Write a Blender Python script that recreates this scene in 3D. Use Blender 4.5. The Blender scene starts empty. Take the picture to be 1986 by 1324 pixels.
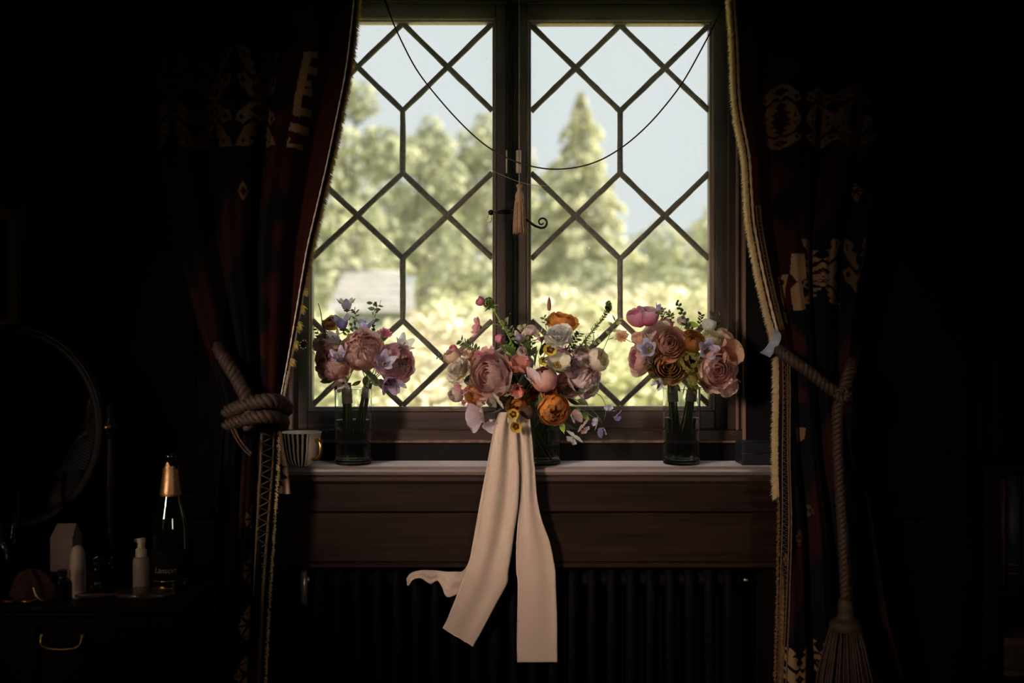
import bpy, math, random
import numpy as np
from mathutils import Vector, Matrix, Euler, Quaternion
S = bpy.context.scene
C = S.collection
PI = math.pi
random.seed(7)
RNG = np.random.default_rng(11)

# ------------------------------------------------------------------ camera, sky, sun, exposure
FPX = 1931.0
CZ = 1.30
cam = bpy.data.objects.new('camera', bpy.data.cameras.new('camera'))
C.objects.link(cam)
cam.location = (0, 0, CZ)
cam.rotation_euler = (PI / 2, 0, 0)
cam.data.sensor_width = 36.0
cam.data.lens = 36.0 * FPX / 1986.0
cam.data.clip_end = 300
cam.data.dof.use_dof = True
cam.data.dof.focus_distance = 2.62
cam.data.dof.aperture_fstop = 1.6
S.camera = cam

w = bpy.data.worlds.new('sky')
S.world = w
w.use_nodes = True
bg = w.node_tree.nodes['Background']
bg.inputs[0].default_value = (0.83, 0.905, 0.955, 1)
bg.inputs[1].default_value = 1.05

sun = bpy.data.objects.new('sun', bpy.data.lights.new('sun', 'SUN'))
C.objects.link(sun)
sun.data.energy = 17.0
sun.data.angle = math.radians(1.0)
sun.data.color = (1.0, 0.97, 0.91)
sun.rotation_euler = Vector((-0.74, -0.02, -0.60)).to_track_quat('-Z', 'Y').to_euler()

# two fill lamps added to brighten the window side, west and south, out of view
for nm, loc, pw in (('west_fill_lamp', (-2.52, -0.8, 2.1), 4.8), ('south_fill_lamp', (2.15, -2.36, 2.1), 0.9)):
    fill = bpy.data.objects.new(nm, bpy.data.lights.new(nm, 'AREA'))
    C.objects.link(fill)
    fill.location = loc
    fill.rotation_euler = (Vector((0.06, 2.6, 0.98)) - Vector(fill.location)).to_track_quat('-Z', 'Y').to_euler()
    fill.data.shape = 'RECTANGLE'
    fill.data.size = 0.6
    fill.data.size_y = 0.8
    fill.data.energy = pw
    fill.data.spread = math.radians(24)
    fill.data.color = (1.0, 0.78, 0.61)

S.view_settings.view_transform = 'Standard'
S.view_settings.look = 'None'
S.view_settings.gamma = 1
S.view_settings.use_curve_mapping = False
S.view_settings.exposure = 0.0
S.cycles.max_bounces = 14
S.cycles.transmission_bounces = 14
S.cycles.transparent_max_bounces = 24
S.cycles.use_denoising = True
S.cycles.caustics_reflective = False
S.cycles.sample_clamp_indirect = 4.0


def P(px, py, Y):
    """the point of the room seen at photo pixel (px, py) at depth Y"""
    return Vector(((px - 993.0) / FPX * Y, Y, CZ - (py - 662.0) / FPX * Y))


def X(px, Y): return (px - 993.0) / FPX * Y
def Z(py, Y): return CZ - (py - 662.0) / FPX * Y

# ------------------------------------------------------------------ mesh helpers
class MB:
    def __init__(s):
        s.v = []; s.f = []; s.uv = []; s.fm = []; s.m = 0

    def vert(s, p, uv=(0, 0)):
        s.v.append(tuple(p)); s.uv.append(uv); return len(s.v) - 1

    def face(s, *i):
        s.f.append(i); s.fm.append(s.m)

    def box(s, a, b, bev=0.0):
        x0, y0, z0 = [min(a[i], b[i]) for i in range(3)]
        x1, y1, z1 = [max(a[i], b[i]) for i in range(3)]
        if bev <= 0:
            n = len(s.v)
            for p in ((x0, y0, z0), (x1, y0, z0), (x1, y1, z0), (x0, y1, z0), (x0, y0, z1), (x1, y0, z1), (x1, y1, z1), (x0, y1, z1)):
                s.vert(p)
            for q in ((0, 3, 2, 1), (4, 5, 6, 7), (0, 1, 5, 4), (1, 2, 6, 5), (2, 3, 7, 6), (3, 0, 4, 7)):
                s.face(*[n + k for k in q])
            return s
        bev = min(bev, (x1 - x0) / 2.01, (y1 - y0) / 2.01, (z1 - z0) / 2.01)
        n = len(s.v)
        idx = {}
        cs = [(x0, y0, z0), (x1, y0, z0), (x1, y1, z0), (x0, y1, z0), (x0, y0, z1), (x1, y0, z1), (x1, y1, z1), (x0, y1, z1)]
        sg = [(1, 1, 1), (-1, 1, 1), (-1, -1, 1), (1, -1, 1), (1, 1, -1), (-1, 1, -1), (-1, -1, -1), (1, -1, -1)]
        for k, (c, g) in enumerate(zip(cs, sg)):
            for ax in range(3):   # vertex lying on the face whose normal is axis ax
                p = [c[i] + (0 if i == ax else g[i] * bev) for i in range(3)]
                idx[k, ax] = s.vert(p)
        for q, ax in (((0, 3, 2, 1), 2), ((4, 5, 6, 7), 2), ((0, 1, 5, 4), 1), ((1, 2, 6, 5), 0), ((2, 3, 7, 6), 1), ((3, 0, 4, 7), 0)):
            s.face(*[idx[k, ax] for k in q])
        for a_, b_, o in ((0, 1, 0), (1, 2, 1), (2, 3, 0), (3, 0, 1), (4, 5, 0), (5, 6, 1), (6, 7, 0), (7, 4, 1), (0, 4, 2), (1, 5, 2), (2, 6, 2), (3, 7, 2)):
            e = [i for i in range(3) if i != o]
            s.face(idx[a_, e[0]], idx[b_, e[0]], idx[b_, e[1]], idx[a_, e[1]])
        for k in range(8):
            s.face(idx[k, 0], idx[k, 1], idx[k, 2])
        return s

    def lathe(s, prof, n=24, c=(0, 0, 0), cap=True):
        rows = []
        dense = [prof[0]]
        for (r0, z0), (r1, z1) in zip(prof, prof[1:]):      # holding rings beside every corner keep flat walls flat
            d = math.hypot(r1 - r0, z1 - z0)
            if 0.006 < d < 0.6:
                q = min(.0009 / d, .2)
                dense += [(r0 + (r1 - r0) * f, z0 + (z1 - z0) * f) for f in (q, 1 - q)]
            dense.append((r1, z1))
        prof = dense
        for k, (r, z) in enumerate(prof):
            rows.append([s.vert((c[0] + r * math.cos(2 * PI * i / n), c[1] + r * math.sin(2 * PI * i / n), c[2] + z), (i / n, k / max(1, len(prof) - 1))) for i in range(n)])
        for a, b in zip(rows, rows[1:]):
            for i in range(n):
                j = (i + 1) % n
                s.face(a[i], a[j], b[j], b[i])
        if cap:
            if prof[0][0] > 1e-6: s.face(*rows[0][::-1])
            if prof[-1][0] > 1e-6: s.face(*rows[-1])
        return s

    def tube(s, pts, r, n=8, cap=True):
        pts = [Vector(p) for p in pts]
        m = len(pts)
        rr = r if isinstance(r, (list, tuple)) else [r] * m
        rows = []
        t0 = (pts[1] - pts[0]).normalized()
        up = Vector((0, 0, 1)) if abs(t0.z) < 0.9 else Vector((1, 0, 0))
        nrm = (up - t0 * up.dot(t0)).normalized()
        for k in range(m):
            t = ((pts[k + 1] if k + 1 < m else pts[k]) - (pts[k - 1] if k else pts[k]))
            t = t.normalized() if t.length > 1e-9 else t0
            nrm = nrm - t * nrm.dot(t)
            nrm = nrm.normalized() if nrm.length > 1e-9 else t.orthogonal().normalized()
            b = t.cross(nrm)
            rows.append([s.vert(pts[k] + (nrm * math.cos(2 * PI * i / n) + b * math.sin(2 * PI * i / n)) * rr[k], (i / n, k / max(1, m - 1))) for i in range(n)])
        for a, c in zip(rows, rows[1:]):
            for i in range(n):
                j = (i + 1) % n
                s.face(a[i], a[j], c[j], c[i])
        if cap:
            s.face(*rows[0][::-1]); s.face(*rows[-1])
        return s

    def grid(s, rows, uv=None):
        """rows of points -> quads"""
        ids = []
        nr = len(rows)
        for j, row in enumerate(rows):
            ids.append([s.vert(p, (i / max(1, len(row) - 1), j / max(1, nr - 1))) for i, p in enumerate(row)])
        for a, b in zip(ids, ids[1:]):
            for i in range(len(a) - 1):
                s.face(a[i], a[i + 1], b[i + 1], b[i])
        return s

    def prism(s, poly, d):
        """poly: 3D points of a planar outline, d: extrusion vector"""
        d = Vector(d)
        a = [s.vert(p) for p in poly]
        b = [s.vert(Vector(p) + d) for p in poly]
        s.face(*a); s.face(*b[::-1])
        n = len(a)
        for i in range(n):
            j = (i + 1) % n
            s.face(a[j], a[i], b[i], b[j])
        return s

    def blob(s, c, r, n=8, m=6):
        return s.lathe([(r * math.sin(PI * k / m), -r * math.cos(PI * k / m)) for k in range(m + 1)], n, c, False)

    def mesh(s, name, smooth=True):
        me = bpy.data.meshes.new(name)
        me.from_pydata(s.v, [], s.f)
        if smooth: me.polygons.foreach_set('use_smooth', [True] * len(me.polygons))
        uvl = me.uv_layers.new(name='UVMap')
        li = np.empty(len(me.loops), dtype=np.int32)
        me.loops.foreach_get('vertex_index', li)
        uvl.data.foreach_set('uv', np.array(s.uv, dtype=np.float32)[li].ravel())
        if any(s.fm): me.polygons.foreach_set('material_index', s.fm)
        me.update()
        return me


def link(name, data, parent=None, loc=None):
    o = bpy.data.objects.new(name, data)
    C.objects.link(o)
    if parent is not None: o.parent = parent
    if loc is not None: o.location = loc
    return o


def origin(o):
    v = Vector((0, 0, 0))
    while o is not None:
        v += o.location; o = o.parent
    return v


def put(name, mb, mat, parent=None, smooth=True, at=None):
    """mesh built in WORLD coordinates; its object stands at `at` (or at the parent's origin)"""
    po = origin(parent) if parent is not None else Vector((0, 0, 0))
    at = Vector(at) if at is not None else (po if parent is not None else centre_base(mb))
    mb.v = [(x - at.x, y - at.y, z - at.z) for x, y, z in mb.v]
    me = mb.mesh(name, smooth)
    for m_ in (mat if isinstance(mat, (list, tuple)) else [mat]):
        me.materials.append(m_)
    o = link(name, me, parent)
    o.location = at - po
    return o


def centre_base(mb):
    a = np.array(mb.v)
    lo, hi = a.min(0), a.max(0)
    return Vector(((lo[0] + hi[0]) / 2, (lo[1] + hi[1]) / 2, lo[2]))


def tag(o, label=None, cat=None, group=None, kind=None):
    if label: o['label'] = label
    if cat: o['category'] = cat
    if group: o['group'] = group
    if kind: o['kind'] = kind
    return o


def thing(name, loc, label, cat, group=None):
    o = link(name, None, None, loc)
    o.empty_display_size = 0.05
    return tag(o, label, cat, group)


def spline(pts, n):
    """Catmull-Rom through points"""
    pts = [Vector(p) for p in pts]
    out = []
    m = len(pts)
    for k in range(n):
        t = k / (n - 1) * (m - 1)
        i = min(int(t), m - 2)
        f = t - i
        p0 = pts[max(i - 1, 0)]; p1 = pts[i]; p2 = pts[i + 1]; p3 = pts[min(i + 2, m - 1)]
        out.append(0.5 * ((2 * p1) + (p2 - p0) * f + (2 * p0 - 5 * p1 + 4 * p2 - p3) * f * f + (3 * p1 - p0 - 3 * p2 + p3) * f ** 3))
    return out

# ------------------------------------------------------------------ materials
def nodes(name):
    m = bpy.data.materials.new(name)
    m.use_nodes = True
    nt = m.node_tree
    nt.nodes.clear()
    out = nt.nodes.new('ShaderNodeOutputMaterial')
    return m, nt, out


def L(nt, a, b): nt.links.new(a, b)


def plain(name, col, rough=0.6, metal=0.0, var=0.25, scale=30.0, spec=0.4, bump=0.0, coat=0.0):
    m, nt, out = nodes(name)
    b = nt.nodes.new('ShaderNodeBsdfPrincipled')
    b.inputs['Roughness'].default_value = rough
    b.inputs['Metallic'].default_value = metal
    b.inputs['Specular IOR Level'].default_value = spec
    b.inputs['Coat Weight'].default_value = coat
    n = nt.nodes.new('ShaderNodeTexNoise'); n.inputs['Scale'].default_value = scale; n.inputs['Detail'].default_value = 4
    tc = nt.nodes.new('ShaderNodeTexCoord')
    L(nt, tc.outputs['Object'], n.inputs['Vector'])
    r = nt.nodes.new('ShaderNodeValToRGB')
    r.color_ramp.elements[0].position = 0.3; r.color_ramp.elements[1].position = 0.7
    r.color_ramp.elements[0].color = tuple(c * (1 - var) for c in col) + (1,)
    r.color_ramp.elements[1].color = tuple(min(1, c * (1 + var)) for c in col) + (1,)
    L(nt, n.outputs['Fac'], r.inputs['Fac'])
    L(nt, r.outputs['Color'], b.inputs['Base Color'])
    if bump:
        bp = nt.nodes.new('ShaderNodeBump'); bp.inputs['Strength'].default_value = bump; bp.inputs['Distance'].default_value = 0.002
        L(nt, n.outputs['Fac'], bp.inputs['Height']); L(nt, bp.outputs['Normal'], b.inputs['Normal'])
    L(nt, b.outputs['BSDF'], out.inputs['Surface'])
    return m


def wood(name, dark, light, axis='X', rough=0.4, scale=14.0, spec=0.45, bump=0.25, dust=0.0):
    m, nt, out = nodes(name)
    b = nt.nodes.new('ShaderNodeBsdfPrincipled')
    b.inputs['Specular IOR Level'].default_value = spec
    tc = nt.nodes.new('ShaderNodeTexCoord')
    mp = nt.nodes.new('ShaderNodeMapping')
    sc = {'X': (0.6, scale, scale), 'Z': (scale, scale, 0.6), 'Y': (scale, 0.6, scale)}[axis]
    mp.inputs['Scale'].default_value = sc
    L(nt, tc.outputs['Object'], mp.inputs['Vector'])
    n = nt.nodes.new('ShaderNodeTexNoise'); n.inputs['Scale'].default_value = 4; n.inputs['Detail'].default_value = 8; n.inputs['Roughness'].default_value = 0.65
    L(nt, mp.outputs['Vector'], n.inputs['Vector'])
    r = nt.nodes.new('ShaderNodeValToRGB')
    r.color_ramp.elements[0].position = 0.32; r.color_ramp.elements[1].position = 0.7
    r.color_ramp.elements[0].color = tuple(dark) + (1,); r.color_ramp.elements[1].color = tuple(light) + (1,)
    L(nt, n.outputs['Fac'], r.inputs['Fac'])
    col = r.outputs['Color']
    if dust:
        n2 = nt.nodes.new('ShaderNodeTexNoise'); n2.inputs['Scale'].default_value = 380; n2.inputs['Detail'].default_value = 1
        L(nt, tc.outputs['Object'], n2.inputs['Vector'])
        r2 = nt.nodes.new('ShaderNodeValToRGB'); r2.color_ramp.elements[0].position = 0.74; r2.color_ramp.elements[1].position = 0.79
        r2.color_ramp.elements[1].color = (dust, dust, dust, 1)
        L(nt, n2.outputs['Fac'], r2.inputs['Fac'])
        mx = nt.nodes.new('ShaderNodeMixRGB'); mx.inputs['Color2'].default_value = (0.5, 0.45, 0.4, 1)
        L(nt, r2.outputs['Color'], mx.inputs['Fac']); L(nt, col, mx.inputs['Color1']); col = mx.outputs['Color']
    L(nt, col, b.inputs['Base Color'])
    rr = nt.nodes.new('ShaderNodeMapRange'); rr.inputs['To Min'].default_value = rough * 0.8; rr.inputs['To Max'].default_value = rough * 1.3
    L(nt, n.outputs['Fac'], rr.inputs['Value']); L(nt, rr.outputs['Result'], b.inputs['Roughness'])
    bp = nt.nodes.new('ShaderNodeBump'); bp.inputs['Strength'].default_value = bump; bp.inputs['Distance'].default_value = 0.0015
    L(nt, n.outputs['Fac'], bp.inputs['Height']); L(nt, bp.outputs['Normal'], b.inputs['Normal'])
    L(nt, b.outputs['BSDF'], out.inputs['Surface'])
    return m


def thin(name, c0, c1, trans=0.5, rough=0.6, streak=0.25, spot=None, attr=None, vein=14.0):
    """petal / leaf / cloth: c0 at the base, c1 at the tip (UV.y); part of the light passes through"""
    m, nt, out = nodes(name)
    uv = nt.nodes.new('ShaderNodeTexCoord')
    sp = nt.nodes.new('ShaderNodeSeparateXYZ'); L(nt, uv.outputs['UV'], sp.inputs[0])
    r = nt.nodes.new('ShaderNodeValToRGB')
    r.color_ramp.elements[0].position = 0.1; r.color_ramp.elements[1].position = 0.9
    r.color_ramp.elements[0].color = tuple(c0) + (1,); r.color_ramp.elements[1].color = tuple(c1) + (1,)
    if spot:
        e = r.color_ramp.elements.new(0.05); e.color = tuple(spot) + (1,)
        r.color_ramp.elements[1].position = 0.42; r.color_ramp.elements[1].color = tuple(spot) + (1,)
        r.color_ramp.elements[0].position = 0.0; r.color_ramp.elements[0].color = tuple(spot) + (1,)
        e2 = r.color_ramp.elements.new(0.55); e2.color = tuple(c0) + (1,)
    L(nt, sp.outputs['Y'], r.inputs['Fac'])
    mp = nt.nodes.new('ShaderNodeMapping'); mp.inputs['Scale'].default_value = (vein, 1.5, 1)
    L(nt, uv.outputs['UV'], mp.inputs['Vector'])
    n = nt.nodes.new('ShaderNodeTexNoise'); n.inputs['Scale'].default_value = 2.0; n.inputs['Detail'].default_value = 4
    L(nt, mp.outputs['Vector'], n.inputs['Vector'])
    mr = nt.nodes.new('ShaderNodeMapRange'); mr.inputs['From Min'].default_value = 0.3; mr.inputs['From Max'].default_value = 0.7
    mr.inputs['To Min'].default_value = 1 - streak; mr.inputs['To Max'].default_value = 1 + streak * 0.5
    L(nt, n.outputs['Fac'], mr.inputs['Value'])
    mul = nt.nodes.new('ShaderNodeMixRGB'); mul.blend_type = 'MULTIPLY'; mul.inputs['Fac'].default_value = 1
    L(nt, r.outputs['Color'], mul.inputs['Color1']); L(nt, mr.outputs['Result'], mul.inputs['Color2'])
    b = nt.nodes.new('ShaderNodeBsdfPrincipled'); b.inputs['Roughness'].default_value = rough
    b.inputs['Specular IOR Level'].default_value = 0.25
    t = nt.nodes.new('ShaderNodeBsdfTranslucent')
    L(nt, mul.outputs['Color'], b.inputs['Base Color']); L(nt, mul.outputs['Color'], t.inputs['Color'])
    bp = nt.nodes.new('ShaderNodeBump'); bp.inputs['Strength'].default_value = 0.3; bp.inputs['Distance'].default_value = 0.001
    L(nt, n.outputs['Fac'], bp.inputs['Height']); L(nt, bp.outputs['Normal'], b.inputs['Normal'])
    mx = nt.nodes.new('ShaderNodeMixShader'); mx.inputs['Fac'].default_value = trans
    L(nt, b.outputs['BSDF'], mx.inputs[1]); L(nt, t.outputs['BSDF'], mx.inputs[2])
    L(nt, mx.outputs[0], out.inputs['Surface'])
    return m


def pane_mat(name, haze, tint=0.93, dustn=60.0, wavy=0.0, gloss=1.0):
    """window glass: clear, a Fresnel reflection, a film of dust"""
    m, nt, out = nodes(name)
    tr = nt.nodes.new('ShaderNodeBsdfTransparent'); tr.inputs[0].default_value = (tint, tint, tint, 1)
    gl = nt.nodes.new('ShaderNodeBsdfGlossy'); gl.inputs['Roughness'].default_value = 0.012
    # Schlick reflection, alike on both faces of the sheet
    ge = nt.nodes.new('ShaderNodeNewGeometry')
    vd = nt.nodes.new('ShaderNodeVectorMath'); vd.operation = 'DOT_PRODUCT'
    L(nt, ge.outputs['Incoming'], vd.inputs[0]); L(nt, ge.outputs['Normal'], vd.inputs[1])
    ab_ = nt.nodes.new('ShaderNodeMath'); ab_.operation = 'ABSOLUTE'; L(nt, vd.outputs['Value'], ab_.inputs[0])
    om = nt.nodes.new('ShaderNodeMath'); om.operation = 'SUBTRACT'; om.inputs[0].default_value = 1; L(nt, ab_.outputs[0], om.inputs[1])
    pw = nt.nodes.new('ShaderNodeMath'); pw.operation = 'POWER'; pw.inputs[1].default_value = 5; L(nt, om.outputs[0], pw.inputs[0])
    mg = nt.nodes.new('ShaderNodeMath'); mg.operation = 'MULTIPLY_ADD'; mg.inputs[1].default_value = .96 * gloss; mg.inputs[2].default_value = .04 * gloss
    L(nt, pw.outputs[0], mg.inputs[0])
    mx = nt.nodes.new('ShaderNodeMixShader')
    L(nt, mg.outputs[0], mx.inputs[0]); L(nt, tr.outputs[0], mx.inputs[1]); L(nt, gl.outputs[0], mx.inputs[2])
    tl = nt.nodes.new('ShaderNodeBsdfTranslucent'); tl.inputs[0].default_value = (0.8, 0.8, 0.78, 1)
    tc = nt.nodes.new('ShaderNodeTexCoord')
    n = nt.nodes.new('ShaderNodeTexNoise'); n.inputs['Scale'].default_value = 5; n.inputs['Detail'].default_value = 5
    L(nt, tc.outputs['Object'], n.inputs['Vector'])
    mr = nt.nodes.new('ShaderNodeMapRange'); mr.inputs['From Min'].default_value = 0.35; mr.inputs['From Max'].default_value = 0.75
    mr.inputs['To Min'].default_value = haze * 0.5; mr.inputs['To Max'].default_value = haze * 1.6
    L(nt, n.outputs['Fac'], mr.inputs['Value'])
    n2 = nt.nodes.new('ShaderNodeTexNoise'); n2.inputs['Scale'].default_value = dustn; n2.inputs['Detail'].default_value = 2
    L(nt, tc.outputs['Object'], n2.inputs['Vector'])
    r2 = nt.nodes.new('ShaderNodeValToRGB'); r2.color_ramp.elements[0].position = 0.73; r2.color_ramp.elements[1].position = 0.80
    r2.color_ramp.elements[1].color = (0.35, 0.35, 0.35, 1)
    L(nt, n2.outputs['Fac'], r2.inputs['Fac'])
    ad = nt.nodes.new('ShaderNodeMath'); ad.operation = 'ADD'
    L(nt, mr.outputs[0], ad.inputs[0]); L(nt, r2.outputs['Color'], ad.inputs[1])
    m2 = nt.nodes.new('ShaderNodeMixShader')
    L(nt, ad.outputs[0], m2.inputs[0]); L(nt, mx.outputs[0], m2.inputs[1]); L(nt, tl.outputs[0], m2.inputs[2])
    L(nt, m2.outputs[0], out.inputs['Surface'])
    return m


def glass_mat(name, col=(1, 1, 1), ior=1.45, rough=0.0, film=0.0):
    m, nt, out = nodes(name)
    b = nt.nodes.new('ShaderNodeBsdfPrincipled')
    b.inputs['Base Color'].default_value = tuple(col) + (1,)
    b.inputs['Transmission Weight'].default_value = 1
    b.inputs['Roughness'].default_value = rough
    b.inputs['IOR'].default_value = ior
    if film:      # milky film added for the sky's pale tone in glass and water
        t = nt.nodes.new('ShaderNodeBsdfTranslucent'); t.inputs[0].default_value = (.8, .84, .9, 1)
        mx = nt.nodes.new('ShaderNodeMixShader'); mx.inputs[0].default_value = film
        L(nt, b.outputs[0], mx.inputs[1]); L(nt, t.outputs[0], mx.inputs[2]); L(nt, mx.outputs[0], out.inputs['Surface'])
    else:
        L(nt, b.outputs[0], out.inputs['Surface'])
    return m


def attr_cloth(name, trans=0.1, rough=0.9, weave=900.0):
    m, nt, out = nodes(name)
    at = nt.nodes.new('ShaderNodeVertexColor'); at.layer_name = 'Col'
    tc = nt.nodes.new('ShaderNodeTexCoord')
    n = nt.nodes.new('ShaderNodeTexNoise'); n.inputs['Scale'].default_value = weave; n.inputs['Detail'].default_value = 2
    L(nt, tc.outputs['Object'], n.inputs['Vector'])
    mr = nt.nodes.new('ShaderNodeMapRange'); mr.inputs['To Min'].default_value = 0.45; mr.inputs['To Max'].default_value = 1.5
    L(nt, n.outputs['Fac'], mr.inputs['Value'])
    mul = nt.nodes.new('ShaderNodeMixRGB'); mul.blend_type = 'MULTIPLY'; mul.inputs['Fac'].default_value = 1
    L(nt, at.outputs['Color'], mul.inputs['Color1']); L(nt, mr.outputs['Result'], mul.inputs['Color2'])
    b = nt.nodes.new('ShaderNodeBsdfPrincipled'); b.inputs['Roughness'].default_value = rough; b.inputs['Specular IOR Level'].default_value = 0.05
    L(nt, mul.outputs['Color'], b.inputs['Base Color'])
    bp = nt.nodes.new('ShaderNodeBump'); bp.inputs['Strength'].default_value = 0.5; bp.inputs['Distance'].default_value = 0.002
    L(nt, n.outputs['Fac'], bp.inputs['Height']); L(nt, bp.outputs['Normal'], b.inputs['Normal'])
    L(nt, b.outputs['BSDF'], out.inputs['Surface'])
    return m


OAK = wood('dark_oak', (0.012, 0.006, 0.005), (0.035, 0.018, 0.015), 'X', 0.36, bump=0.3)
OAKZ = wood('dark_oak_upright', (0.016, 0.008, 0.007), (0.055, 0.029, 0.025), 'Z', 0.42, bump=0.3, dust=0.25)
FRAME = wood('window_oak', (0.019, 0.0095, 0.008), (0.062, 0.033, 0.028), 'X', 0.42, bump=0.35, dust=0.3)
FRAMEZ = wood('window_oak_upright', (0.019, 0.0095, 0.008), (0.062, 0.033, 0.028), 'Z', 0.42, bump=0.35, dust=0.3)
BEAD = wood('highlight_bead_oak', (0.10, 0.062, 0.048), (0.27, 0.175, 0.135), 'Z', 0.38, bump=0.25)  # paler oak, the bright highlights along the beads put into the colour
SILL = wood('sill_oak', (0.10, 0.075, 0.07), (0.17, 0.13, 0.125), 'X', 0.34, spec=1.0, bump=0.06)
for n_ in SILL.node_tree.nodes:
    if n_.type == 'BSDF_PRINCIPLED':      # bluish sheen painting the sky's gleam along the sill top
        n_.inputs['Sheen Weight'].default_value = 0.42; n_.inputs['Sheen Roughness'].default_value = 0.35; n_.inputs['Sheen Tint'].default_value = (0.86, 0.88, 1.0, 1)
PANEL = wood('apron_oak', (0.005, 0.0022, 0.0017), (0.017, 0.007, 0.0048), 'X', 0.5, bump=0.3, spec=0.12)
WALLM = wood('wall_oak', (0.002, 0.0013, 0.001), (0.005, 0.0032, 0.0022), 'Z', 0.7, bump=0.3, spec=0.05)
BLACKF = plain('black_painted_frame', (0.006, 0.005, 0.006), 0.6, var=0.2, spec=0.08)
LEAD = plain('lead_came', (0.10, 0.075, 0.06), 0.55, 0.0, 0.45, 60, bump=0.8)
IRON = plain('black_iron', (0.012, 0.011, 0.012), 0.4, 0.6, 0.2)
RADM = plain('radiator_paint', (0.0022, 0.0019, 0.0024), 0.65, 0.0, 0.2, spec=0.03)
BRASS = plain('old_brass', (0.55, 0.34, 0.12), 0.3, 1.0, 0.25)
GOLD = plain('gilt', (0.75, 0.45, 0.14), 0.25, 1.0, 0.15)
PANE = pane_mat('old_pane_glass', 0.052, 0.985)
PANE2 = pane_mat('secondary_glass', 0.018, 0.99, 90.0)
VASE = glass_mat('vase_glass', (0.97, 0.985, 1.0), 1.47, 0.0, 0.008)
WATER = glass_mat('vase_water', (0.97, 0.985, 0.98), 1.33, 0.0, 0.02)
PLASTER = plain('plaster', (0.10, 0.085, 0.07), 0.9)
FLOORM = wood('floor_boards', (0.03, 0.016, 0.01), (0.09, 0.05, 0.03), 'Y', 0.45)
# ------------------------------------------------------------------ the room
YW = 2.62          # inner face of the window wall
YF = 2.745         # back of the sill, face of the frame
YG = 2.80          # the leaded glass
SILLZ = 0.972
RX0, RX1, RY0, RY1 = -2.6, 2.6, -2.4, 2.95
CEIL = 2.62
OX0, OX1 = -0.70, 0.715   # window opening
OZ1 = 2.36
NX0, NX1 = -0.585, 0.665  # radiator niche
NZ1 = Z(1098, 2.62)


def struct(name, mb, m, parent=None, smooth=False):
    o = put(name, mb, m, parent, smooth)
    if parent is None: o['kind'] = 'structure'
    return o


struct('floor', MB().box((RX0, RY0, -0.05), (RX1, RY1, 0)), FLOORM)
struct('ceiling', MB().box((RX0 - .2, RY0 - .2, CEIL), (RX1 + .2, RY1, CEIL + .12)), PLASTER)
mw = MB()
mw.box((RX0, YW, 0), (OX0, RY1, CEIL)); mw.box((OX1, YW, 0), (RX1, RY1, CEIL))
mw.box((OX0, YW, OZ1), (OX1, RY1, CEIL))
mw.box((OX0, YW + .02, NZ1), (OX1, RY1, SILLZ - .035))
mw.box((OX0, YW + .02, 0), (NX0, RY1, NZ1)); mw.box((NX1, YW + .02, 0), (OX1, RY1, NZ1))
mw.box((NX0, 2.80, 0), (NX1, RY1, NZ1))
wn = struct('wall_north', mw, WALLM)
mww = MB()
for y0, y1, z0, z1 in ((RY0, -1.2, -.05, CEIL), (-.4, RY1, -.05, CEIL), (-1.2, -.4, -.05, 1.65), (-1.2, -.4, 2.55, CEIL)):
    mww.box((RX0 - .2, y0, z0), (RX0, y1, z1))
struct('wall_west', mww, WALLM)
w3 = link('added_window_west', None, None, (RX0 - .08, -.8, 1.65)); w3['kind'] = 'structure'  # unseen window, added to house the west fill lamp
mb = MB()
for y0, y1, z0, z1 in ((-1.2, -1.15, 1.65, 2.55), (-.45, -.4, 1.65, 2.55), (-1.15, -.45, 1.65, 1.70), (-1.15, -.45, 2.50, 2.55), (-.82, -.78, 1.70, 2.50)):
    mb.box((RX0 - .11, y0, z0), (RX0 - .05, y1, z1))
put('window_frame', mb, FRAME, w3, False)
put('pane', MB().box((RX0 - .085, -1.15, 1.70), (RX0 - .08, -.45, 2.50)), PANE2, w3, False)
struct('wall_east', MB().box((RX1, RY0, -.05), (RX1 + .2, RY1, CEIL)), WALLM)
ms_ = MB()
for x0, x1, z0, z1 in ((RX0 - .2, 1.8, -.05, CEIL), (2.5, RX1 + .2, -.05, CEIL), (1.8, 2.5, -.05, 1.6), (1.8, 2.5, 2.5, CEIL)):
    ms_.box((x0, RY0 - .2, z0), (x1, RY0, z1))
struct('wall_south', ms_, WALLM)
for k, cx in enumerate((2.15,)):
    w3 = link('added_window_south', None, None, (cx, RY0 - .08, 1.6)); w3['kind'] = 'structure'  # unseen window, added to house the south fill lamp
    mb = MB()
    for x0, x1, z0, z1 in ((-.35, -.30, 1.6, 2.5), (.30, .35, 1.6, 2.5), (-.30, .30, 1.6, 1.65), (-.30, .30, 2.45, 2.5), (-.02, .02, 1.65, 2.45)):
        mb.box((cx + x0, RY0 - .11, z0), (cx + x1, RY0 - .05, z1))
    put('window_frame', mb, FRAME, w3, False)
    put('pane', MB().box((cx - .30, RY0 - .085, 1.65), (cx + .30, RY0 - .08, 2.45)), PANE2, w3, False)

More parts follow.
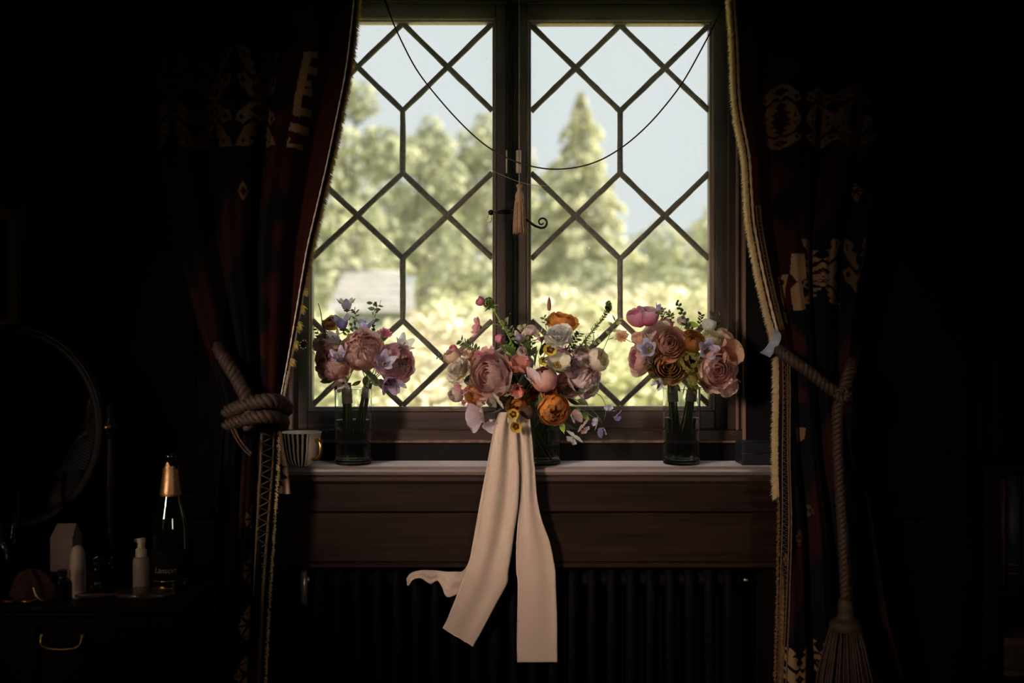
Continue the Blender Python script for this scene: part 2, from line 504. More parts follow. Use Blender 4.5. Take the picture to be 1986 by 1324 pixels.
# wall panelling either side of the window: stiles, rails and raised fields
def wainscot(x0, x1, rows, n):
    for za, zb in rows:
        wdt = (x1 - x0) / n
        for k in range(n):
            a, b = x0 + k * wdt + .03, x0 + (k + 1) * wdt - .03
            mb = MB().box((a, YW - .012, za), (b, YW + .004, zb), .009)
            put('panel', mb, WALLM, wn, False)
wainscot(0.80, 2.55, ((0.12, 0.52), (0.90, 1.55), (1.62, 2.5)), 4)
wainscot(-2.55, -0.80, ((0.12, 0.66), (0.90, 1.55), (1.62, 2.5)), 4)
for nm, x0, x1 in (('trim_1', 0.78, 2.58), ('trim_2', -2.58, -0.78)):
    mb = MB()
    mb.box((x0, YW - .03, .84), (x1, YW + .004, .865), .006)
    mb.box((x0, YW - .018, .715), (x1, YW + .004, .74), .006)
    mb.box((x0, YW - .014, .655), (x1, YW + .004, .67), .004)
    for k in range(int((x1 - x0) / .06)):       # carved scrolls of the frieze
        xx = x0 + .03 + k * .06
        mb.tube([(xx + .02 * (1 - .12 * j) * math.cos(j * .7), YW - .004, .695 + .014 * (1 - .12 * j) * math.sin(j * .7)) for j in range(9)], .004, 5)
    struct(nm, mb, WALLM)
for nm, x0, x1 in (('baseboard_right', 0.78, 2.58), ('baseboard_left', -2.58, -0.78)):
    struct(nm, MB().box((x0, YW - .02, 0), (x1, YW + .004, .1), .006), WALLM)

# the sill board with its rounded nosing, and the moulding under it
ms = MB()
prof = [(2.742, 0.0), (2.618, 0.0), (2.611, -.002), (2.607, -.007), (2.606, -.013), (2.609, -.019), (2.614, -.0225), (2.742, -.0225)]
a = [ms.vert((-.715, y, SILLZ + z)) for y, z in prof]; b = [ms.vert((.735, y, SILLZ + z)) for y, z in prof]
for i in range(len(prof)):
    j = (i + 1) % len(prof)
    ms.face(a[i], a[j], b[j], b[i])
ms.face(*a[::-1]); ms.face(*b)
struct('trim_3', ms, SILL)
struct('trim_4', MB().box((-.705, 2.614, SILLZ - .044), (.725, 2.66, SILLZ - .0226), .006), OAK)

# panelled apron between sill and radiator: two boards and a bottom bead
ap = link('trim_5', None, None, (0, YW, NZ1)); ap['kind'] = 'structure'
zj = Z(993, 2.62)
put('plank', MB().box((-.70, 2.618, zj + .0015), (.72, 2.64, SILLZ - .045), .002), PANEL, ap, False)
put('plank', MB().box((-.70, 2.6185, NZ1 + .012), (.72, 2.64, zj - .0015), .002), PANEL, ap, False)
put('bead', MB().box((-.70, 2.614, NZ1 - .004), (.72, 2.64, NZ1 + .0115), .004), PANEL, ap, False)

# ------------------------------------------------------------------ the leaded window
def bars(mb, px0, py0, px1, py1, ya, yb, ref=None, bev=.002):
    """a board covering the given photo rectangle on its front face at depth ya"""
    mb.box((X(px0, ya), ya, Z(py1, ya)), (X(px1, ya), yb, Z(py0, ya)), bev)


fx = link('window_4', None, None, (0, YF, SILLZ)); fx['kind'] = 'structure'      # the fixed frame
def part(parent, name, m, rects, ya, yb, bev=.002):
    mb = MB()
    for r in rects: bars(mb, *r, ya, yb, bev=bev)
    return put(name, mb, m, parent, False)

part(fx, 'sill_rail', FRAME, [(520, 832, 1470, 862)], 2.752, 2.86, .004)
part(fx, 'lower_rail', BLACKF, [(500, 860, 1500, 898)], 2.7455, 2.86, .002)
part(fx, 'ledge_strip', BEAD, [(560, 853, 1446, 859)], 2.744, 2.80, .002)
part(fx, 'jamb', FRAMEZ, [(500, -50, 570, 834)], 2.760, 2.86)
part(fx, 'jamb', FRAMEZ, [(1412, -50, 1446, 834)], 2.760, 2.86)
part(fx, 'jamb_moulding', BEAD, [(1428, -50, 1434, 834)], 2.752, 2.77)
part(fx, 'jamb_board', BLACKF, [(1446, -50, 1506, 862)], 2.748, 2.86)
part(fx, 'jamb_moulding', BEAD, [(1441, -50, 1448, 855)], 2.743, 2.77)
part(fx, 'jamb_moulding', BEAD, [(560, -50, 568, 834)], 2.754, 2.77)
part(fx, 'head', FRAME, [(500, -90, 1500, 6)], 2.768, 2.86)
part(fx, 'head_moulding', FRAME, [(560, -14, 1440, 2)], 2.758, 2.78)
part(fx, 'head_moulding', FRAME, [(560, -30, 1440, -18)], 2.752, 2.78)
part(fx, 'mullion', BLACKF, [(980, -50, 1006, 834)], 2.772, 2.86)
part(fx, 'mullion_bead', BLACKF, [(983, -50, 994, 834)], 2.756, 2.78, .003)
part(fx, 'mullion_bead', BLACKF, [(996, -50, 1002, 834)], 2.764, 2.78, .002)

PY = dict()
def casement(name, xs, ys, label):
    """xs: stile outer, bead outer, glass 0, mid, glass 1, bead outer, stile outer; ys the lattice rows"""
    o = link(name, None, None, (X(xs[3], YG), YG, Z(ys[-1], YG)))
    o['kind'] = 'structure'
    yt, yb = ys[0] - 3, ys[-1] + 3
    ya = 2.775
    part(o, 'stile', FRAMEZ, [(xs[0], yt - 38, xs[1], yb + 44)], ya, 2.825, .003)
    part(o, 'stile', FRAMEZ, [(xs[5], yt - 38, xs[6], yb + 44)], ya, 2.825, .003)
    part(o, 'top_rail', FRAME, [(xs[1], yt - 38, xs[5], yt - 9)], ya, 2.825, .003)
    part(o, 'bottom_rail', FRAME, [(xs[1], yb + 8, xs[5], yb + 44)], ya, 2.825, .003)
    # beads: two steps round the glass
    for q, (d0, d1, y_) in enumerate(((0.0, 0.45, 2.772), (0.45, 1.0, 2.781))):
        l0, l1 = xs[1], xs[2]
        r0, r1 = xs[5], xs[4]
        t0, t1 = yt - 9, yt
        b0, b1 = yb + 8, yb
        lx0, lx1 = l0 + (l1 - l0) * d0, l0 + (l1 - l0) * d1
        rx0, rx1 = r0 + (r1 - r0) * d0, r0 + (r1 - r0) * d1
        ty0, ty1 = t0 + (t1 - t0) * d0, t0 + (t1 - t0) * d1
        by0, by1 = b0 + (b1 - b0) * d0, b0 + (b1 - b0) * d1
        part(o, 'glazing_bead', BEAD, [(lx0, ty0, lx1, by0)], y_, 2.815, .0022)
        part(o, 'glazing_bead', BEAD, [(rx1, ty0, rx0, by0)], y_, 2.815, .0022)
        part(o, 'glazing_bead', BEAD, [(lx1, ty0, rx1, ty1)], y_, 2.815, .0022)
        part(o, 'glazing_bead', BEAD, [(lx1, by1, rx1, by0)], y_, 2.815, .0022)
    x0, xm, x1 = xs[2], xs[3], xs[4]
    y0, ya1, ya2, yb0, yb1, yb2, yc0, yc1, yc2 = ys
    q1, q3 = (x0 + xm) / 2, (xm + x1) / 2
    def came(a, b):
        p0, p1 = P(a[0], a[1], YG), P(b[0], b[1], YG)
        d = (p1 - p0); n = d.cross(Vector((0, 1, 0))).normalized()
        k = max(3, int(d.length / .03))
        mb = MB()
        rows = []
        for i in range(k + 1):
            p = p0 + d * (i / k)
            w_ = .0080 + random.uniform(-.0007, .0007)
            j_ = Vector((random.uniform(-.0005, .0005), 0, random.uniform(-.0005, .0005)))
            rows.append([p + j_ - n * w_ + Vector((0, .003, 0)), p + j_ - n * w_ * .75 + Vector((0, -.002, 0)), p + j_ + Vector((0, -.0048, 0)), p + j_ + n * w_ * .75 + Vector((0, -.002, 0)), p + j_ + n * w_ + Vector((0, .003, 0)), p + j_ + n * w_ * .75 + Vector((0, .006, 0)), p + j_ - n * w_ * .75 + Vector((0, .006, 0)), p + j_ - n * w_ + Vector((0, .003, 0))])
        mb.grid(rows)
        put('lead_came', mb, LEAD, o)
    for (u0, u1, u2) in ((y0, ya1, ya2), (yb0, yb1, yb2), (yc0, yc1, yc2)):
        came((x0, u0), (xm, u2)); came((xm, u0), (x0, u2)); came((xm, u0), (x1, u2)); came((x1, u0), (xm, u2))
    came((xm, ya2), (xm, yb0)); came((xm, yb2), (xm, yc0))
    polys = []
    for (u0, u1, u2) in ((y0, ya1, ya2), (yb0, yb1, yb2), (yc0, yc1, yc2)):
        polys += [[(xm, u0), (q3, u1), (xm, u2), (q1, u1)], [(x0, u0), (q1, u1), (x0, u2)], [(x1, u0), (x1, u2), (q3, u1)]]
    for (u1, u2, v0, v1) in ((ya1, ya2, yb0, yb1), (yb1, yb2, yc0, yc1)):
        polys += [[(q1, u1), (xm, u2), (xm, v0), (q1, v1), (x0, v0), (x0, u2)], [(q3, u1), (x1, u2), (x1, v0), (q3, v1), (xm, v0), (xm, u2)]]
    polys += [[(x0, y0), (xm, y0), (q1, ya1)], [(xm, y0), (x1, y0), (q3, ya1)], [(x0, yc2), (q1, yc1), (xm, yc2)], [(xm, yc2), (q3, yc1), (x1, yc2)]]
    for pl in polys:
        tilt = [random.uniform(-.0009, .0009) for _ in pl]
        mb = MB().prism([P(a_[0], a_[1], YG) + Vector((0, .001 + t_, 0)) for a_, t_ in zip(pl, tilt)], (0, .003, 0))
        put('pane', mb, PANE, o, False)
    return o

casement('window_1', (568, 597, 605, 781, 955, 962, 983), (45, 130, 214, 335, 416, 500, 621, 705, 786), '')
casement('window_2', (1003, 1022, 1030, 1203, 1376, 1387, 1412), (48, 132, 215, 335, 417, 502, 621, 705, 785), '')

# secondary glazing: two thin clear sheets in front of the casements
sg = link('window_5', None, None, (0, 2.743, SILLZ)); sg['kind'] = 'structure'
put('pane', MB().box((X(545, 2.743), 2.7405, Z(858, 2.743)), (X(988, 2.743), 2.743, 2.30)), PANE2, sg, False)
put('pane', MB().box((X(989, 2.743), 2.7405, Z(858, 2.743)), (X(1441, 2.743), 2.743, 2.30)), PANE2, sg, False)
# ------------------------------------------------------------------ the garden beyond the window
GZ = -0.45
LAWN = plain('lawn', (0.52, 0.52, 0.22), 0.9, 0, 0.3, 0.8)
BARK = plain('bark', (0.12, 0.09, 0.06), 0.9, 0, 0.3, 8)
def foliage_mat(name, a, b, trans=0.35):
    m, nt, out = nodes(name)
    oi = nt.nodes.new('ShaderNodeNewGeometry')
    r = nt.nodes.new('ShaderNodeValToRGB')
    r.color_ramp.elements[0].color = tuple(a) + (1,); r.color_ramp.elements[1].color = tuple(b) + (1,)
    L(nt, oi.outputs['Random Per Island'], r.inputs['Fac'])
    d = nt.nodes.new('ShaderNodeBsdfDiffuse'); t = nt.nodes.new('ShaderNodeBsdfTranslucent')
    L(nt, r.outputs[0], d.inputs[0]); L(nt, r.outputs[0], t.inputs[0])
    mx = nt.nodes.new('ShaderNodeMixShader'); mx.inputs[0].default_value = trans
    L(nt, d.outputs[0], mx.inputs[1]); L(nt, t.outputs[0], mx.inputs[2]); L(nt, mx.outputs[0], out.inputs[0])
    return m
LEAFA = foliage_mat('oak_leaves', (0.13, 0.155, 0.105), (0.64, 0.62, 0.39))
LEAFB = foliage_mat('lime_leaves', (0.20, 0.22, 0.14), (0.72, 0.69, 0.44))
LEAFC = foliage_mat('fir_needles', (0.36, 0.37, 0.24), (0.88, 0.84, 0.56))
LEAFD = foliage_mat('shrub_leaves', (0.55, 0.54, 0.30), (0.85, 0.81, 0.52))
LEAFE = foliage_mat('blossom_shrub_leaves', (0.60, 0.55, 0.34), (0.92, 0.80, 0.62))

mb = MB(); mb.grid([[(x, y, GZ) for x in np.linspace(-60, 60, 13)] for y in np.linspace(2.96, 120, 13)])
tag(struct('ground', mb, LAWN), kind='structure')


def leaf_mesh(name, pos, nrm, size, aspect=0.6):
    """numpy: one bent leaf (two triangles pairs) per position"""
    n = len(pos)
    r = RNG.normal(size=(n, 3)); t = np.cross(nrm, r); t /= np.linalg.norm(t, axis=1, keepdims=True) + 1e-9
    b = np.cross(nrm, t); b /= np.linalg.norm(b, axis=1, keepdims=True) + 1e-9
    s = size[:, None]
    v = np.empty((n, 4, 3))
    v[:, 0] = pos - t * s * .5
    v[:, 1] = pos - b * s * .5 * aspect + nrm * s * .1
    v[:, 2] = pos + t * s * .5
    v[:, 3] = pos + b * s * .5 * aspect + nrm * s * .1
    me = bpy.data.meshes.new(name)
    me.vertices.add(n * 4); me.vertices.foreach_set('co', v.reshape(-1).astype(np.float32))
    me.loops.add(n * 4); me.polygons.add(n)
    me.loops.foreach_set('vertex_index', np.arange(n * 4, dtype=np.int32))
    me.polygons.foreach_set('loop_start', np.arange(0, n * 4, 4, dtype=np.int32))
    me.polygons.foreach_set('loop_total', np.full(n, 4, dtype=np.int32))
    me.update(calc_edges=True)
    return me


def crown(blobs, dens, lsize, last=1.0):
    ps, ns = [], []
    for k_, (c, r) in enumerate(blobs):
        r = np.array(r if hasattr(r, '__len__') else (r, r, r))
        n = int(dens * r[0] * r[2] * (last if k_ == len(blobs) - 1 else 1))
        d = RNG.normal(size=(n, 3)); d /= np.linalg.norm(d, axis=1, keepdims=True)
        k = 1 - np.abs(RNG.normal(size=(n, 1))) * .16
        ps.append(np.array(c) + d * k * r)
        nn = d * .7 + RNG.normal(size=(n, 3)) * .55 + np.array((0, -.1, .35))
        ns.append(nn / np.linalg.norm(nn, axis=1, keepdims=True))
    p = np.concatenate(ps); nn = np.concatenate(ns)
    return p, nn, lsize * RNG.uniform(.6, 1.4, size=len(p))


def tree(name, label, px, D, top, wid, low, mat, seed, nb=16, dens=330, ls=.34, group=None):
    """px centre, top/low crown limits (photo rows), wid crown half width (photo columns) at distance D"""
    rnd = random.Random(seed)
    x, zt, zl, hw = X(px, D), Z(top, D), Z(low, D), wid / FPX * D
    t = thing(name, (x, D, GZ), label, 'tree', group)
    blobs = []
    zc, hz = (zt + zl) / 2, (zt - zl) / 2
    for k in range(nb):
        a = rnd.uniform(0, 2 * PI); u = rnd.uniform(-.98, .92) if k else .97; rr = math.sqrt(1 - u * u) * rnd.uniform(.4, .95) if u > 0 else rnd.uniform(.3, .95)
        br = hw * rnd.uniform(.24, .46)
        blobs.append(((rr * hw * math.cos(a), rr * hw * math.sin(a), zc - GZ + u * (hz - br * .7)), (br, br, br * .8)))
    mb = MB()
    mb.tube(spline([(x, D, GZ - .1), (x + .1, D, GZ + 1.2), (x - .1, D + .1, zc), (x, D, zc + hz * .6)], 10), [hw * .10 * (1 - .07 * k) for k in range(10)], 8)
    put('trunk', mb, BARK, t)
    for c, r in blobs[:16:2]:
        mb = MB().tube(spline([(x, D, zl), (x + c[0] * .5, D + c[1] * .5, (zl + c[2] + GZ) / 2 + .4), (x + c[0], D + c[1], c[2] + GZ)], 6), [hw * .04 * (1 - .13 * k) for k in range(6)], 5)
        put('branch', mb, BARK, t)
    blobs.append(((0, 0, zc - GZ - hz * .1), (hw * .8, hw * .8, hz * .85)))
    p, n, s = crown(blobs, dens, ls, .30)
    f = link('foliage', leaf_mesh('foliage', p, n, s), t); f.data.materials.append(mat); f['kind'] = 'stuff'
    return t

tree('oak_tree', 'tall pale oak with a pointed crown beside the left curtain, beyond the glass', 668, 34, 150, 122, 700, LEAFA, 1, 44, 225)
tree('beech_tree', 'rounded beech in the middle of the left casement, lower than the oak', 812, 38, 225, 100, 700, LEAFA, 2, 40, 225)
tree('lime_tree', 'lime tree behind the middle mullion, its crown cut by the frame', 945, 40, 212, 95, 700, LEAFB, 3, 40, 225)
tree('ash_tree', 'low spreading ash at the right edge of the right casement', 1395, 42, 395, 105, 690, LEAFB, 4, 26, 225)
tree('hazel_tree', 'hazel behind and right of the fir, with sky gaps in its crown', 1290, 46, 430, 90, 700, LEAFB, 5, 24, 210)
tree('thorn_tree', 'small dark thorn tree low behind the middle vase and mullion', 890, 24, 440, 95, 720, LEAFA, 6, 22, 270, .2)
tree('elder_tree', 'low elder tree behind the pale roof in the left casement', 690, 30, 390, 100, 700, LEAFB, 8, 20, 150)
tree('plum_tree', 'low dark plum tree under the fir in the right casement', 1165, 27, 505, 140, 720, LEAFA, 9, 24, 360, .22)
tree('medlar_tree', 'low dark medlar in the right casement between fir and ash', 1310, 26, 520, 110, 720, LEAFA, 10, 20, 360, .22)

for k, (px, top, wd, lab) in enumerate(((585, 270, 110, 'far woodland tree behind the oak, mostly hidden by the left curtain'), (740, 300, 110, 'far woodland tree in the gap between oak and beech'), (872, 310, 100, 'far woodland tree in the gap between beech and lime'), (1040, 330, 110, 'far woodland tree behind the left side of the fir'), (1225, 480, 110, 'far low woodland tree in the gap right of the fir'))):
    tree('woodland_tree', lab, px, 58, top, wd, 720, LEAFA if k % 2 else LEAFB, 40 + k, 26, 120, .46, 'far woodland trees')

def conifer():
    D, px = 33, 1128
    x, zt, zl = X(px, D), Z(185, D), Z(640, D)
    t = thing('fir_tree', (x, D, GZ), 'tall tapering fir filling the left half of the right casement', 'tree')
    mb = MB().tube([(x, D, GZ - .1), (x, D, (zt + GZ) / 2), (x, D, zt)], [.28, .18, .03], 8)
    put('trunk', mb, BARK, t)
    rnd = random.Random(5)
    ps, ns = [], []
    H = zt - zl
    nt_ = 17
    for k in range(nt_):
        u = k / (nt_ - 1)
        zb = zl + H * u
        R = (2.05 * (1 - u) ** .62 + .25) * (1 + .16 * math.sin(k * 2.3))
        nb_ = max(4, int(9 * (1 - u) + 4))
        for j in range(nb_):
            a = 2 * PI * (j + rnd.random() * .7) / nb_
            r = R * rnd.uniform(.62, 1.1)
            pts = [(x, D, zb + .1), (x + r * .55 * math.cos(a), D + r * .55 * math.sin(a), zb + .05), (x + r * math.cos(a), D + r * math.sin(a), zb - .28 - .1 * r)]
            put('branch', MB().tube(pts, [.05, .03, .01], 4), BARK, t)
            n = int(66 * r) + 14
            q = RNG.uniform(.15, 1, size=n) ** .7
            wd = .34 * (1.15 - q * .7) * (r ** .5)
            P0 = np.stack([r * q * math.cos(a) - math.sin(a) * RNG.uniform(-1, 1, n) * wd, r * q * math.sin(a) + math.cos(a) * RNG.uniform(-1, 1, n) * wd, zb - GZ + .1 - (.38 + .1 * r) * q ** 2 - RNG.random(n) * .22], 1)
            ps.append(P0)
            nn = np.array((.4 * math.cos(a), .4 * math.sin(a), .8)) + RNG.normal(size=(n, 3)) * .45
            ns.append(nn / np.linalg.norm(nn, axis=1, keepdims=True))
    p = np.concatenate(ps)
    f = link('foliage', leaf_mesh('foliage', p, np.concatenate(ns), .27 * RNG.uniform(.6, 1.4, len(p)), .45), t)
    f.data.materials.append(LEAFC); f['kind'] = 'stuff'
conifer()

def shrub_proto(name, mat, seed, ls, dens):
    rnd = random.Random(seed)
    t = thing(name, (0, 0, GZ), '', 'shrub')
    blobs = []
    for k in range(9):
        a = rnd.uniform(0, 2 * PI); rr = rnd.uniform(.1, .62)
        blobs.append(((rr * math.cos(a), rr * math.sin(a), rnd.uniform(.35, 1.25)), rnd.uniform(.28, .45)))
    for c, r in blobs[:6]:
        put('stem', MB().tube(spline([(0, 0, GZ), (c[0] * .4, c[1] * .4, GZ + .4), (c[0], c[1], GZ + c[2] + .1)], 5), [.03, .025, .02, .015, .01], 5), BARK, t)
    p, n, s = crown(blobs, dens, ls)
    f = link('foliage', leaf_mesh('foliage', p, n, s), t); f.data.materials.append(mat); f['kind'] = 'stuff'
    return t
def copy_tree(o, parent=None):
    c = o.copy(); C.objects.link(c); c.parent = parent
    for ch in list(o.children): copy_tree(ch, c)
    return c
shA = shrub_proto('garden_shrub', LEAFD, 21, .12, 1500)
shB = shrub_proto('flowering_shrub', LEAFE, 22, .11, 1500)
firstA, firstB = [True], [True]
# px, D, top row, which
for k, (px, D, top, kind) in enumerate([(880, 15, 575, 0), (940, 13, 600, 1), (1060, 15, 560, 0), (1110, 12.5, 585, 0), (1165, 14, 545, 1), (1215, 13, 585, 0), (1262, 15, 560, 0), (1330, 14, 575, 1), (1400, 13, 570, 0),
                                        (815, 14, 615, 1), (745, 12, 650, 0), (690, 13, 655, 0), (630, 12, 610, 0), (905, 10.5, 660, 1), (1000, 11, 640, 0), (1085, 10, 665, 0), (1190, 10, 650, 0), (1300, 10.5, 655, 0), (1385, 10, 660, 0), (830, 10, 690, 1), (760, 10, 700, 0), (620, 10, 700, 0)]):
    proto, fl = (shA, firstA) if kind == 0 else (shB, firstB)
    o = proto if fl[0] else copy_tree(proto)
    fl[0] = False
    h = Z(top, D) - GZ
    sc = h / 1.6
    o.location = (X(px, D), D, GZ)
    o.scale = (max(sc, .8) * 1.05, max(sc, .8) * 1.05, sc)
    o.rotation_euler.z = k * 1.7
    tag(o, 'yellow-green garden shrub standing out of focus beyond the window' if kind == 0 else 'peach-tinged flowering shrub standing out of focus beyond the window', 'shrub', 'garden shrubs' if kind == 0 else 'flowering garden shrubs')

# small stone-roofed garden house
def garden_house():
    D = 17.0
    t = thing('garden_house', (X(715, D), D, GZ), 'small garden house with a pale sunlit stone roof behind the left posy', 'building')
    st = plain('pale_stone_slates', (0.33, 0.30, 0.27), 0.8, 0, 0.14, 3)
    wl = plain('grey_render', (0.24, 0.26, 0.25), 0.9, 0, 0.2, 3)
    xa, xb = X(630, D), X(800, D)
    ze, zr = Z(606, D), Z(522, D)
    put('wall', MB().box((xa + .12, D + .25, GZ), (xb - .1, D + 1.6, ze)), wl, t, False)
    mg_ = MB().prism([(xa + .12, D + .25, ze), (xa + .12, D + 1.6, ze), (xa + .25, D + .95, zr - .05)], (xb - xa - .3, 0, 0))
    put('gable', mg_, wl, t, False)
    rnd = random.Random(3)
    nr = 11
    for r in range(nr):
        u0, u1 = r / nr, (r + 1.35) / nr
        row = MB()
        x = xa + .02 + (u0 * .15) + rnd.uniform(-.02, .02)
        xe = xb - u0 * .32 + rnd.uniform(-.06, .06)
        while x < xe:
            wd = min(rnd.uniform(.14, .26), xe - x + .02)
            row.box((x, 0, 0), (x + wd - .008, .22 if False else (1.15 / nr * 1.35), .018 + rnd.uniform(0, .008)), .003)
            x += wd
        ang = math.atan2(zr - ze, .85)
        ca, sa = math.cos(ang), math.sin(ang)
        Ln = math.hypot(.85, zr - ze)
        row.v = [(vx, D + .1 + (u0 * Ln + vy * Ln / 1.15) * ca - vz * sa, ze + (u0 * Ln + vy * Ln / 1.15) * sa + vz * ca + .012 * (r % 2)) for vx, vy, vz in row.v]
        put('slate_course', row, st, t, False)
    put('ridge', MB().tube([(xa + .15, D + .97, zr + .02), (xb - .32, D + .97, zr + .0)], .05, 8), st, t)
    back = MB().grid([[(xa + .16, D + .97, zr), (xb - .32, D + .97, zr)], [(xa + .02, D + 1.8, ze), (xb, D + 1.8, ze)]])
    put('back_slope', back, st, t, False)
garden_house()
# ------------------------------------------------------------------ curtains of kilim cloth
KILIM = attr_cloth('kilim_cloth')
PILE = thin('curtain_fringe_wool', (0.62, 0.44, 0.23), (0.95, 0.80, 0.52), 0.6, 0.9)
PILED = thin('dark_fringe_wool', (0.10, 0.05, 0.025), (0.35, 0.22, 0.10), 0.5, 0.9)
TUFT = thin('yellow_fringe_wool', (0.6, 0.42, 0.12), (0.9, 0.7, 0.25), 0.6, 0.9)
CORDW = plain('pale_edging_cord', (0.62, 0.55, 0.46), 0.9, bump=0.5, scale=300)
BRAID = plain('gold_braid', (0.075, 0.045, 0.022), 0.85, bump=0.5, scale=300)
ROPE = plain('tieback_rope', (0.030, 0.014, 0.008), 0.7, 0, 0.5, 160, bump=0.5)


def inside(poly, x, y):
    c = np.zeros(x.shape, bool)
    n = len(poly)
    for i in range(n):
        x0, y0 = poly[i]; x1, y1 = poly[(i + 1) % n]
        if y0 == y1: continue
        k = ((y0 > y) != (y1 > y)) & (x < (x1 - x0) * (y - y0) / (y1 - y0) + x0)
        c ^= k
    return c


def horn(cx, cy, w, h, f=1):
    """woven ram's-horn motif: flaring wings over a hollow diamond; f=-1 turns it over"""
    T = lambda pts: [(cx + a * w, cy + f * b * h) for a, b in pts]
    add = [T([(-.5, -.5), (-.22, -.5), (-.12, -.38), (-.2, -.3), (-.05, -.22), (-.12, -.12), (0, 0), (-.12, .05), (-.3, -.1), (-.38, -.25), (-.44, -.32)]),
           T([(.5, -.5), (.22, -.5), (.12, -.38), (.2, -.3), (.05, -.22), (.12, -.12), (0, 0), (.12, .05), (.3, -.1), (.38, -.25), (.44, -.32)]),
           T([(-.5, .05), (-.3, -.02), (-.1, .15), (0, .05), (.1, .15), (.3, -.02), (.5, .05), (.42, .25), (.3, .3), (.2, .42), (.0, .5), (-.2, .42), (-.3, .3), (-.42, .25)])]
    cut = [T([(0, .18), (.16, .28), (0, .40), (-.16, .28)]), T([(-.36, .06), (-.28, .12), (-.36, .18), (-.42, .12)]), T([(.36, .06), (.28, .12), (.36, .18), (.42, .12)]), T([(-.36, -.42), (-.28, -.42), (-.3, -.3)]), T([(.36, -.42), (.28, -.42), (.3, -.3)])]
    dot = [T([(0, .24), (.06, .28), (0, .33), (-.06, .28)])]
    return add, cut, dot


def diamond(cx, cy, w, h):
    T = lambda pts: [(cx + a * w, cy + b * h) for a, b in pts]
    add = [T([(0, -.5), (.2, -.34), (.14, -.32), (.36, -.18), (.3, -.15), (.5, 0), (.3, .15), (.36, .18), (.14, .32), (.2, .34), (0, .5), (-.2, .34), (-.14, .32), (-.36, .18), (-.3, .15), (-.5, 0), (-.3, -.15), (-.36, -.18), (-.14, -.32), (-.2, -.34)])]
    cut = [T([(-.5, -.03), (-.1, -.03), (-.34, -.26), (-.27, -.29), (0, -.06), (.27, -.29), (.34, -.26), (.1, -.03), (.5, -.03), (.5, .03), (.1, .03), (.34, .26), (.27, .29), (0, .06), (-.27, .29), (-.34, .26), (-.1, .03), (-.5, .03)]), T([(-.24, -.34), (.24, -.34), (.24, -.31), (-.24, -.31)]), T([(-.24, .34), (.24, .34), (.24, .31), (-.24, .31)])]
    return add, cut, []


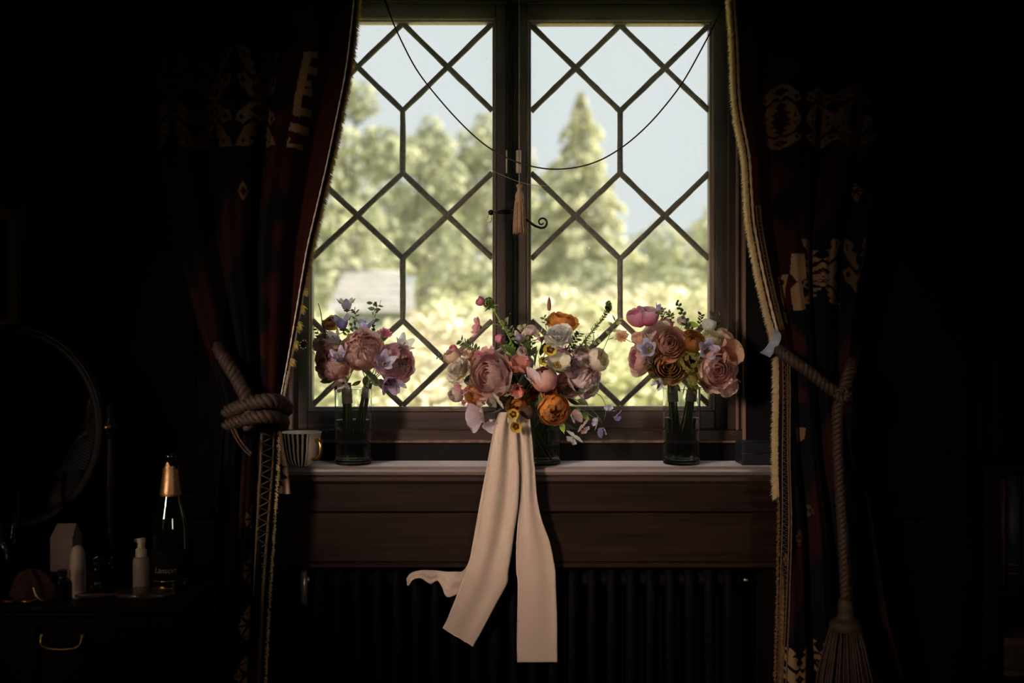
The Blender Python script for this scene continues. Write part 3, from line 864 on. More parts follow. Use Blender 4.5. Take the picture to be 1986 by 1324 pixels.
def curtain(name, label, rows, side, Y0, nf, motifs, phase):
    """rows: photo row -> the two edges; side=+1 when the window is on the right of the curtain"""
    t = thing(name, (X((rows[0][1] + rows[0][2]) / 2, Y0), Y0, .02), label, 'curtain')
    py_ = np.array([r[0] for r in rows], float)
    xl_ = np.array([r[1] for r in rows], float); xr_ = np.array([r[2] for r in rows], float)
    am_ = np.array([r[3] for r in rows], float)
    nv, nu = 620, 200
    v = np.linspace(py_[0], py_[-1], nv)
    # smoothed edges
    def smooth(a):
        f = np.interp(v, py_, a); k = np.ones(25) / 25
        return np.convolve(np.pad(f, 12, 'edge'), k, 'valid')
    xl, xr, am = smooth(xl_), smooth(xr_), smooth(am_)
    u = np.linspace(0, 1, nu)
    Xp = xl[:, None] + (xr - xl)[:, None] * u[None, :]
    V = np.repeat(v[:, None], nu, 1)
    ph = phase + 2 * PI * nf * u[None, :] + 1.1 * np.sin(V / 260.0) + .5 * np.sin(u[None, :] * 9 + V / 400)
    fold = np.sin(ph) * .75 + .25 * np.sin(2 * ph + 1.0)
    edge = np.minimum(1, np.minimum(u, 1 - u)[None, :] / .05)
    Yd = Y0 - am[:, None] * fold * edge
    Xw = (Xp - 993) / FPX * Y0
    Zw = CZ - (V - 662) / FPX * Y0
    # cloth pattern in the cloth's own (warp, weft) frame
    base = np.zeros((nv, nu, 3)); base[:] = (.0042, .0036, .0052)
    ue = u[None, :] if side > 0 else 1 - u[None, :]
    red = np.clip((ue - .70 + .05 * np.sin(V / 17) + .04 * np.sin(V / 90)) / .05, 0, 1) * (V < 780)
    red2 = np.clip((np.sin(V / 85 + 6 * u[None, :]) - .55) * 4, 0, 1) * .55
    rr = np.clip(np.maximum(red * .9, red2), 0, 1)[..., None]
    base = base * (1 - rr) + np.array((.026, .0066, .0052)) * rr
    cream = np.array((.17, .105, .055)); rust = np.array((.07, .02, .014))
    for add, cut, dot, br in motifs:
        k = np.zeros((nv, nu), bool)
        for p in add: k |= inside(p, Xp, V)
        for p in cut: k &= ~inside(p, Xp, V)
        base[k] = cream * br  # br paints light falling off away from the window into the cream
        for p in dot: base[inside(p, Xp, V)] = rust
    co = np.stack([Xw, Yd, Zw], -1).reshape(-1, 3)
    t0 = np.array(t.location)
    me = bpy.data.meshes.new('cloth')
    idx = np.arange(nv * nu).reshape(nv, nu)
    q = np.stack([idx[:-1, :-1], idx[1:, :-1], idx[1:, 1:], idx[:-1, 1:]], -1).reshape(-1, 4)
    me.vertices.add(len(co)); me.vertices.foreach_set('co', (co - t0).reshape(-1).astype(np.float32))
    me.loops.add(q.size); me.loops.foreach_set('vertex_index', q.reshape(-1).astype(np.int32))
    me.polygons.add(len(q)); me.polygons.foreach_set('loop_start', np.arange(0, q.size, 4, dtype=np.int32)); me.polygons.foreach_set('loop_total', np.full(len(q), 4, dtype=np.int32))
    me.polygons.foreach_set('use_smooth', [True] * len(q))
    me.update(calc_edges=True)
    ca = me.color_attributes.new('Col', 'FLOAT_COLOR', 'POINT')
    ca.data.foreach_set('color', np.concatenate([base.reshape(-1, 3), np.ones((nv * nu, 1))], 1).reshape(-1).astype(np.float32))
    me.materials.append(KILIM)
    o = link('cloth', me, t)
    sd = o.modifiers.new('thickness', 'SOLIDIFY'); sd.thickness = .004; sd.offset = 1
    # the window-side edge as a polyline
    ex = (xr if side > 0 else xl)
    E = [Vector(((ex[i] - 993) / FPX * Y0, Y0, CZ - (v[i] - 662) / FPX * Y0)) for i in range(nv)]
    wm = (xr - xl) / FPX * Y0
    def sf(i, inset):       # depth of the cloth a little way in from that edge
        k = max(0.0, min(1.0, inset / wm[i])) * (nu - 1)
        k = (nu - 1 - k) if side > 0 else k
        return float(np.interp(k, np.arange(nu), Yd[i])) - Y0 - .004
    t_surf[id(E)] = sf
    return t, E, v, ex


t_surf = {}
def fringe(t, E, v, lo, hi, side, n, ln, mat, name='fringe', seed=1, wid=.0016, back=.5, clump=0.0, droop=.3):
    rnd = random.Random(seed)
    mb = MB()
    ids = [i for i in range(len(v)) if lo <= v[i] <= hi]
    for _ in range(n):
        i = rnd.choice(ids)
        if clump and math.sin(v[i] / clump) < .35: continue
        p = E[i] + Vector((rnd.uniform(-.004, .001) * side, rnd.uniform(-.004, .006), rnd.uniform(-.003, .003)))
        l_ = ln * rnd.uniform(.35, 1.2)
        d = Vector((side * rnd.uniform(.5, 1), rnd.uniform(-.2, 1) * back, -droop + rnd.uniform(-.45, .35))).normalized()
        w_ = Vector((0, 0, wid * rnd.uniform(.6, 1.3)))
        m1 = p + d * l_ * .55; m2 = p + d * l_ + Vector((0, 0, -l_ * .25))
        a = [mb.vert(p - w_, (0, 0)), mb.vert(p + w_, (1, 0)), mb.vert(m1 + w_ * .8, (1, .5)), mb.vert(m1 - w_ * .8, (0, .5)), mb.vert(m2, (.5, 1))]
        mb.face(a[0], a[1], a[2], a[3]); mb.face(a[3], a[2], a[4])
    o = put(name, mb, mat, t, False); o['kind'] = 'stuff'
    return o


def edge_cord(t, E, v, lo, hi, side, r, inset, mat, name='edging_cord', dy=-.006):
    pts = [E[i] + Vector((-side * inset, dy + (t_surf[id(E)](i, inset) if inset > 0 else 0), 0)) for i in range(len(v)) if lo <= v[i] <= hi][::3]
    rr = [r * (1 + .25 * math.sin(i * 1.9)) for i in range(len(pts))]
    return put(name, MB().tube(pts, rr, 6), mat, t)


def braid(t, E, v, lo, hi, side, inset, wdt, mat):
    """two cords with a zigzag thread between them"""
    ids = [i for i in range(len(v)) if lo <= v[i] <= hi]
    sf = t_surf[id(E)]
    A = [E[i] + Vector((-side * inset, sf(i, inset) - .005, 0)) for i in ids]
    B = [E[i] + Vector((-side * (inset + wdt), sf(i, inset + wdt) - .005, 0)) for i in ids]
    mb = MB()
    mb.tube(A[::3], wdt * .16, 6); mb.tube(B[::3], wdt * .16, 6)
    Ln = sum((A[i + 1] - A[i]).length for i in range(len(A) - 1))
    n = int(Ln / (wdt * .55))
    zz = []
    for k in range(n):
        i = min(len(A) - 1, int(k / n * len(A)))
        zz.append((A if k % 2 else B)[i] + Vector((0, -.002, 0)))
    mb.tube(zz, wdt * .12, 5)
    ins = MB().grid([[A[i] + Vector((0, .003, 0)), B[i] + Vector((0, .003, 0))] for i in range(0, len(A), 3)])
    o = put('braid_trim', mb, mat, t)
    put('braid_backing', ins, PILED, o, False)
    return o

LM = []
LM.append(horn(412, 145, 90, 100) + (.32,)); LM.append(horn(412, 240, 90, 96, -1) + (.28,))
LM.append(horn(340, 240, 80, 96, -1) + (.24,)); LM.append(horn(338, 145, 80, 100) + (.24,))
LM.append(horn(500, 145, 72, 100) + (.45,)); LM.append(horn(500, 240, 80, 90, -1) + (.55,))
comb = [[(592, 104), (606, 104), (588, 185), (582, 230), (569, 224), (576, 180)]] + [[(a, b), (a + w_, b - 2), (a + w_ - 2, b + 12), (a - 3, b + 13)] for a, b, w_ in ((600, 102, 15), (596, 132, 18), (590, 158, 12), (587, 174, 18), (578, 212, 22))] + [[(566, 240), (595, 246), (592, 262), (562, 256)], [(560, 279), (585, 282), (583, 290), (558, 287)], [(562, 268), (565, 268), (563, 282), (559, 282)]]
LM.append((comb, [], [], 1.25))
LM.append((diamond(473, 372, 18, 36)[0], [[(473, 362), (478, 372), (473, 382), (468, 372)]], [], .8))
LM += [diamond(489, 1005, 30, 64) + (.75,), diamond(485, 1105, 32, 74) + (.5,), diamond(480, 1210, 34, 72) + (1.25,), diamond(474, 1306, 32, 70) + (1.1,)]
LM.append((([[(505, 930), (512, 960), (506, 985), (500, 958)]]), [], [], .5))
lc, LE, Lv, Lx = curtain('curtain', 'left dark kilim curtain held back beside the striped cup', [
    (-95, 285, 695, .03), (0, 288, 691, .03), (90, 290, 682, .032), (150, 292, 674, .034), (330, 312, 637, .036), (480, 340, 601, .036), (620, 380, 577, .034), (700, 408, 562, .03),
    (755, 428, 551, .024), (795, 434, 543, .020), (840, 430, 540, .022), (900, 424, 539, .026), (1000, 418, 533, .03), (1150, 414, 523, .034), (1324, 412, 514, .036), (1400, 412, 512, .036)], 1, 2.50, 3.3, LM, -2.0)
fringe(lc, LE, Lv, -90, 560, 1, 5200, .016, PILED, seed=2, wid=.0013)
fringe(lc, LE, Lv, 540, 720, 1, 900, .017, TUFT, 'yellow_tuft', 3, .0016, .5, 5.5)
fringe(lc, LE, Lv, 560, 1330, 1, 2200, .006, PILE, 'pile_edge', 4, .0011)
edge_cord(lc, LE, Lv, -90, 780, 1, .0019, .004, CORDW)
edge_cord(lc, LE, Lv, 480, 775, 1, .0028, -.002, CORDW, dy=.004)
braid(lc, LE, Lv, 835, 1390, 1, .012, .024, BRAID)
# the turned-back lining below the tie
mb = MB()
ln_r = [(828, 541, 545), (850, 542, 546), (880, 541, 551), (905, 540, 557), (930, 540, 560), (957, 541, 563)]
rows_ = []
for py, a, b in ln_r:
    rows_.append([P(a + (b - a) * k / 6, py, 2.535) + Vector((0, .006 * math.sin(k), 0)) for k in range(7)])
rows_ = [spline([r[k] for r in rows_], 40) for k in range(7)]
mb.grid([[rows_[k][j] for k in range(7)] for j in range(40)])
nl = len(mb.v); pxs = [993 + x / 2.535 * FPX for x, y, z in mb.v]; pys = [662 + (CZ - z) * FPX / 2.535 for x, y, z in mb.v]
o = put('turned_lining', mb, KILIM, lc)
cols = []
pxs, pys = np.array(pxs), np.array(pys)
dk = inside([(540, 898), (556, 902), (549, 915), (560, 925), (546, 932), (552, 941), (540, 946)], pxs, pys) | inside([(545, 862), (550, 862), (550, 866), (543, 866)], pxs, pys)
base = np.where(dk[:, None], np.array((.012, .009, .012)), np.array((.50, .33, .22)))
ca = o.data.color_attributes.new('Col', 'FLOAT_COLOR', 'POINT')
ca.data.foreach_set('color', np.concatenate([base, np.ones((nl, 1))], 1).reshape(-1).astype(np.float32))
o.modifiers.new('thickness', 'SOLIDIFY').thickness = .003

RM = []
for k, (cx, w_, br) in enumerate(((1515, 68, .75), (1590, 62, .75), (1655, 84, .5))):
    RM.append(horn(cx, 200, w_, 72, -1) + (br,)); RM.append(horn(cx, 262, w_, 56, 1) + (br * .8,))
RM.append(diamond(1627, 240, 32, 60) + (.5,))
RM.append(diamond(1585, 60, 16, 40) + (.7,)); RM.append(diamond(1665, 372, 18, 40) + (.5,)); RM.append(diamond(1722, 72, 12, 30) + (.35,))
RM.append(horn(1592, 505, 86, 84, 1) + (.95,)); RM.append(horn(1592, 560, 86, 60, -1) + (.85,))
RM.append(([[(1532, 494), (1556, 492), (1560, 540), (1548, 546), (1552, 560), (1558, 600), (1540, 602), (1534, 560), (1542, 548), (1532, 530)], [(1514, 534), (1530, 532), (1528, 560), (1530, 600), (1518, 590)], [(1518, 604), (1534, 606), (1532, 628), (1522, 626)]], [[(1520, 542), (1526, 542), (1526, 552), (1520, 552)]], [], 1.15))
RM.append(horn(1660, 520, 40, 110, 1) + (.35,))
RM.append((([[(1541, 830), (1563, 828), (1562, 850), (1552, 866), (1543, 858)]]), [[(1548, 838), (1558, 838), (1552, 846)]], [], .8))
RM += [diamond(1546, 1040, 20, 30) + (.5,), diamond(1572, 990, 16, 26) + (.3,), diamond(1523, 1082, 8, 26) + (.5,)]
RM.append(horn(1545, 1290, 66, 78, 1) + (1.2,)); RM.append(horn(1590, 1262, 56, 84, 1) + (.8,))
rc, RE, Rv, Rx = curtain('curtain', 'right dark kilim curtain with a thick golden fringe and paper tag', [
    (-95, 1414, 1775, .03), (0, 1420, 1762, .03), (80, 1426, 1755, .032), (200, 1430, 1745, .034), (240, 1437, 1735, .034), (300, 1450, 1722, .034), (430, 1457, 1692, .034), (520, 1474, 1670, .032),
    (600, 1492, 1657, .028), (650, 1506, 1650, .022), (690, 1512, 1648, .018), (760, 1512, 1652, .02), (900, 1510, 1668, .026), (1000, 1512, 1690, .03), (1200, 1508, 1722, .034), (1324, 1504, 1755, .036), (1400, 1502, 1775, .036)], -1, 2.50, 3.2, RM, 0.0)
fringe(rc, RE, Rv, -90, 660, -1, 9500, .019, PILE, seed=6, wid=.0014, back=.7)
fringe(rc, RE, Rv, 690, 960, -1, 4600, .020, PILE, 'fringe', 7, .0014, .7)
fringe(rc, RE, Rv, 960, 1390, -1, 1500, .007, PILED, 'pile_edge', 8, .0012)
edge_cord(rc, RE, Rv, -90, 660, -1, .0035, .002, PILE)
edge_cord(rc, RE, Rv, 690, 1390, -1, .0022, .022, BRAID)
braid(rc, RE, Rv, 690, 1390, -1, .005, .012, BRAID)
braid(rc, RE, Rv, 400, 640, -1, .010, .010, BRAID)

def rope_into(mb, path, r, turns_per_m=26, n=None, strands=3):
    path = [Vector(p) for p in path]
    Ln = sum((b - a).length for a, b in zip(path, path[1:]))
    m = max(12, int(Ln / .004))
    pts = spline(path, m)
    up = Vector((0.3, -1, 0.2)).normalized()
    for s in range(strands):
        q = []
        d = 0
        for i in range(m):
            t = (pts[min(i + 1, m - 1)] - pts[max(i - 1, 0)]).normalized()
            n1 = t.cross(up).normalized(); n2 = t.cross(n1)
            if i: d += (pts[i] - pts[i - 1]).length
            a = 2 * PI * (s / strands + d * turns_per_m)
            q.append(pts[i] + (n1 * math.cos(a) + n2 * math.sin(a)) * r * .5)
        mb.tube(q, r * .56, 6)
    return mb


def tassel_skirt(mb, top, z1, r0, r1, n, rs, seed):
    rnd = random.Random(seed)
    for k in range(n):
        a = 2 * PI * k / n; rr = rnd.uniform(.55, 1)
        p0 = Vector((top[0] + r0 * math.cos(a) * rr, top[1] + r0 * math.sin(a) * rr, top[2]))
        p1 = Vector((top[0] + (r0 + (r1 - r0) * .75) * math.cos(a) * rr, top[1] + (r0 + (r1 - r0) * .75) * math.sin(a) * rr, (top[2] * .45 + z1 * .55)))
        p2 = Vector((top[0] + r1 * math.cos(a + rnd.uniform(-.1, .1)) * rr, top[1] + r1 * math.sin(a) * rr, z1 + rnd.uniform(0, .006)))
        mb.tube(spline([p0, p1, p2], 5), [rs, rs, rs, rs, rs * .8], 4)

tb = thing('tieback', P(495, 800, 2.43), 'brown rope tieback wound round the left curtain above the cup', 'tieback')
mb = MB()
rope_into(mb, [P(405, 640, 2.58), P(432, 690, 2.45), P(462, 740, 2.425), P(484, 790, 2.42), P(482, 830, 2.43)], .017)
put('rope', mb, ROPE, tb)
mb = MB()
rope_into(mb, [P(440, 800, 2.44), P(480, 784, 2.415), P(520, 777, 2.41), P(548, 783, 2.45), P(553, 795, 2.50), P(535, 805, 2.55)], .019)
put('rope', mb, ROPE, tb)
mb = MB()
rope_into(mb, [P(440, 825, 2.44), P(480, 812, 2.415), P(515, 808, 2.41), P(543, 812, 2.45), P(548, 822, 2.50), P(530, 828, 2.55)], .017)
put('rope', mb, ROPE, tb)
mb = MB()
mb.tube(spline([P(452, 822, 2.43), P(462, 845, 2.41), P(478, 868, 2.41), P(488, 880, 2.41)], 12), .0035, 6)
mb.tube(spline([P(446, 824, 2.43), P(458, 850, 2.41), P(474, 872, 2.41), P(487, 884, 2.41)], 12), .003, 6)
put('loose_thread', mb, ROPE, tb)

tb = thing('tieback', P(1632, 775, 2.42), 'brown rope tieback with a hanging tassel on the right curtain', 'tieback')
mb = MB(); rope_into(mb, [P(1500, 676, 2.55), P(1512, 680, 2.47), P(1535, 697, 2.43), P(1570, 722, 2.42), P(1605, 750, 2.42), P(1636, 770, 2.42)], .015)
put('rope', mb, ROPE, tb)
mb = MB(); rope_into(mb, [P(1655, 680, 2.60), P(1650, 712, 2.46), P(1642, 740, 2.43), P(1634, 772, 2.42)], .015)
put('rope', mb, ROPE, tb)
mb = MB(); rope_into(mb, [P(1646, 772, 2.415), P(1630, 780, 2.41), P(1624, 800, 2.41), P(1624, 860, 2.42), P(1629, 950, 2.42), P(1635, 1050, 2.42), P(1640, 1158, 2.42)], .0135)
put('rope', mb, ROPE, tb)
mb = MB(); rope_into(mb, [P(1622, 762, 2.405), P(1634, 776, 2.40), P(1645, 766, 2.405), P(1636, 756, 2.41), P(1624, 764, 2.405)], .011)
put('knot', mb, ROPE, tb)
k = 2.42 / FPX
tp = P(1640, 1158, 2.42)
mb = MB().lathe([(.008, 0), (.016, -.006), (.019, -.02), (.018, -.04), (.022, -.05), (.034, -.058), (.040, -.068), (.038, -.078), (.03, -.082)], 20, tp)
ts = put('tassel_head', mb, ROPE, tb)
mb = MB(); tassel_skirt(mb, tp + Vector((0, 0, -.076)), Z(1380, 2.42), .036, .075, 130, .0030, 5)
o = put('tassel_skirt', mb, ROPE, tb); o['kind'] = 'stuff'

# the pole both curtains hang from, above the frame
cp = thing('curtain_pole', (0, 2.5, 2.30), 'dark iron curtain pole above the window', 'curtain pole')
put('pole', MB().tube([(-1.05, 2.5, 2.31), (1.15, 2.5, 2.31)], .014, 12), IRON, cp)
for xx in (-1.0, 1.08):
    put('bracket', MB().tube([(xx, 2.5, 2.31), (xx, 2.56, 2.29), (xx, 2.62, 2.29)], .008, 8), IRON, cp)
for xx in (-1.07, 1.17):
    put('finial', MB().blob((xx, 2.5, 2.31), .026, 14, 8), IRON, cp)

# paper tag tied to the right curtain
t = thing('paper_tag', P(1497, 640, 2.49), 'small curled blue-grey paper tag hanging at the right curtain edge', 'tag')
PAPER = thin('tag_paper', (0.62, 0.70, 0.82), (0.66, 0.74, 0.86), 0.6, 0.7, 0.08)
Lp = [(1499.5, 636.5), (1497, 648), (1490, 662), (1481, 677), (1474.5, 683.5)]
Rp = [(1508, 641), (1513.5, 648.5), (1511.5, 662), (1503, 680), (1495, 692.5)]
dY = [0, -.012, -.014, -.006, .004]
A = spline([P(a, b, 2.475) + Vector((0, d, 0)) for (a, b), d in zip(Lp, dY)], 16)
B = spline([P(a, b, 2.475) + Vector((0, d * .7 + .004, 0)) for (a, b), d in zip(Rp, dY)], 16)
mb = MB().grid([[a.lerp(b, k / 6) for k in range(7)] for a, b in zip(A, B)])
pt = put('paper', mb, PAPER, t); sd = pt.modifiers.new('t', 'SOLIDIFY'); sd.thickness = .0006
BORD = thin('tag_border', (0.85, 0.9, 1.0), (0.85, 0.9, 1.0), 0.6, 0.7, 0.05)
F = Vector((0, -.0012, 0))
mb = MB()
mb.tube([a.lerp(b, .03) + F for a, b in zip(A, B)], .0008, 4); mb.tube([a.lerp(b, .97) + F for a, b in zip(A, B)], .0008, 4); mb.tube([A[-1].lerp(B[-1], k / 6) + F for k in range(7)], .0009, 4)
put('border', mb, BORD, t)
INK = thin('tag_print', (0.95, 0.86, 0.78), (0.95, 0.86, 0.78), 0.5, 0.7, 0.05)
for vv, spans in ((.24, ((.10, .34, .3), (.42, .90, .5))), (.53, ((.18, .55, .4), (.62, .80, .5))), (.80, ((.25, .42, .9), (.42, .72, .5)))):
    mb = MB()
    for a0, a1, hh in spans:
        i = vv * 15
        def q(s, j):
            k = max(0, min(14.99, i + j)); i0 = int(k); f = k - i0
            return A[i0].lerp(A[i0 + 1], f).lerp(B[i0].lerp(B[i0 + 1], f), s) + F
        mb.grid([[q(a0 + (a1 - a0) * s / 5, hh * c + .25 * math.sin(s * 2.2 + vv * 9)) for s in range(6)] for c in (-.9, 0, .9)])
    put('print_mark', mb, INK, t, True)
put('string', MB().tube(spline([P(1499.5, 637, 2.475), P(1498.5, 630, 2.48), P(1500, 622, 2.49)], 6), .0007, 5), CORDW, t)
# ------------------------------------------------------------------ flowers
GREEN = thin('stem_green', (0.10, 0.15, 0.045), (0.16, 0.22, 0.07), 0.25, 0.6)
LEAFG = thin('leaf_green', (0.07, 0.11, 0.035), (0.13, 0.19, 0.06), 0.4, 0.5)
LEAFL = thin('light_leaf_green', (0.22, 0.32, 0.06), (0.42, 0.55, 0.12), 0.55, 0.5)
LEAFV = thin('variegated_leaf', (0.14, 0.18, 0.06), (0.62, 0.60, 0.38), 0.45, 0.5)
LEAFK = thin('dark_leaf', (0.035, 0.045, 0.02), (0.07, 0.08, 0.035), 0.3, 0.5)
CENTRE = thin('flower_centre', (0.20, 0.12, 0.03), (0.45, 0.28, 0.05), 0.3, 0.8)
DARKC = thin('dark_centre', (0.03, 0.018, 0.012), (0.07, 0.04, 0.03), 0.2, 0.8)
TAPE = thin('wrapping_tape', (0.50, 0.43, 0.34), (0.62, 0.55, 0.46), 0.45, 0.7)
_PM = {}
PAL = {  # petal colours: base, tip
    'dusty': ((0.72, 0.34, 0.30), (0.86, 0.58, 0.54)),
    'dustyrose': ((0.66, 0.36, 0.35), (0.82, 0.58, 0.57)),
    'deeprose': ((0.62, 0.22, 0.26), (0.84, 0.50, 0.55)),
    'blush': ((0.84, 0.60, 0.56), (0.92, 0.78, 0.76)),
    'cream': ((0.82, 0.70, 0.50), (0.92, 0.86, 0.74)),
    'white': ((0.92, 0.89, 0.82), (0.97, 0.96, 0.93)),
    'ivory': ((0.80, 0.72, 0.52), (0.92, 0.88, 0.76)),
    'yellowcream': ((0.72, 0.66, 0.34), (0.90, 0.85, 0.60)),
    'peach': ((0.86, 0.50, 0.34), (0.92, 0.68, 0.54)),
    'coral': ((0.70, 0.22, 0.16), (0.84, 0.42, 0.36)),
    'salmon': ((0.80, 0.42, 0.28), (0.90, 0.62, 0.48)),
    'apricot': ((0.80, 0.38, 0.10), (0.88, 0.52, 0.24)),
    'orange': ((0.66, 0.22, 0.03), (0.82, 0.36, 0.09)),
    'rust': ((0.42, 0.15, 0.035), (0.58, 0.27, 0.08)),
    'brownrose': ((0.50, 0.22, 0.15), (0.70, 0.40, 0.32)),
    'brown': ((0.32, 0.15, 0.05), (0.46, 0.26, 0.10)),
    'hotpink': ((0.82, 0.20, 0.36), (0.90, 0.42, 0.54)),
    'fuchsia': ((0.72, 0.05, 0.18), (0.88, 0.45, 0.62)),
    'magenta': ((0.52, 0.10, 0.32), (0.80, 0.45, 0.60)),
    'sweetpink': ((0.82, 0.55, 0.64), (0.90, 0.74, 0.80)),
    'mauve': ((0.48, 0.28, 0.40), (0.68, 0.48, 0.58)),
    'greymauve': ((0.60, 0.46, 0.42), (0.78, 0.66, 0.62)),
    'lilac': ((0.68, 0.60, 0.86), (0.80, 0.74, 0.93)),
    'palelilac': ((0.78, 0.70, 0.84), (0.88, 0.83, 0.92)),
    'violet': ((0.34, 0.28, 0.68), (0.58, 0.54, 0.88)),
    'lavender': ((0.52, 0.46, 0.80), (0.72, 0.68, 0.92)),
    'purple': ((0.36, 0.22, 0.42), (0.54, 0.38, 0.60)),
    'yellow': ((0.80, 0.58, 0.05), (0.88, 0.72, 0.14)),
    'goldenbrown': ((0.62, 0.38, 0.04), (0.72, 0.50, 0.08)),
    'lime': ((0.24, 0.24, 0.05), (0.42, 0.40, 0.10)),
}
def pm(c, spot=None):
    if (c, spot) not in _PM:
        _PM[c, spot] = thin('petal_' + c, *PAL[c], trans=0.52, rough=0.7, streak=0.17, spot=spot)
    return _PM[c, spot]

_MC = {}
def cached(key, fn):
    if key not in _MC:
        mb, mat = fn()
        me = mb.mesh(key[0]); me.materials.append(mat)
        _MC[key] = me
    return _MC[key]


def cup(R, hp, th1, flare, ruff, seed, nu=7, nv=8, th0=.25):
    """a petal that lies on a sphere: from the base (-Z) up to polar angle th1"""
    rnd = random.Random(seed); a1, a2, a3 = rnd.uniform(0, 6), rnd.uniform(0, 6), rnd.uniform(.8, 1.2)
    rows = []
    for j in range(nv):
        t = j / (nv - 1)
        wd = hp * (.30 + .70 * math.sin(PI * min(1, .12 + t * .62)))
        if t > .8: wd *= 1 - .28 * ((t - .8) / .2) ** 2
        row = []
        for i in range(nu):
            s = -1 + 2 * i / (nu - 1)
            th = th0 + (th1 - th0) * t - .16 * abs(s) ** 2.4 * t - .05 * math.cos(3 * s + a1) * t * t
            r = R * (1 + flare * t ** 3 + ruff * t * t * (math.sin(3.6 * a3 * s + a1) + .6 * math.sin(7 * s + a2)) + .025 * (s * s))
            row.append((r * math.sin(th) * math.cos(wd * s), r * math.sin(th) * math.sin(wd * s), -r * math.cos(th)))
        rows.append(row)
    return MB().grid(rows)


def blade(Ln, Wd, cupz, ruff, seed, tip=.0, base=.25, nu=7, nv=8, curl=0.0):
    """a petal or leaf along +X; cupz lifts the sides, curl bends the tip up, tip>0 makes it pointed"""
    rnd = random.Random(seed); a1, a2 = rnd.uniform(0, 6), rnd.uniform(0, 6)
    rows = []
    for j in range(nv):
        t = j / (nv - 1)
        wd = Wd * .5 * (base + (1 - base) * math.sin(PI * min(1, t * .72) ** 1.1) if not tip else max(.03, math.sin(PI * (t ** .85)) ** .8 if t < 1 else .03))
        if not tip and t > .8: wd *= 1 - .4 * ((t - .8) / .2) ** 2
        row = []
        for i in range(nu):
            s = -1 + 2 * i / (nu - 1)
            z = cupz * Ln * s * s * t + ruff * Ln * t * t * (math.sin(4 * s + a1) * .7 + math.sin(8 * s + a2) * .4) + curl * Ln * t * t
            row.append((Ln * t * (1 - .10 * s * s * t) * (1 - abs(curl) * .25 * t), wd * s, z))
        rows.append(row)
    return MB().grid(rows)


def facing(d, roll=0.0):
    return Vector(d).normalized().to_track_quat('Z', 'Y') @ Quaternion((0, 0, 1), roll)


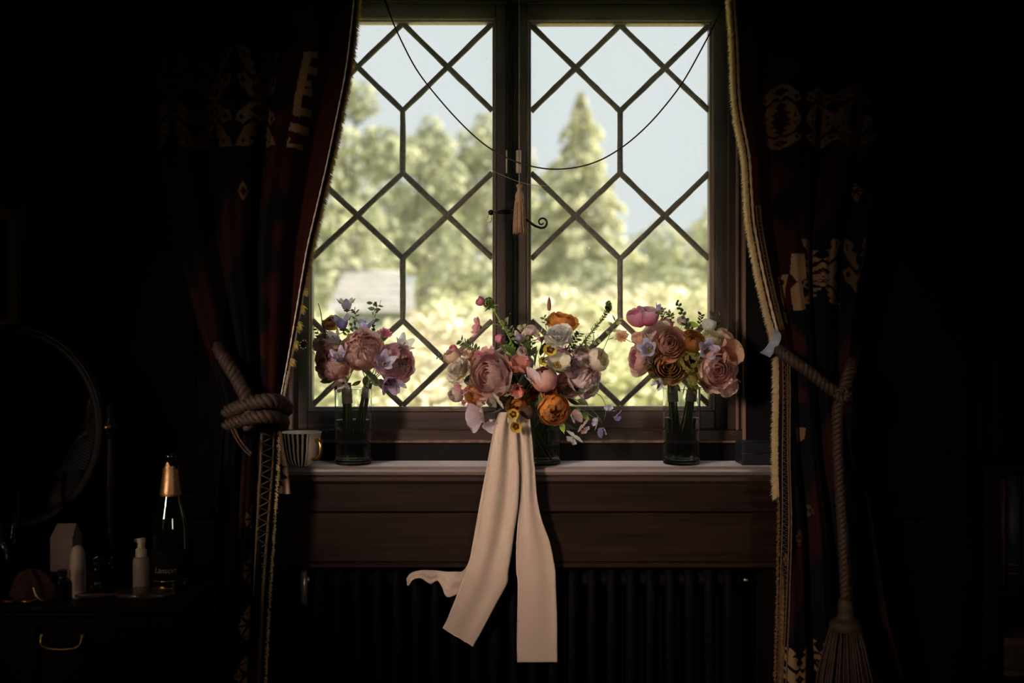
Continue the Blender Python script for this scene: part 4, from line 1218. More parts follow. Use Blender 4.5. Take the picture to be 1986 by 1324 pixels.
class Bouquet:
    def __init__(s, name, at, label, group=None):
        s.o = thing(name, at, label, 'bouquet', group); s.at = Vector(at); s.k = 0

    def head(s, name, pos, size, d, label, core=None, cmat=None):
        """a flower: its calyx / core mesh, with the petals as children"""
        s.k += 1
        me = cached(('calyx',), lambda: (MB().lathe([(0, -1.12), (.10, -1.10), (.12, -1.02), (.35, -.97), (.45, -.86), (.3, -.80), (0, -.78)], 10), GREEN)) if core is None else core
        o = link(name, me, s.o)
        o.location = Vector(pos) - s.at
        o.rotation_mode = 'QUATERNION'
        o.rotation_quaternion = facing(d, s.k * 1.3)
        o.scale = (size,) * 3
        if label: o['label'] = label
        return o

    def petal(s, head, me, loc=(0, 0, 0), rot=(0, 0, 0), scale=1.0, name='petal'):
        o = link(name, me, head)
        o.location = loc; o.rotation_euler = rot
        o.scale = (scale,) * 3 if not hasattr(scale, '__len__') else scale
        return o

    def rings(s, name, pos, size, d, col, layers, label, inner=None, core=None):
        h = s.head(name, pos, size, d, label, core)
        rnd = random.Random(s.k * 77 + len(name))
        for q, (n, R, hp, th1, fl, rf) in enumerate(layers):
            c = inner if (inner and q >= len(layers) // 2) else col
            for k in range(n):
                sd = (k * 3 + s.k) % 3
                me = cached(('petal', 'cup', c, R, hp, th1, fl, rf, sd), lambda: (cup(R, hp, th1, fl, rf, sd * 31 + q * 7), pm(c)))
                s.petal(h, me, rot=(rnd.uniform(-.06, .06), rnd.uniform(-.06, .06), 2 * PI * (k + q * .37) / n + rnd.uniform(-.15, .15)), scale=rnd.uniform(.95, 1.05))
        return h

    PEONY = [(5, 1.06, .80, 1.60, .10, .04), (6, .98, .62, 1.95, -.02, .05), (7, .90, .55, 2.25, -.05, .07), (7, .80, .52, 2.48, -.08, .09), (6, .68, .54, 2.65, -.08, .12), (6, .56, .56, 2.8, -.04, .14), (5, .42, .65, 2.95, 0, .16), (4, .26, .8, 3.0, 0, .18)]
    ROSE = [(5, 1.04, .95, 1.62, .16, .04), (5, .92, .9, 1.85, .07, .04), (5, .80, .85, 2.02, .02, .035), (5, .66, .9, 2.16, .0, .03), (4, .52, 1.0, 2.25, .0, .03), (4, .38, 1.05, 2.35, .0, .03), (3, .24, 1.3, 2.4, 0, .02)]
    RANU = [(7, 1.0, .62, 1.75, .02, .02), (7, .94, .62, 2.0, -.03, .02), (7, .87, .6, 2.2, -.05, .02), (6, .79, .62, 2.36, -.06, .02), (6, .68, .62, 2.48, -.06, .02), (5, .55, .7, 2.58, -.04, .02), (4, .38, .8, 2.65, 0, .02)]
    TULIP = [(4, 1.0, .95, 2.25, .06, .03), (4, .9, .95, 2.3, .08, .04), (4, .7, 1.0, 2.35, .05, .05)]
    BUD = [(4, 1.0, 1.1, 2.72, -.02, .01), (4, .96, 1.1, 2.85, -.03, .015)]
    OPENCUP = [(5, 1.15, .85, 1.45, .12, .05), (5, 1.0, .8, 1.7, .05, .05)]

    def peony(s, pos, size, d, col, label, inner=None): return s.rings('peony', pos, size, d, col, s.PEONY, label, inner)
    def rose(s, pos, size, d, col, label, inner=None): return s.rings('rose', pos, size, d, col, s.ROSE, label, inner)
    def ranunculus(s, pos, size, d, col, label, inner=None): return s.rings('ranunculus', pos, size, d, col, s.RANU, label, inner)
    def bud(s, pos, size, d, col, label, name='flower_bud'): return s.rings(name, pos, size, d, col, s.BUD, label)
    def tulip(s, pos, size, d, col, label, name='lisianthus', inner=None): return s.rings(name, pos, size, d, col, s.TULIP, label, inner)

    def poppy(s, pos, size, d, col, label, name='poppy', n=5, spot=None, wide=1.15, el=.45, centre=CENTRE, rf=.07):
        core = cached(('flower_centre', str(centre.name)), lambda: (stamens(), centre))
        h = s.head(name, pos, size, d, label, core)
        for k in range(n):
            sd = (k + s.k) % 3
            me = cached(('petal', 'blade', col, spot, wide, sd, rf), lambda: (blade(1.0, wide, .12, rf, sd * 13 + 5, curl=.28), pm(col, spot)))
            s.petal(h, me, rot=(0, -el + random.uniform(-.12, .12), 2 * PI * k / n), scale=random.uniform(.92, 1.06))
        return h

    def frilly(s, pos, size, d, col, label, name='carnation', lay=((9, 1.0, .15), (9, .88, .5), (8, .74, .85), (7, .58, 1.15), (5, .40, 1.4)), inner=None, wide=.62, rf=.09):
        h = s.head(name, pos, size, d, label)
        for q, (n, Ln, el) in enumerate(lay):
            c = inner if (inner and q >= len(lay) / 2) else col
            for k in range(n):
                sd = (k + q) % 3
                me = cached(('petal', 'frill', c, wide, sd, rf), lambda: (blade(1.0, wide, .10, rf, sd * 17 + 3, curl=.15, nu=8), pm(c)))
                s.petal(h, me, loc=(0, 0, -.35), rot=(random.uniform(-.2, .2), -el + random.uniform(-.12, .12), 2 * PI * (k + q * .4) / n), scale=Ln * random.uniform(.9, 1.08))
        return h

    def bell(s, pos, size, d, col, label, name='bellflower'):
        h = s.head(name, pos, size, d, label)
        def fn():
            rows = []
            for j in range(11):
                t = j / 10
                r = .16 + .52 * math.sin(min(1, t / .55) * PI / 2) if t < .6 else .68 + .42 * ((t - .6) / .4) ** 1.8
                row = []
                for i in range(41):
                    a = 2 * PI * i / 40
                    lobe = (.5 + .5 * math.cos(5 * a)) ** 1.0; lobe = 1 - abs(((5 * a / (2 * PI)) % 1) - .5) * 2 if False else lobe ** .8
                    tt = t * (1 - (1 - lobe) * .42 * max(0, t - .5) * 2)
                    rr = r * (1 + .34 * (lobe - .55) * max(0, t - .5) * 2)
                    row.append((rr * math.cos(a), rr * math.sin(a), -1.0 + 1.75 * tt))
                rows.append(row)
            return MB().grid(rows), pm(col)
        s.petal(h, cached(('corolla', col), fn), name='corolla')
        s.petal(h, cached(('style',), lambda: (MB().tube([(0, 0, -.9), (0, 0, -.1), (0, 0, .35)], [.05, .05, .09], 6), CENTRE)), name='style')
        sep = cached(('sepal',), lambda: (blade(.75, .26, .05, .0, 2, tip=1), LEAFG))
        for k in range(5): s.petal(h, sep, loc=(0, 0, -.98), rot=(0, -.6, 2 * PI * k / 5), name='sepal')
        return h

    def sweetpea(s, pos, size, d, col, label, wing=None, name='sweet_pea'):
        core = cached(('keel',), lambda: (MB().lathe([(0, -.35), (.12, -.25), (.2, 0), (.14, .25), (0, .4)], 8), GREEN))
        h = s.head(name, pos, size, d, label, core)
        st = cached(('petal', 'std', col), lambda: (blade(1.5, 2.5, .10, .08, 8, curl=-.1, nu=11), pm(col)))
        wg = cached(('petal', 'wing', wing or col), lambda: (blade(1.1, 1.0, .2, .05, 9, curl=.25), pm(wing or col)))
        s.petal(h, st, rot=(0, -1.05, PI / 2))
        s.petal(h, wg, rot=(.5, -.7, -PI / 2 - .45)); s.petal(h, wg, rot=(-.5, -.7, -PI / 2 + .45))
        return h

    def viola(s, pos, size, d, col, label, name='viola'):
        return s.poppy(pos, size, d, col, label, name, 5, (0.06, 0.012, 0.01), 1.05, .12, CENTRE, .05)

    def stem(s, pts, r=.0016, mat=None, name='stem', taper=.6, n=14):
        p = spline(pts, n)
        return put(name, MB().tube(p, [r * (1 - (1 - taper) * i / (n - 1)) for i in range(n)], 6), mat or GREEN, s.o)

    def sprig(s, pts, n, leaf, mat, label=None, name='leaf_sprig', tip=True, wide=.5, up=.5, r=.0011, pair=True, seed=0, t0=.25):
        p = spline(pts, 20)
        st = put(name, MB().tube(p, [r * (1 - .5 * i / 19) for i in range(20)], 5), GREEN if mat is not LEAFK else LEAFK, s.o)
        if label: st['label'] = label
        rnd = random.Random(seed + len(pts) * 7 + n)
        me = cached(('leaf', mat.name, wide, tip), lambda: (blade(1.0, wide, .10, .03, 4, tip=1 if tip else 0, curl=.12, nu=5, nv=7), mat))
        for k in range(n):
            t = t0 + (1 - t0) * (k + .5) / n
            i = min(18, int(t * 19)); f = t * 19 - i
            q = p[i].lerp(p[i + 1], f); tg = (p[i + 1] - p[i]).normalized()
            side = tg.cross(Vector((0, 1, 0)))
            if side.length < .1: side = Vector((1, 0, 0))
            side = side.normalized() * (1 if k % 2 else -1)
            d = (side + tg * up + Vector((0, rnd.uniform(-.8, .8), rnd.uniform(-.25, .25)))).normalized()
            o = link('leaf', me, st)
            o.location = q - s.at
            o.rotation_mode = 'QUATERNION'
            o.rotation_quaternion = d.to_track_quat('X', 'Z') @ Quaternion((1, 0, 0), 1.25 + rnd.uniform(-.8, .8))
            o.scale = (leaf * rnd.uniform(.75, 1.15),) * 3
        return st

    def leaf(s, pos, size, d, mat, name='leaf', wide=.45, roll=0.0, label=None):
        me = cached(('leaf', mat.name, wide, 'solo'), lambda: (blade(1.0, wide, .08, .03, 4, tip=1, curl=-.12, nu=5, nv=8), mat))
        o = link(name, me, s.o)
        o.location = Vector(pos) - s.at; o.rotation_mode = 'QUATERNION'
        o.rotation_quaternion = Vector(d).normalized().to_track_quat('X', 'Z') @ Quaternion((1, 0, 0), roll * .35 + 1.0)
        o.scale = (size,) * 3
        return o

    def cluster(s, pos, R, mat, label, name='green_flower_cluster', n=60, fl=.0055, seed=1, squash=(1, 1, 1)):
        """a head of many small florets"""
        rnd = random.Random(seed)
        mb = MB()
        for k in range(n):
            d = Vector((rnd.gauss(0, 1), rnd.gauss(0, 1), rnd.gauss(0, 1))).normalized()
            c = Vector(pos) + Vector([d[i] * R * squash[i] * rnd.uniform(.75, 1.05) for i in range(3)])
            a = d.orthogonal().normalized(); b = d.cross(a)
            for q in range(5):
                g = 2 * PI * q / 5 + k
                e = a * math.cos(g) + b * math.sin(g); f = d.cross(e)
                i0 = [mb.vert(c, (.5, 0)), mb.vert(c + e * fl * .6 + f * fl * .42 + d * fl * .2, (1, .6)), mb.vert(c + e * fl + d * fl * .3, (.5, 1)), mb.vert(c + e * fl * .6 - f * fl * .42 + d * fl * .2, (0, .6))]
                mb.face(*i0)
        o = put(name, mb, mat, s.o); o['label'] = label
        return o

    def spike(s, pts, n, size, mat, label, name='bud_spike', seed=0, r=.0011):
        st = put(name, MB().tube(spline(pts, 14), r, 5), GREEN, s.o)
        st['label'] = label
        p = spline(pts, 40)
        me = cached(('bud', mat.name), lambda: (MB().lathe([(0, -.5), (.3, -.35), (.42, 0), (.28, .35), (0, .6)], 7), mat))
        rnd = random.Random(seed)
        for k in range(n):
            i = 8 + int(31 * k / n)
            a = k * 2.4
            tg = (p[min(39, i + 1)] - p[i - 1]).normalized(); e = tg.orthogonal().normalized(); f = tg.cross(e)
            d = (e * math.cos(a) + f * math.sin(a) + tg * .6).normalized()
            o = link('bud', me, st); o.location = p[i] + d * size * .5 - s.at
            o.rotation_mode = 'QUATERNION'; o.rotation_quaternion = d.to_track_quat('Z', 'Y')
            o.scale = (size * (1.1 - .5 * k / n),) * 3
        return st

    def handle(s, top, bottom, r, n, splay=1.0, seed=0, tape=None, stem_mat=None):
        """the bound stems"""
        rnd = random.Random(seed)
        top, bottom = Vector(top), Vector(bottom)
        for k in range(n):
            a = 2.4 * k; q = math.sqrt((k + .5) / n)
            o1 = Vector((math.cos(a) * r * q, math.sin(a) * r * q, 0))
            o2 = Vector((math.cos(a + .5) * r * q * splay, math.sin(a + .5) * r * q * splay, rnd.uniform(-.006, .010)))
            s.stem([top + o1, (top + bottom) / 2 + (o1 + o2) * .42, bottom + o2], .0021, stem_mat, n=8, taper=.95)
        if tape:
            t0, t1 = tape
            a, b = top.lerp(bottom, t0), top.lerp(bottom, t1)
            m = 7
            mb = MB().tube([a.lerp(b, i / (m - 1)) for i in range(m)], [r * 1.12 + .0006 * math.sin(i * 2.6) for i in range(m)], 16, False)
            o = put('tape_binding', mb, TAPE, s.o); o['label'] = 'cream tape bound round the stems'
            return o


def stamens():
    mb = MB().blob((0, 0, .02), .16, 10, 6)
    for k in range(22):
        a = 2.4 * k; r = .12 + .22 * (k % 4) / 3
        mb.tube([(0.05 * math.cos(a), .05 * math.sin(a), 0), (r * math.cos(a), r * math.sin(a), .22)], [.012, .02], 4)
    return mb


K = 2.64 / FPX   # metres per photo pixel at the flowers
def at(px, py, Y=2.64): return P(px, py, Y)

# ---- glass vases
def lathe_in(prof, n=48): return MB().lathe(prof, n, (0, 0, 0), False)
def vase(px, py_top, py_base, hw, Y, label, water_py, name='glass_vase', wall=.0032, base=.012):
    zt = Z(py_top, Y); r = hw / FPX * Y; h = zt - SILLZ
    t = thing(name, (X(px, Y), Y, SILLZ), label, 'vase')
    o3 = .0008
    prof = [(0, o3), (r - .004, o3), (r - .001, o3 + .0015), (r, o3 + .004), (r, h - .001), (r - wall * .5, h), (r - wall, h - .001), (r - wall, base + .004), (r - wall - .003, base + .001), (0, base)]
    put('glass_body', lathe_in(prof), VASE, t, at=t.location) if False else None
    mb = MB().lathe([(max(a, 1e-5), b) for a, b in prof], 56, t.location, False)
    put('glass_body', mb, VASE, t)
    wz = Z(water_py, Y) - SILLZ; rw = r - wall - .0002
    mb = MB().lathe([(1e-5, base + .0004), (rw - .003, base + .0015), (rw, base + .0045), (rw, wz), (rw - .0012, wz - .0008), (1e-5, wz - .001)], 56, t.location, False)
    put('water', mb, WATER, t)
    return t
YV = 2.665
vase(685, 753, 0, 36, YV, 'tall clear glass vase half full of water, holding the lilac and pink posies', 814)
vase(1322, 753, 0, 36, YV, 'tall clear glass vase half full of water, holding the coral and rust posies', 810)
vase(1043, 815, 0, 45, YV, 'low clear glass vase standing behind the long ribbon', 859)

# ---- posies in the first vase
F0 = (0, -1, .25)
b = Bouquet('posy', at(672, 740, YV), 'posy of dusty pink peonies and a violet bellflower on the left in its vase', 'posies in the glass vases')
b.handle(at(672, 742, YV - .01), at(676, 838, YV - .012), .0125, 12, 1.35, 1, (.12, .42))
b.peony(at(645, 700, 2.63), 37 * K, (-.45, -1, .15), 'dusty', 'dusty pink peony, lowest on the left')
b.peony(at(624, 662, 2.69), 20 * K, (-.5, -.4, .7), 'blush', 'small pale peony behind the others')
b.rose(at(641, 624, 2.69), 17 * K, (-.3, -.5, .8), 'apricot', 'orange rose behind the violet bell')
b.bell(at(663, 624, 2.63), 17 * K, (-.1, -.25, 1), 'violet', 'violet blue bellflower')
b.bell(at(648, 655, 2.61), 15 * K, (-.55, -.5, .75), 'palelilac', 'white lilac bellflower bud')
b.bell(at(657, 690, 2.585), 15 * K, (-.25, -.7, .8), 'lavender', 'lavender bellflower lying on the lowest peony')
b.bell(at(672, 589, 2.66), 15 * K, (-.05, -.1, 1), 'palelilac', 'pale lilac bellflower at the very top')
b.bell(at(664, 744, 2.62), 15 * K, (-.1, -.5, -.8), 'greymauve', 'faded bellflower hanging at the rim')
h = b.head('scabious_seedhead', at(590, 668, 2.66), 8 * K, (-.5, -1, .3), 'dark scabious seed head', cached(('seedhead',), lambda: (MB().blob((0, 0, 0), .9, 12, 8), DARKC)))
pk = cached(('petal', 'bit'), lambda: (blade(.8, .5, .1, .1, 3), pm('sweetpink')))
for k in range(9): b.petal(h, pk, loc=(.7 * math.cos(k * .7), .7 * math.sin(k * .7), 0), rot=(0, -.4, k * .7), scale=.75)
b.stem([at(595, 671, 2.66), at(612, 688, 2.66), at(640, 715, 2.66)], .0011)
b.sprig([at(640, 690, 2.66), at(624, 660, 2.665), at(612, 632, 2.67)], 12, 8 * K, LEAFG, seed=3)
b.sprig([at(632, 660, 2.66), at(628, 648, 2.66), at(607, 662, 2.66)], 7, 8 * K, LEAFG, seed=4)
b.stem([at(632, 650, 2.67), at(625, 625, 2.675), at(622, 605, 2.675), at(617, 588, 2.675)], .0016, LEAFK)
b.sprig([at(668, 668, 2.65), at(676, 645, 2.65), at(690, 612, 2.655), at(686, 600, 2.65)], 12, 11 * K, LEAFG, seed=6)
b.sprig([at(655, 650, 2.63), at(672, 640, 2.63), at(690, 632, 2.635)], 8, 12 * K, LEAFG, seed=7)
for k, (px, py, dx, dz) in enumerate(((650, 735, -1, -.4), (660, 742, -.6, -.7), (640, 738, -1, -.1), (675, 742, .3, -1), (668, 730, -.2, -.9), (652, 745, -.9, -.5))):
    b.leaf(at(px, py, 2.635), 22 * K, (dx, -.4, dz), LEAFK, roll=k)
for k in range(6):
    b.stem([at(672, 744, YV), at(655 + k * 6, 715, 2.65), at(648 + k * 8, 690, 2.65)], .0014)

b = Bouquet('posy', at(712, 742, YV), 'posy with two large pink peonies and lilac bells, on the right in its vase', 'posies in the glass vases')
b.handle(at(714, 742, YV), at(697, 836, YV + .004), .0115, 11, 1.4, 2, (.10, .30))
b.peony(at(702, 678, 2.61), 37 * K, (.1, -1, .35), 'dusty', 'large dusty pink peony at the front centre')
b.peony(at(770, 706, 2.64), 35 * K, (.55, -1, .1), 'deeprose', 'deep rose peony on the right', 'dustyrose')
b.bell(at(708, 628, 2.65), 17 * K, (.1, -.15, 1), 'lavender', 'lavender bellflower behind the big peony')
b.bell(at(745, 701, 2.585), 17 * K, (.35, -1, .45), 'lavender', 'open lavender bellflower between the peonies')
b.bell(at(783, 668, 2.66), 17 * K, (.5, -.6, .6), 'palelilac', 'pale lilac open bellflower at the right edge')
b.bell(at(757, 742, 2.61), 19 * K, (.4, -.6, -.55), 'purple', 'dark mauve bellflower hanging under the right peony')
b.bell(at(772, 748, 2.66), 13 * K, (.5, -.3, -.8), 'palelilac', 'small pale bell below the right peony')
b.frilly(at(749, 645, 2.63), 15 * K, (.5, -.7, .6), 'hotpink', 'bright pink scabious', 'scabious', ((11, 1.0, .1), (10, .8, .45), (8, .55, .8)), wide=.36, rf=.12)
b.frilly(at(731, 646, 2.67), 15 * K, (-.3, -.5, .8), 'blush', 'pale pink scabious behind the bright one', 'scabious', ((11, 1.0, .1), (10, .8, .45), (8, .55, .8)), wide=.36, rf=.12)
b.frilly(at(737, 712, 2.575), 14 * K, (-.1, -1, .15), 'mauve', 'mauve scabious in front', 'scabious', ((11, 1.0, .1), (10, .8, .45), (8, .55, .8)), wide=.36, rf=.12)
b.spike([at(722, 665, 2.66), at(724, 645, 2.66), at(724, 622, 2.66)], 26, 5 * K, DARKC, 'brown seed spike')
b.sprig([at(715, 640, 2.66), at(728, 610, 2.67), at(722, 586, 2.67)], 6, 14 * K, LEAFG, seed=9)
b.sprig([at(722, 610, 2.67), at(730, 596, 2.67), at(738, 590, 2.67)], 4, 12 * K, LEAFG, seed=10)
b.stem([at(744, 650, 2.62), at(738, 668, 2.62), at(728, 690, 2.63)], .0013)
for k, (px, py, dx, dz) in enumerate(((706, 735, .5, -.8), (720, 738, 1, -.5), (735, 735, .8, -.6), (712, 728, -.3, -.9), (700, 738, -.8, -.5), (742, 742, .9, -.3), (725, 725, .2, -1))):
    b.leaf(at(px, py, 2.625), 24 * K, (dx, -.4, dz), LEAFK, roll=k * 1.1)
for k in range(7):
    b.stem([at(713, 744, YV), at(702 + k * 8, 715, 2.65), at(700 + k * 10, 690, 2.65)], .0014)

# ---- the bride's bouquet, hung over the front of the low vase, with its long ribbon
b = Bouquet('bridal_bouquet', at(1015, 815, 2.64), 'large loose bouquet in the middle, tied with a long trailing ivory ribbon')
BB = b
b.handle(at(1018, 800, 2.66), at(1052, 884, 2.66), .016, 14, 1.5, 3)
b.rose(at(947, 727, 2.59), 41 * K, (-.55, -.8, .12), 'dustyrose', 'big dusty pink garden rose, half turned left')
b.frilly(at(887, 716, 2.61), 33 * K, (-.6, -.7, .4), 'cream', 'cream ruffled bloom at the left edge', 'lisianthus', wide=.95, inner='blush')
b.tulip(at(878, 690, 2.64), 17 * K, (-.4, -.4, .8), 'peach', 'small peach rose above the cream bloom')
b.frilly(at(909, 690, 2.635), 28 * K, (-.3, -.6, .7), 'peach', 'peach ruffled bloom behind the cream one', 'lisianthus', wide=.9)
b.rose(at(918, 768, 2.62), 20 * K, (-.6, -.8, -.2), 'apricot', 'orange rose under the dusty pink one')
b.tulip(at(884, 765, 2.64), 15 * K, (-.8, -.5, -.35), 'greymauve', 'faded mauve rosebud at the lower left')
b.poppy(at(1008, 720, 2.585), 35 * K, (.0, -.75, .75), 'coral', 'dark coral poppy beside the garden rose', el=.75)
b.poppy(at(1003, 752, 2.585), 24 * K, (-.1, -.9, -.3), 'coral', 'small coral flower below the poppy', el=.7)
b.sweetpea(at(1027, 736, 2.56), 17 * K, (.25, -.9, .3), 'sweetpink', 'pink sweet pea in front of the poppy')
b.bud(at(1056, 735, 2.575), 25 * K, (-.2, -.5, .8), 'dusty', 'round pink peony bud', 'peony_bud')
b.rose(at(1101, 748, 2.62), 24 * K, (.2, -.9, -.2), 'deeprose', 'dark pink rose below the white flower')
b.poppy(at(1080, 712, 2.565), 32 * K, (.1, -.55, .8), 'ivory', 'ivory open flower in front', 'anemone', 7, el=.22, wide=.85)
b.frilly(at(1085, 650, 2.572), 31 * K, (.0, -.85, .55), 'white', 'white carnation at the top', wide=.95)
b.rose(at(1090, 621, 2.65), 28 * K, (.1, -.35, 1), 'orange', 'orange rose at the very top')
b.viola(at(1068, 678, 2.57), 15 * K, (-.1, -1, .15), 'yellow', 'yellow viola with dark blotches below the carnation')
b.viola(at(1056, 698, 2.60), 12 * K, (-.3, -.8, -.4), 'yellow', 'second yellow viola, half hidden')
for px, py, c in ((1050, 662, 'magenta'), (1046, 650, 'blush'), (1084, 686, 'magenta'), (1096, 676, 'magenta'), (1105, 683, 'blush')):
    b.sweetpea(at(px, py, 2.605), 11 * K, (random.uniform(-.5, .5), -.8, .5), c, None, name='snapdragon')
b.peony(at(1134, 725, 2.63), 34 * K, (.55, -.8, .35), 'blush', 'pale pink peony on the right', 'dusty')
b.tulip(at(1138, 752, 2.64), 22 * K, (.5, -.5, -.6), 'blush', 'pale pink peony petals hanging on the right')
b.tulip(at(1158, 697, 2.64), 23 * K, (.7, -.6, .3), 'cream', 'cream rose at the right edge')
b.rose(at(1131, 684, 2.64), 19 * K, (.3, -.6, .8), 'blush', 'small blush rose above the pale peony', 'peach')
b.sweetpea(at(1117, 697, 2.595), 12 * K, (.2, -.9, .3), 'mauve', 'mauve sweet pea')
b.ranunculus(at(1075, 796, 2.575), 30 * K, (.25, -1, -.25), 'orange', 'dark orange ranunculus, lowest at the front', 'rust')
b.tulip(at(1066, 764, 2.61), 16 * K, (-.2, -.6, .5), 'orange', 'orange rosebud above the ranunculus')
b.rose(at(1004, 790, 2.60), 20 * K, (-.2, -.9, -.3), 'rust', 'rust rose over the ribbon knot')
b.viola(at(996, 803, 2.538), 13 * K, (-.2, -1, .1), 'goldenbrown', 'golden viola over the ribbon, the upper one')
b.viola(at(1001, 826, 2.535), 13 * K, (.1, -1, -.25), 'goldenbrown', 'golden viola over the ribbon, the lower one')
b.head('seedhead', at(1022, 800, 2.575), 15 * K, (.2, -1, 0), 'dark brown seed head', cached(('seedhead',), None))
b.sweetpea(at(961, 774, 2.575), 16 * K, (-.1, -.9, -.35), 'ivory', 'ivory sweet pea under the garden rose')
b.sweetpea(at(985, 762, 2.58), 15 * K, (.1, -.9, .2), 'greymauve', 'faded mauve sweet pea')
b.sweetpea(at(937, 802, 2.575), 25 * K, (-.5, -.8, -.4), 'sweetpink', 'pink sweet pea hanging at the lower left')
b.sweetpea(at(958, 814, 2.585), 19 * K, (.2, -.8, -.6), 'sweetpink', 'pink sweet pea beside the ribbon')
b.sweetpea(at(938, 782, 2.61), 15 * K, (-.4, -.8, .3), 'blush', 'blush sweet pea at the lower left')
b.sweetpea(at(1108, 806, 2.58), 15 * K, (.6, -.7, -.3), 'dustyrose', 'two-toned sweet pea beside the ranunculus', wing='white')
for px, py, d_, c, w_ in ((1192, 809, (.8, -.6, .1), 'lavender', 'violet'), (1170, 831, (-.1, -.7, -.8), 'lavender', 'lilac'), (1179, 797, (.1, -.8, .7), 'palelilac', 'lilac'), (1160, 818, (-.8, -.6, -.1), 'palelilac', 'palelilac')):
    b.sweetpea(at(px, py, 2.59), 12 * K, d_, c, None, wing=w_)
b.sweetpea(at(1112, 848, 2.58), 16 * K, (-.2, -1, -.2), 'white', 'white sweet pea trailing beside the low vase')
b.sweetpea(at(1128, 832, 2.59), 15 * K, (.5, -.8, .2), 'blush', 'pale pink sweet pea trailing beside the low vase')
b.stem([at(1095, 768, 2.60), at(1130, 780, 2.60), at(1152, 798, 2.595), at(1168, 818, 2.59)], .0013)
b.stem([at(1140, 755, 2.62), at(1165, 768, 2.61), at(1175, 790, 2.60), at(1172, 815, 2.59)], .0012)
b.stem([at(1090, 785, 2.60), at(1125, 793, 2.60), at(1150, 808, 2.59), at(1168, 820, 2.59)], .0014)
b.stem([at(1085, 800, 2.60), at(1093, 820, 2.59), at(1105, 835, 2.585), at(1113, 850, 2.58)], .0012)
b.stem([at(1093, 822, 2.59), at(1110, 828, 2.59), at(1126, 838, 2.59)], .0009)
b.stem([at(1150, 760, 2.62), at(1168, 752, 2.62), at(1176, 742, 2.62), at(1188, 744, 2.62)], .0006)
b.leaf(at(1126, 801, 2.59), 24 * K, (.8, -.3, -.55), LEAFL, label='bright green leaf')
b.leaf(at(1089, 817, 2.585), 26 * K, (.15, -.3, -.9), LEAFL)
b.leaf(at(1105, 790, 2.60), 24 * K, (.9, -.2, -.3), LEAFG)
for k, (px, py, dx, dz, m_) in enumerate(((1030, 765, -1, -.2, LEAFK), (1040, 775, .6, -.7, LEAFK), (1025, 780, -.5, -.9, LEAFK), (1048, 755, .9, .1, LEAFK), (1100, 772, .9, -.5, LEAFK), (1085, 765, .7, .3, LEAFK), (1015, 765, -.6, .6, LEAFK), (975, 790, -.8, -.5, LEAFK), (985, 800, -.5, -.9, LEAFK), (1045, 810, -.3, -1, LEAFK), (1110, 762, .8, .4, LEAFK), (1060, 775, .2, .9, LEAFK), (1120, 775, 1, -.4, LEAFK), (970, 800, .2, -1, LEAFK), (1040, 700, -.4, .8, LEAFK), (1030, 690, .4, .8, LEAFK), (1022, 685, -.1, 1, LEAFG), (1048, 690, .3, .9, LEAFK), (1040, 820, .3, -1, LEAFG), (1055, 815, -.2, -1, LEAFK), (1030, 745, .4, .8, LEAFK), (980, 775, -.3, -.8, LEAFK))):
    b.leaf(at(px, py, 2.61 + .01 * (k % 3)), (26 + 6 * (k % 3)) * K, (dx, -.35, dz), m_, roll=k * .9)
b.head('foliage_core', at(1030, 745, 2.66), 1, (0, 0, 1), None, cached(('foliage_core',), lambda: (MB().blob((0, 0, 0), .034, 14, 10), LEAFK)))
for k in range(26):
    a_ = k * 2.4; q_ = math.sqrt((k + .5) / 26)
    b.leaf(at(1035 + 60 * q_ * math.cos(a_), 728 + 52 * q_ * math.sin(a_), 2.635 - .012 * (k % 3)), (30 + 5 * (k % 3)) * K, (math.cos(a_), -.5, math.sin(a_) * -1 + .1), LEAFG if k % 3 else LEAFK, roll=k * .8)
b.rose(at(1040, 762, 2.62), 17 * K, (-.1, -.9, .1), 'rust', 'rust bloom deep in the middle')
b.tulip(at(1020, 705, 2.625), 15 * K, (-.1, -.6, .7), 'mauve', None, name='flower_bud')
b.rose(at(975, 690, 2.64), 20 * K, (-.2, -.6, .8), 'greymauve', 'greyish rose behind the big garden rose')
b.tulip(at(1110, 720, 2.60), 14 * K, (.4, -.8, .3), 'mauve', 'mauve bud by the ivory flower', name='flower_bud')
# pink side-on blooms at the upper left
b.poppy(at(931, 634, 2.62), 26 * K, (-1, -.18, .15), 'hotpink', 'hot pink flower seen from the side', 'silene', 5, el=.12, wide=.75)
b.poppy(at(944, 688, 2.61), 22 * K, (-.3, -.55, .85), 'hotpink', 'hot pink open flower', 'silene', 5, el=.1, wide=.7)
b.tulip(at(931, 584, 2.62), 9 * K, (-.8, -.3, .6), 'hotpink', 'hot pink bud at the top left', name='flower_bud')
b.tulip(at(969, 657, 2.60), 9 * K, (.8, -.4, -.1), 'hotpink', 'small hot pink bud', name='flower_bud')
b.tulip(at(879, 676, 2.64), 8 * K, (-.4, -.5, .7), 'hotpink', None, name='flower_bud')
for px, py in ((893, 748), (906, 758), (903, 780)):
    b.sweetpea(at(px, py, 2.60), 9 * K, (-.6, -.8, .1), 'hotpink', None, name='small_pink_flower')
b.stem([at(1002, 690, 2.62), at(986, 650, 2.615), at(966, 615, 2.615), at(952, 592, 2.615)], .0030, LEAFL, 'thick_stem', .6)
b.cluster(at(948, 588, 2.615), 11 * K, LEAFG, 'green bud cluster at the tip of the thick stem', 'bud_cluster', 40, .006)
for k, (dx, dz) in enumerate(((-1, .1), (.9, .2), (-.7, -.6), (.8, -.7), (.1, .9), (-.4, .9), (1, -.3))):
    b.leaf(at(951, 594, 2.612), 17 * K, (dx, -.3, dz), LEAFL if k % 2 else LEAFG, wide=.25)
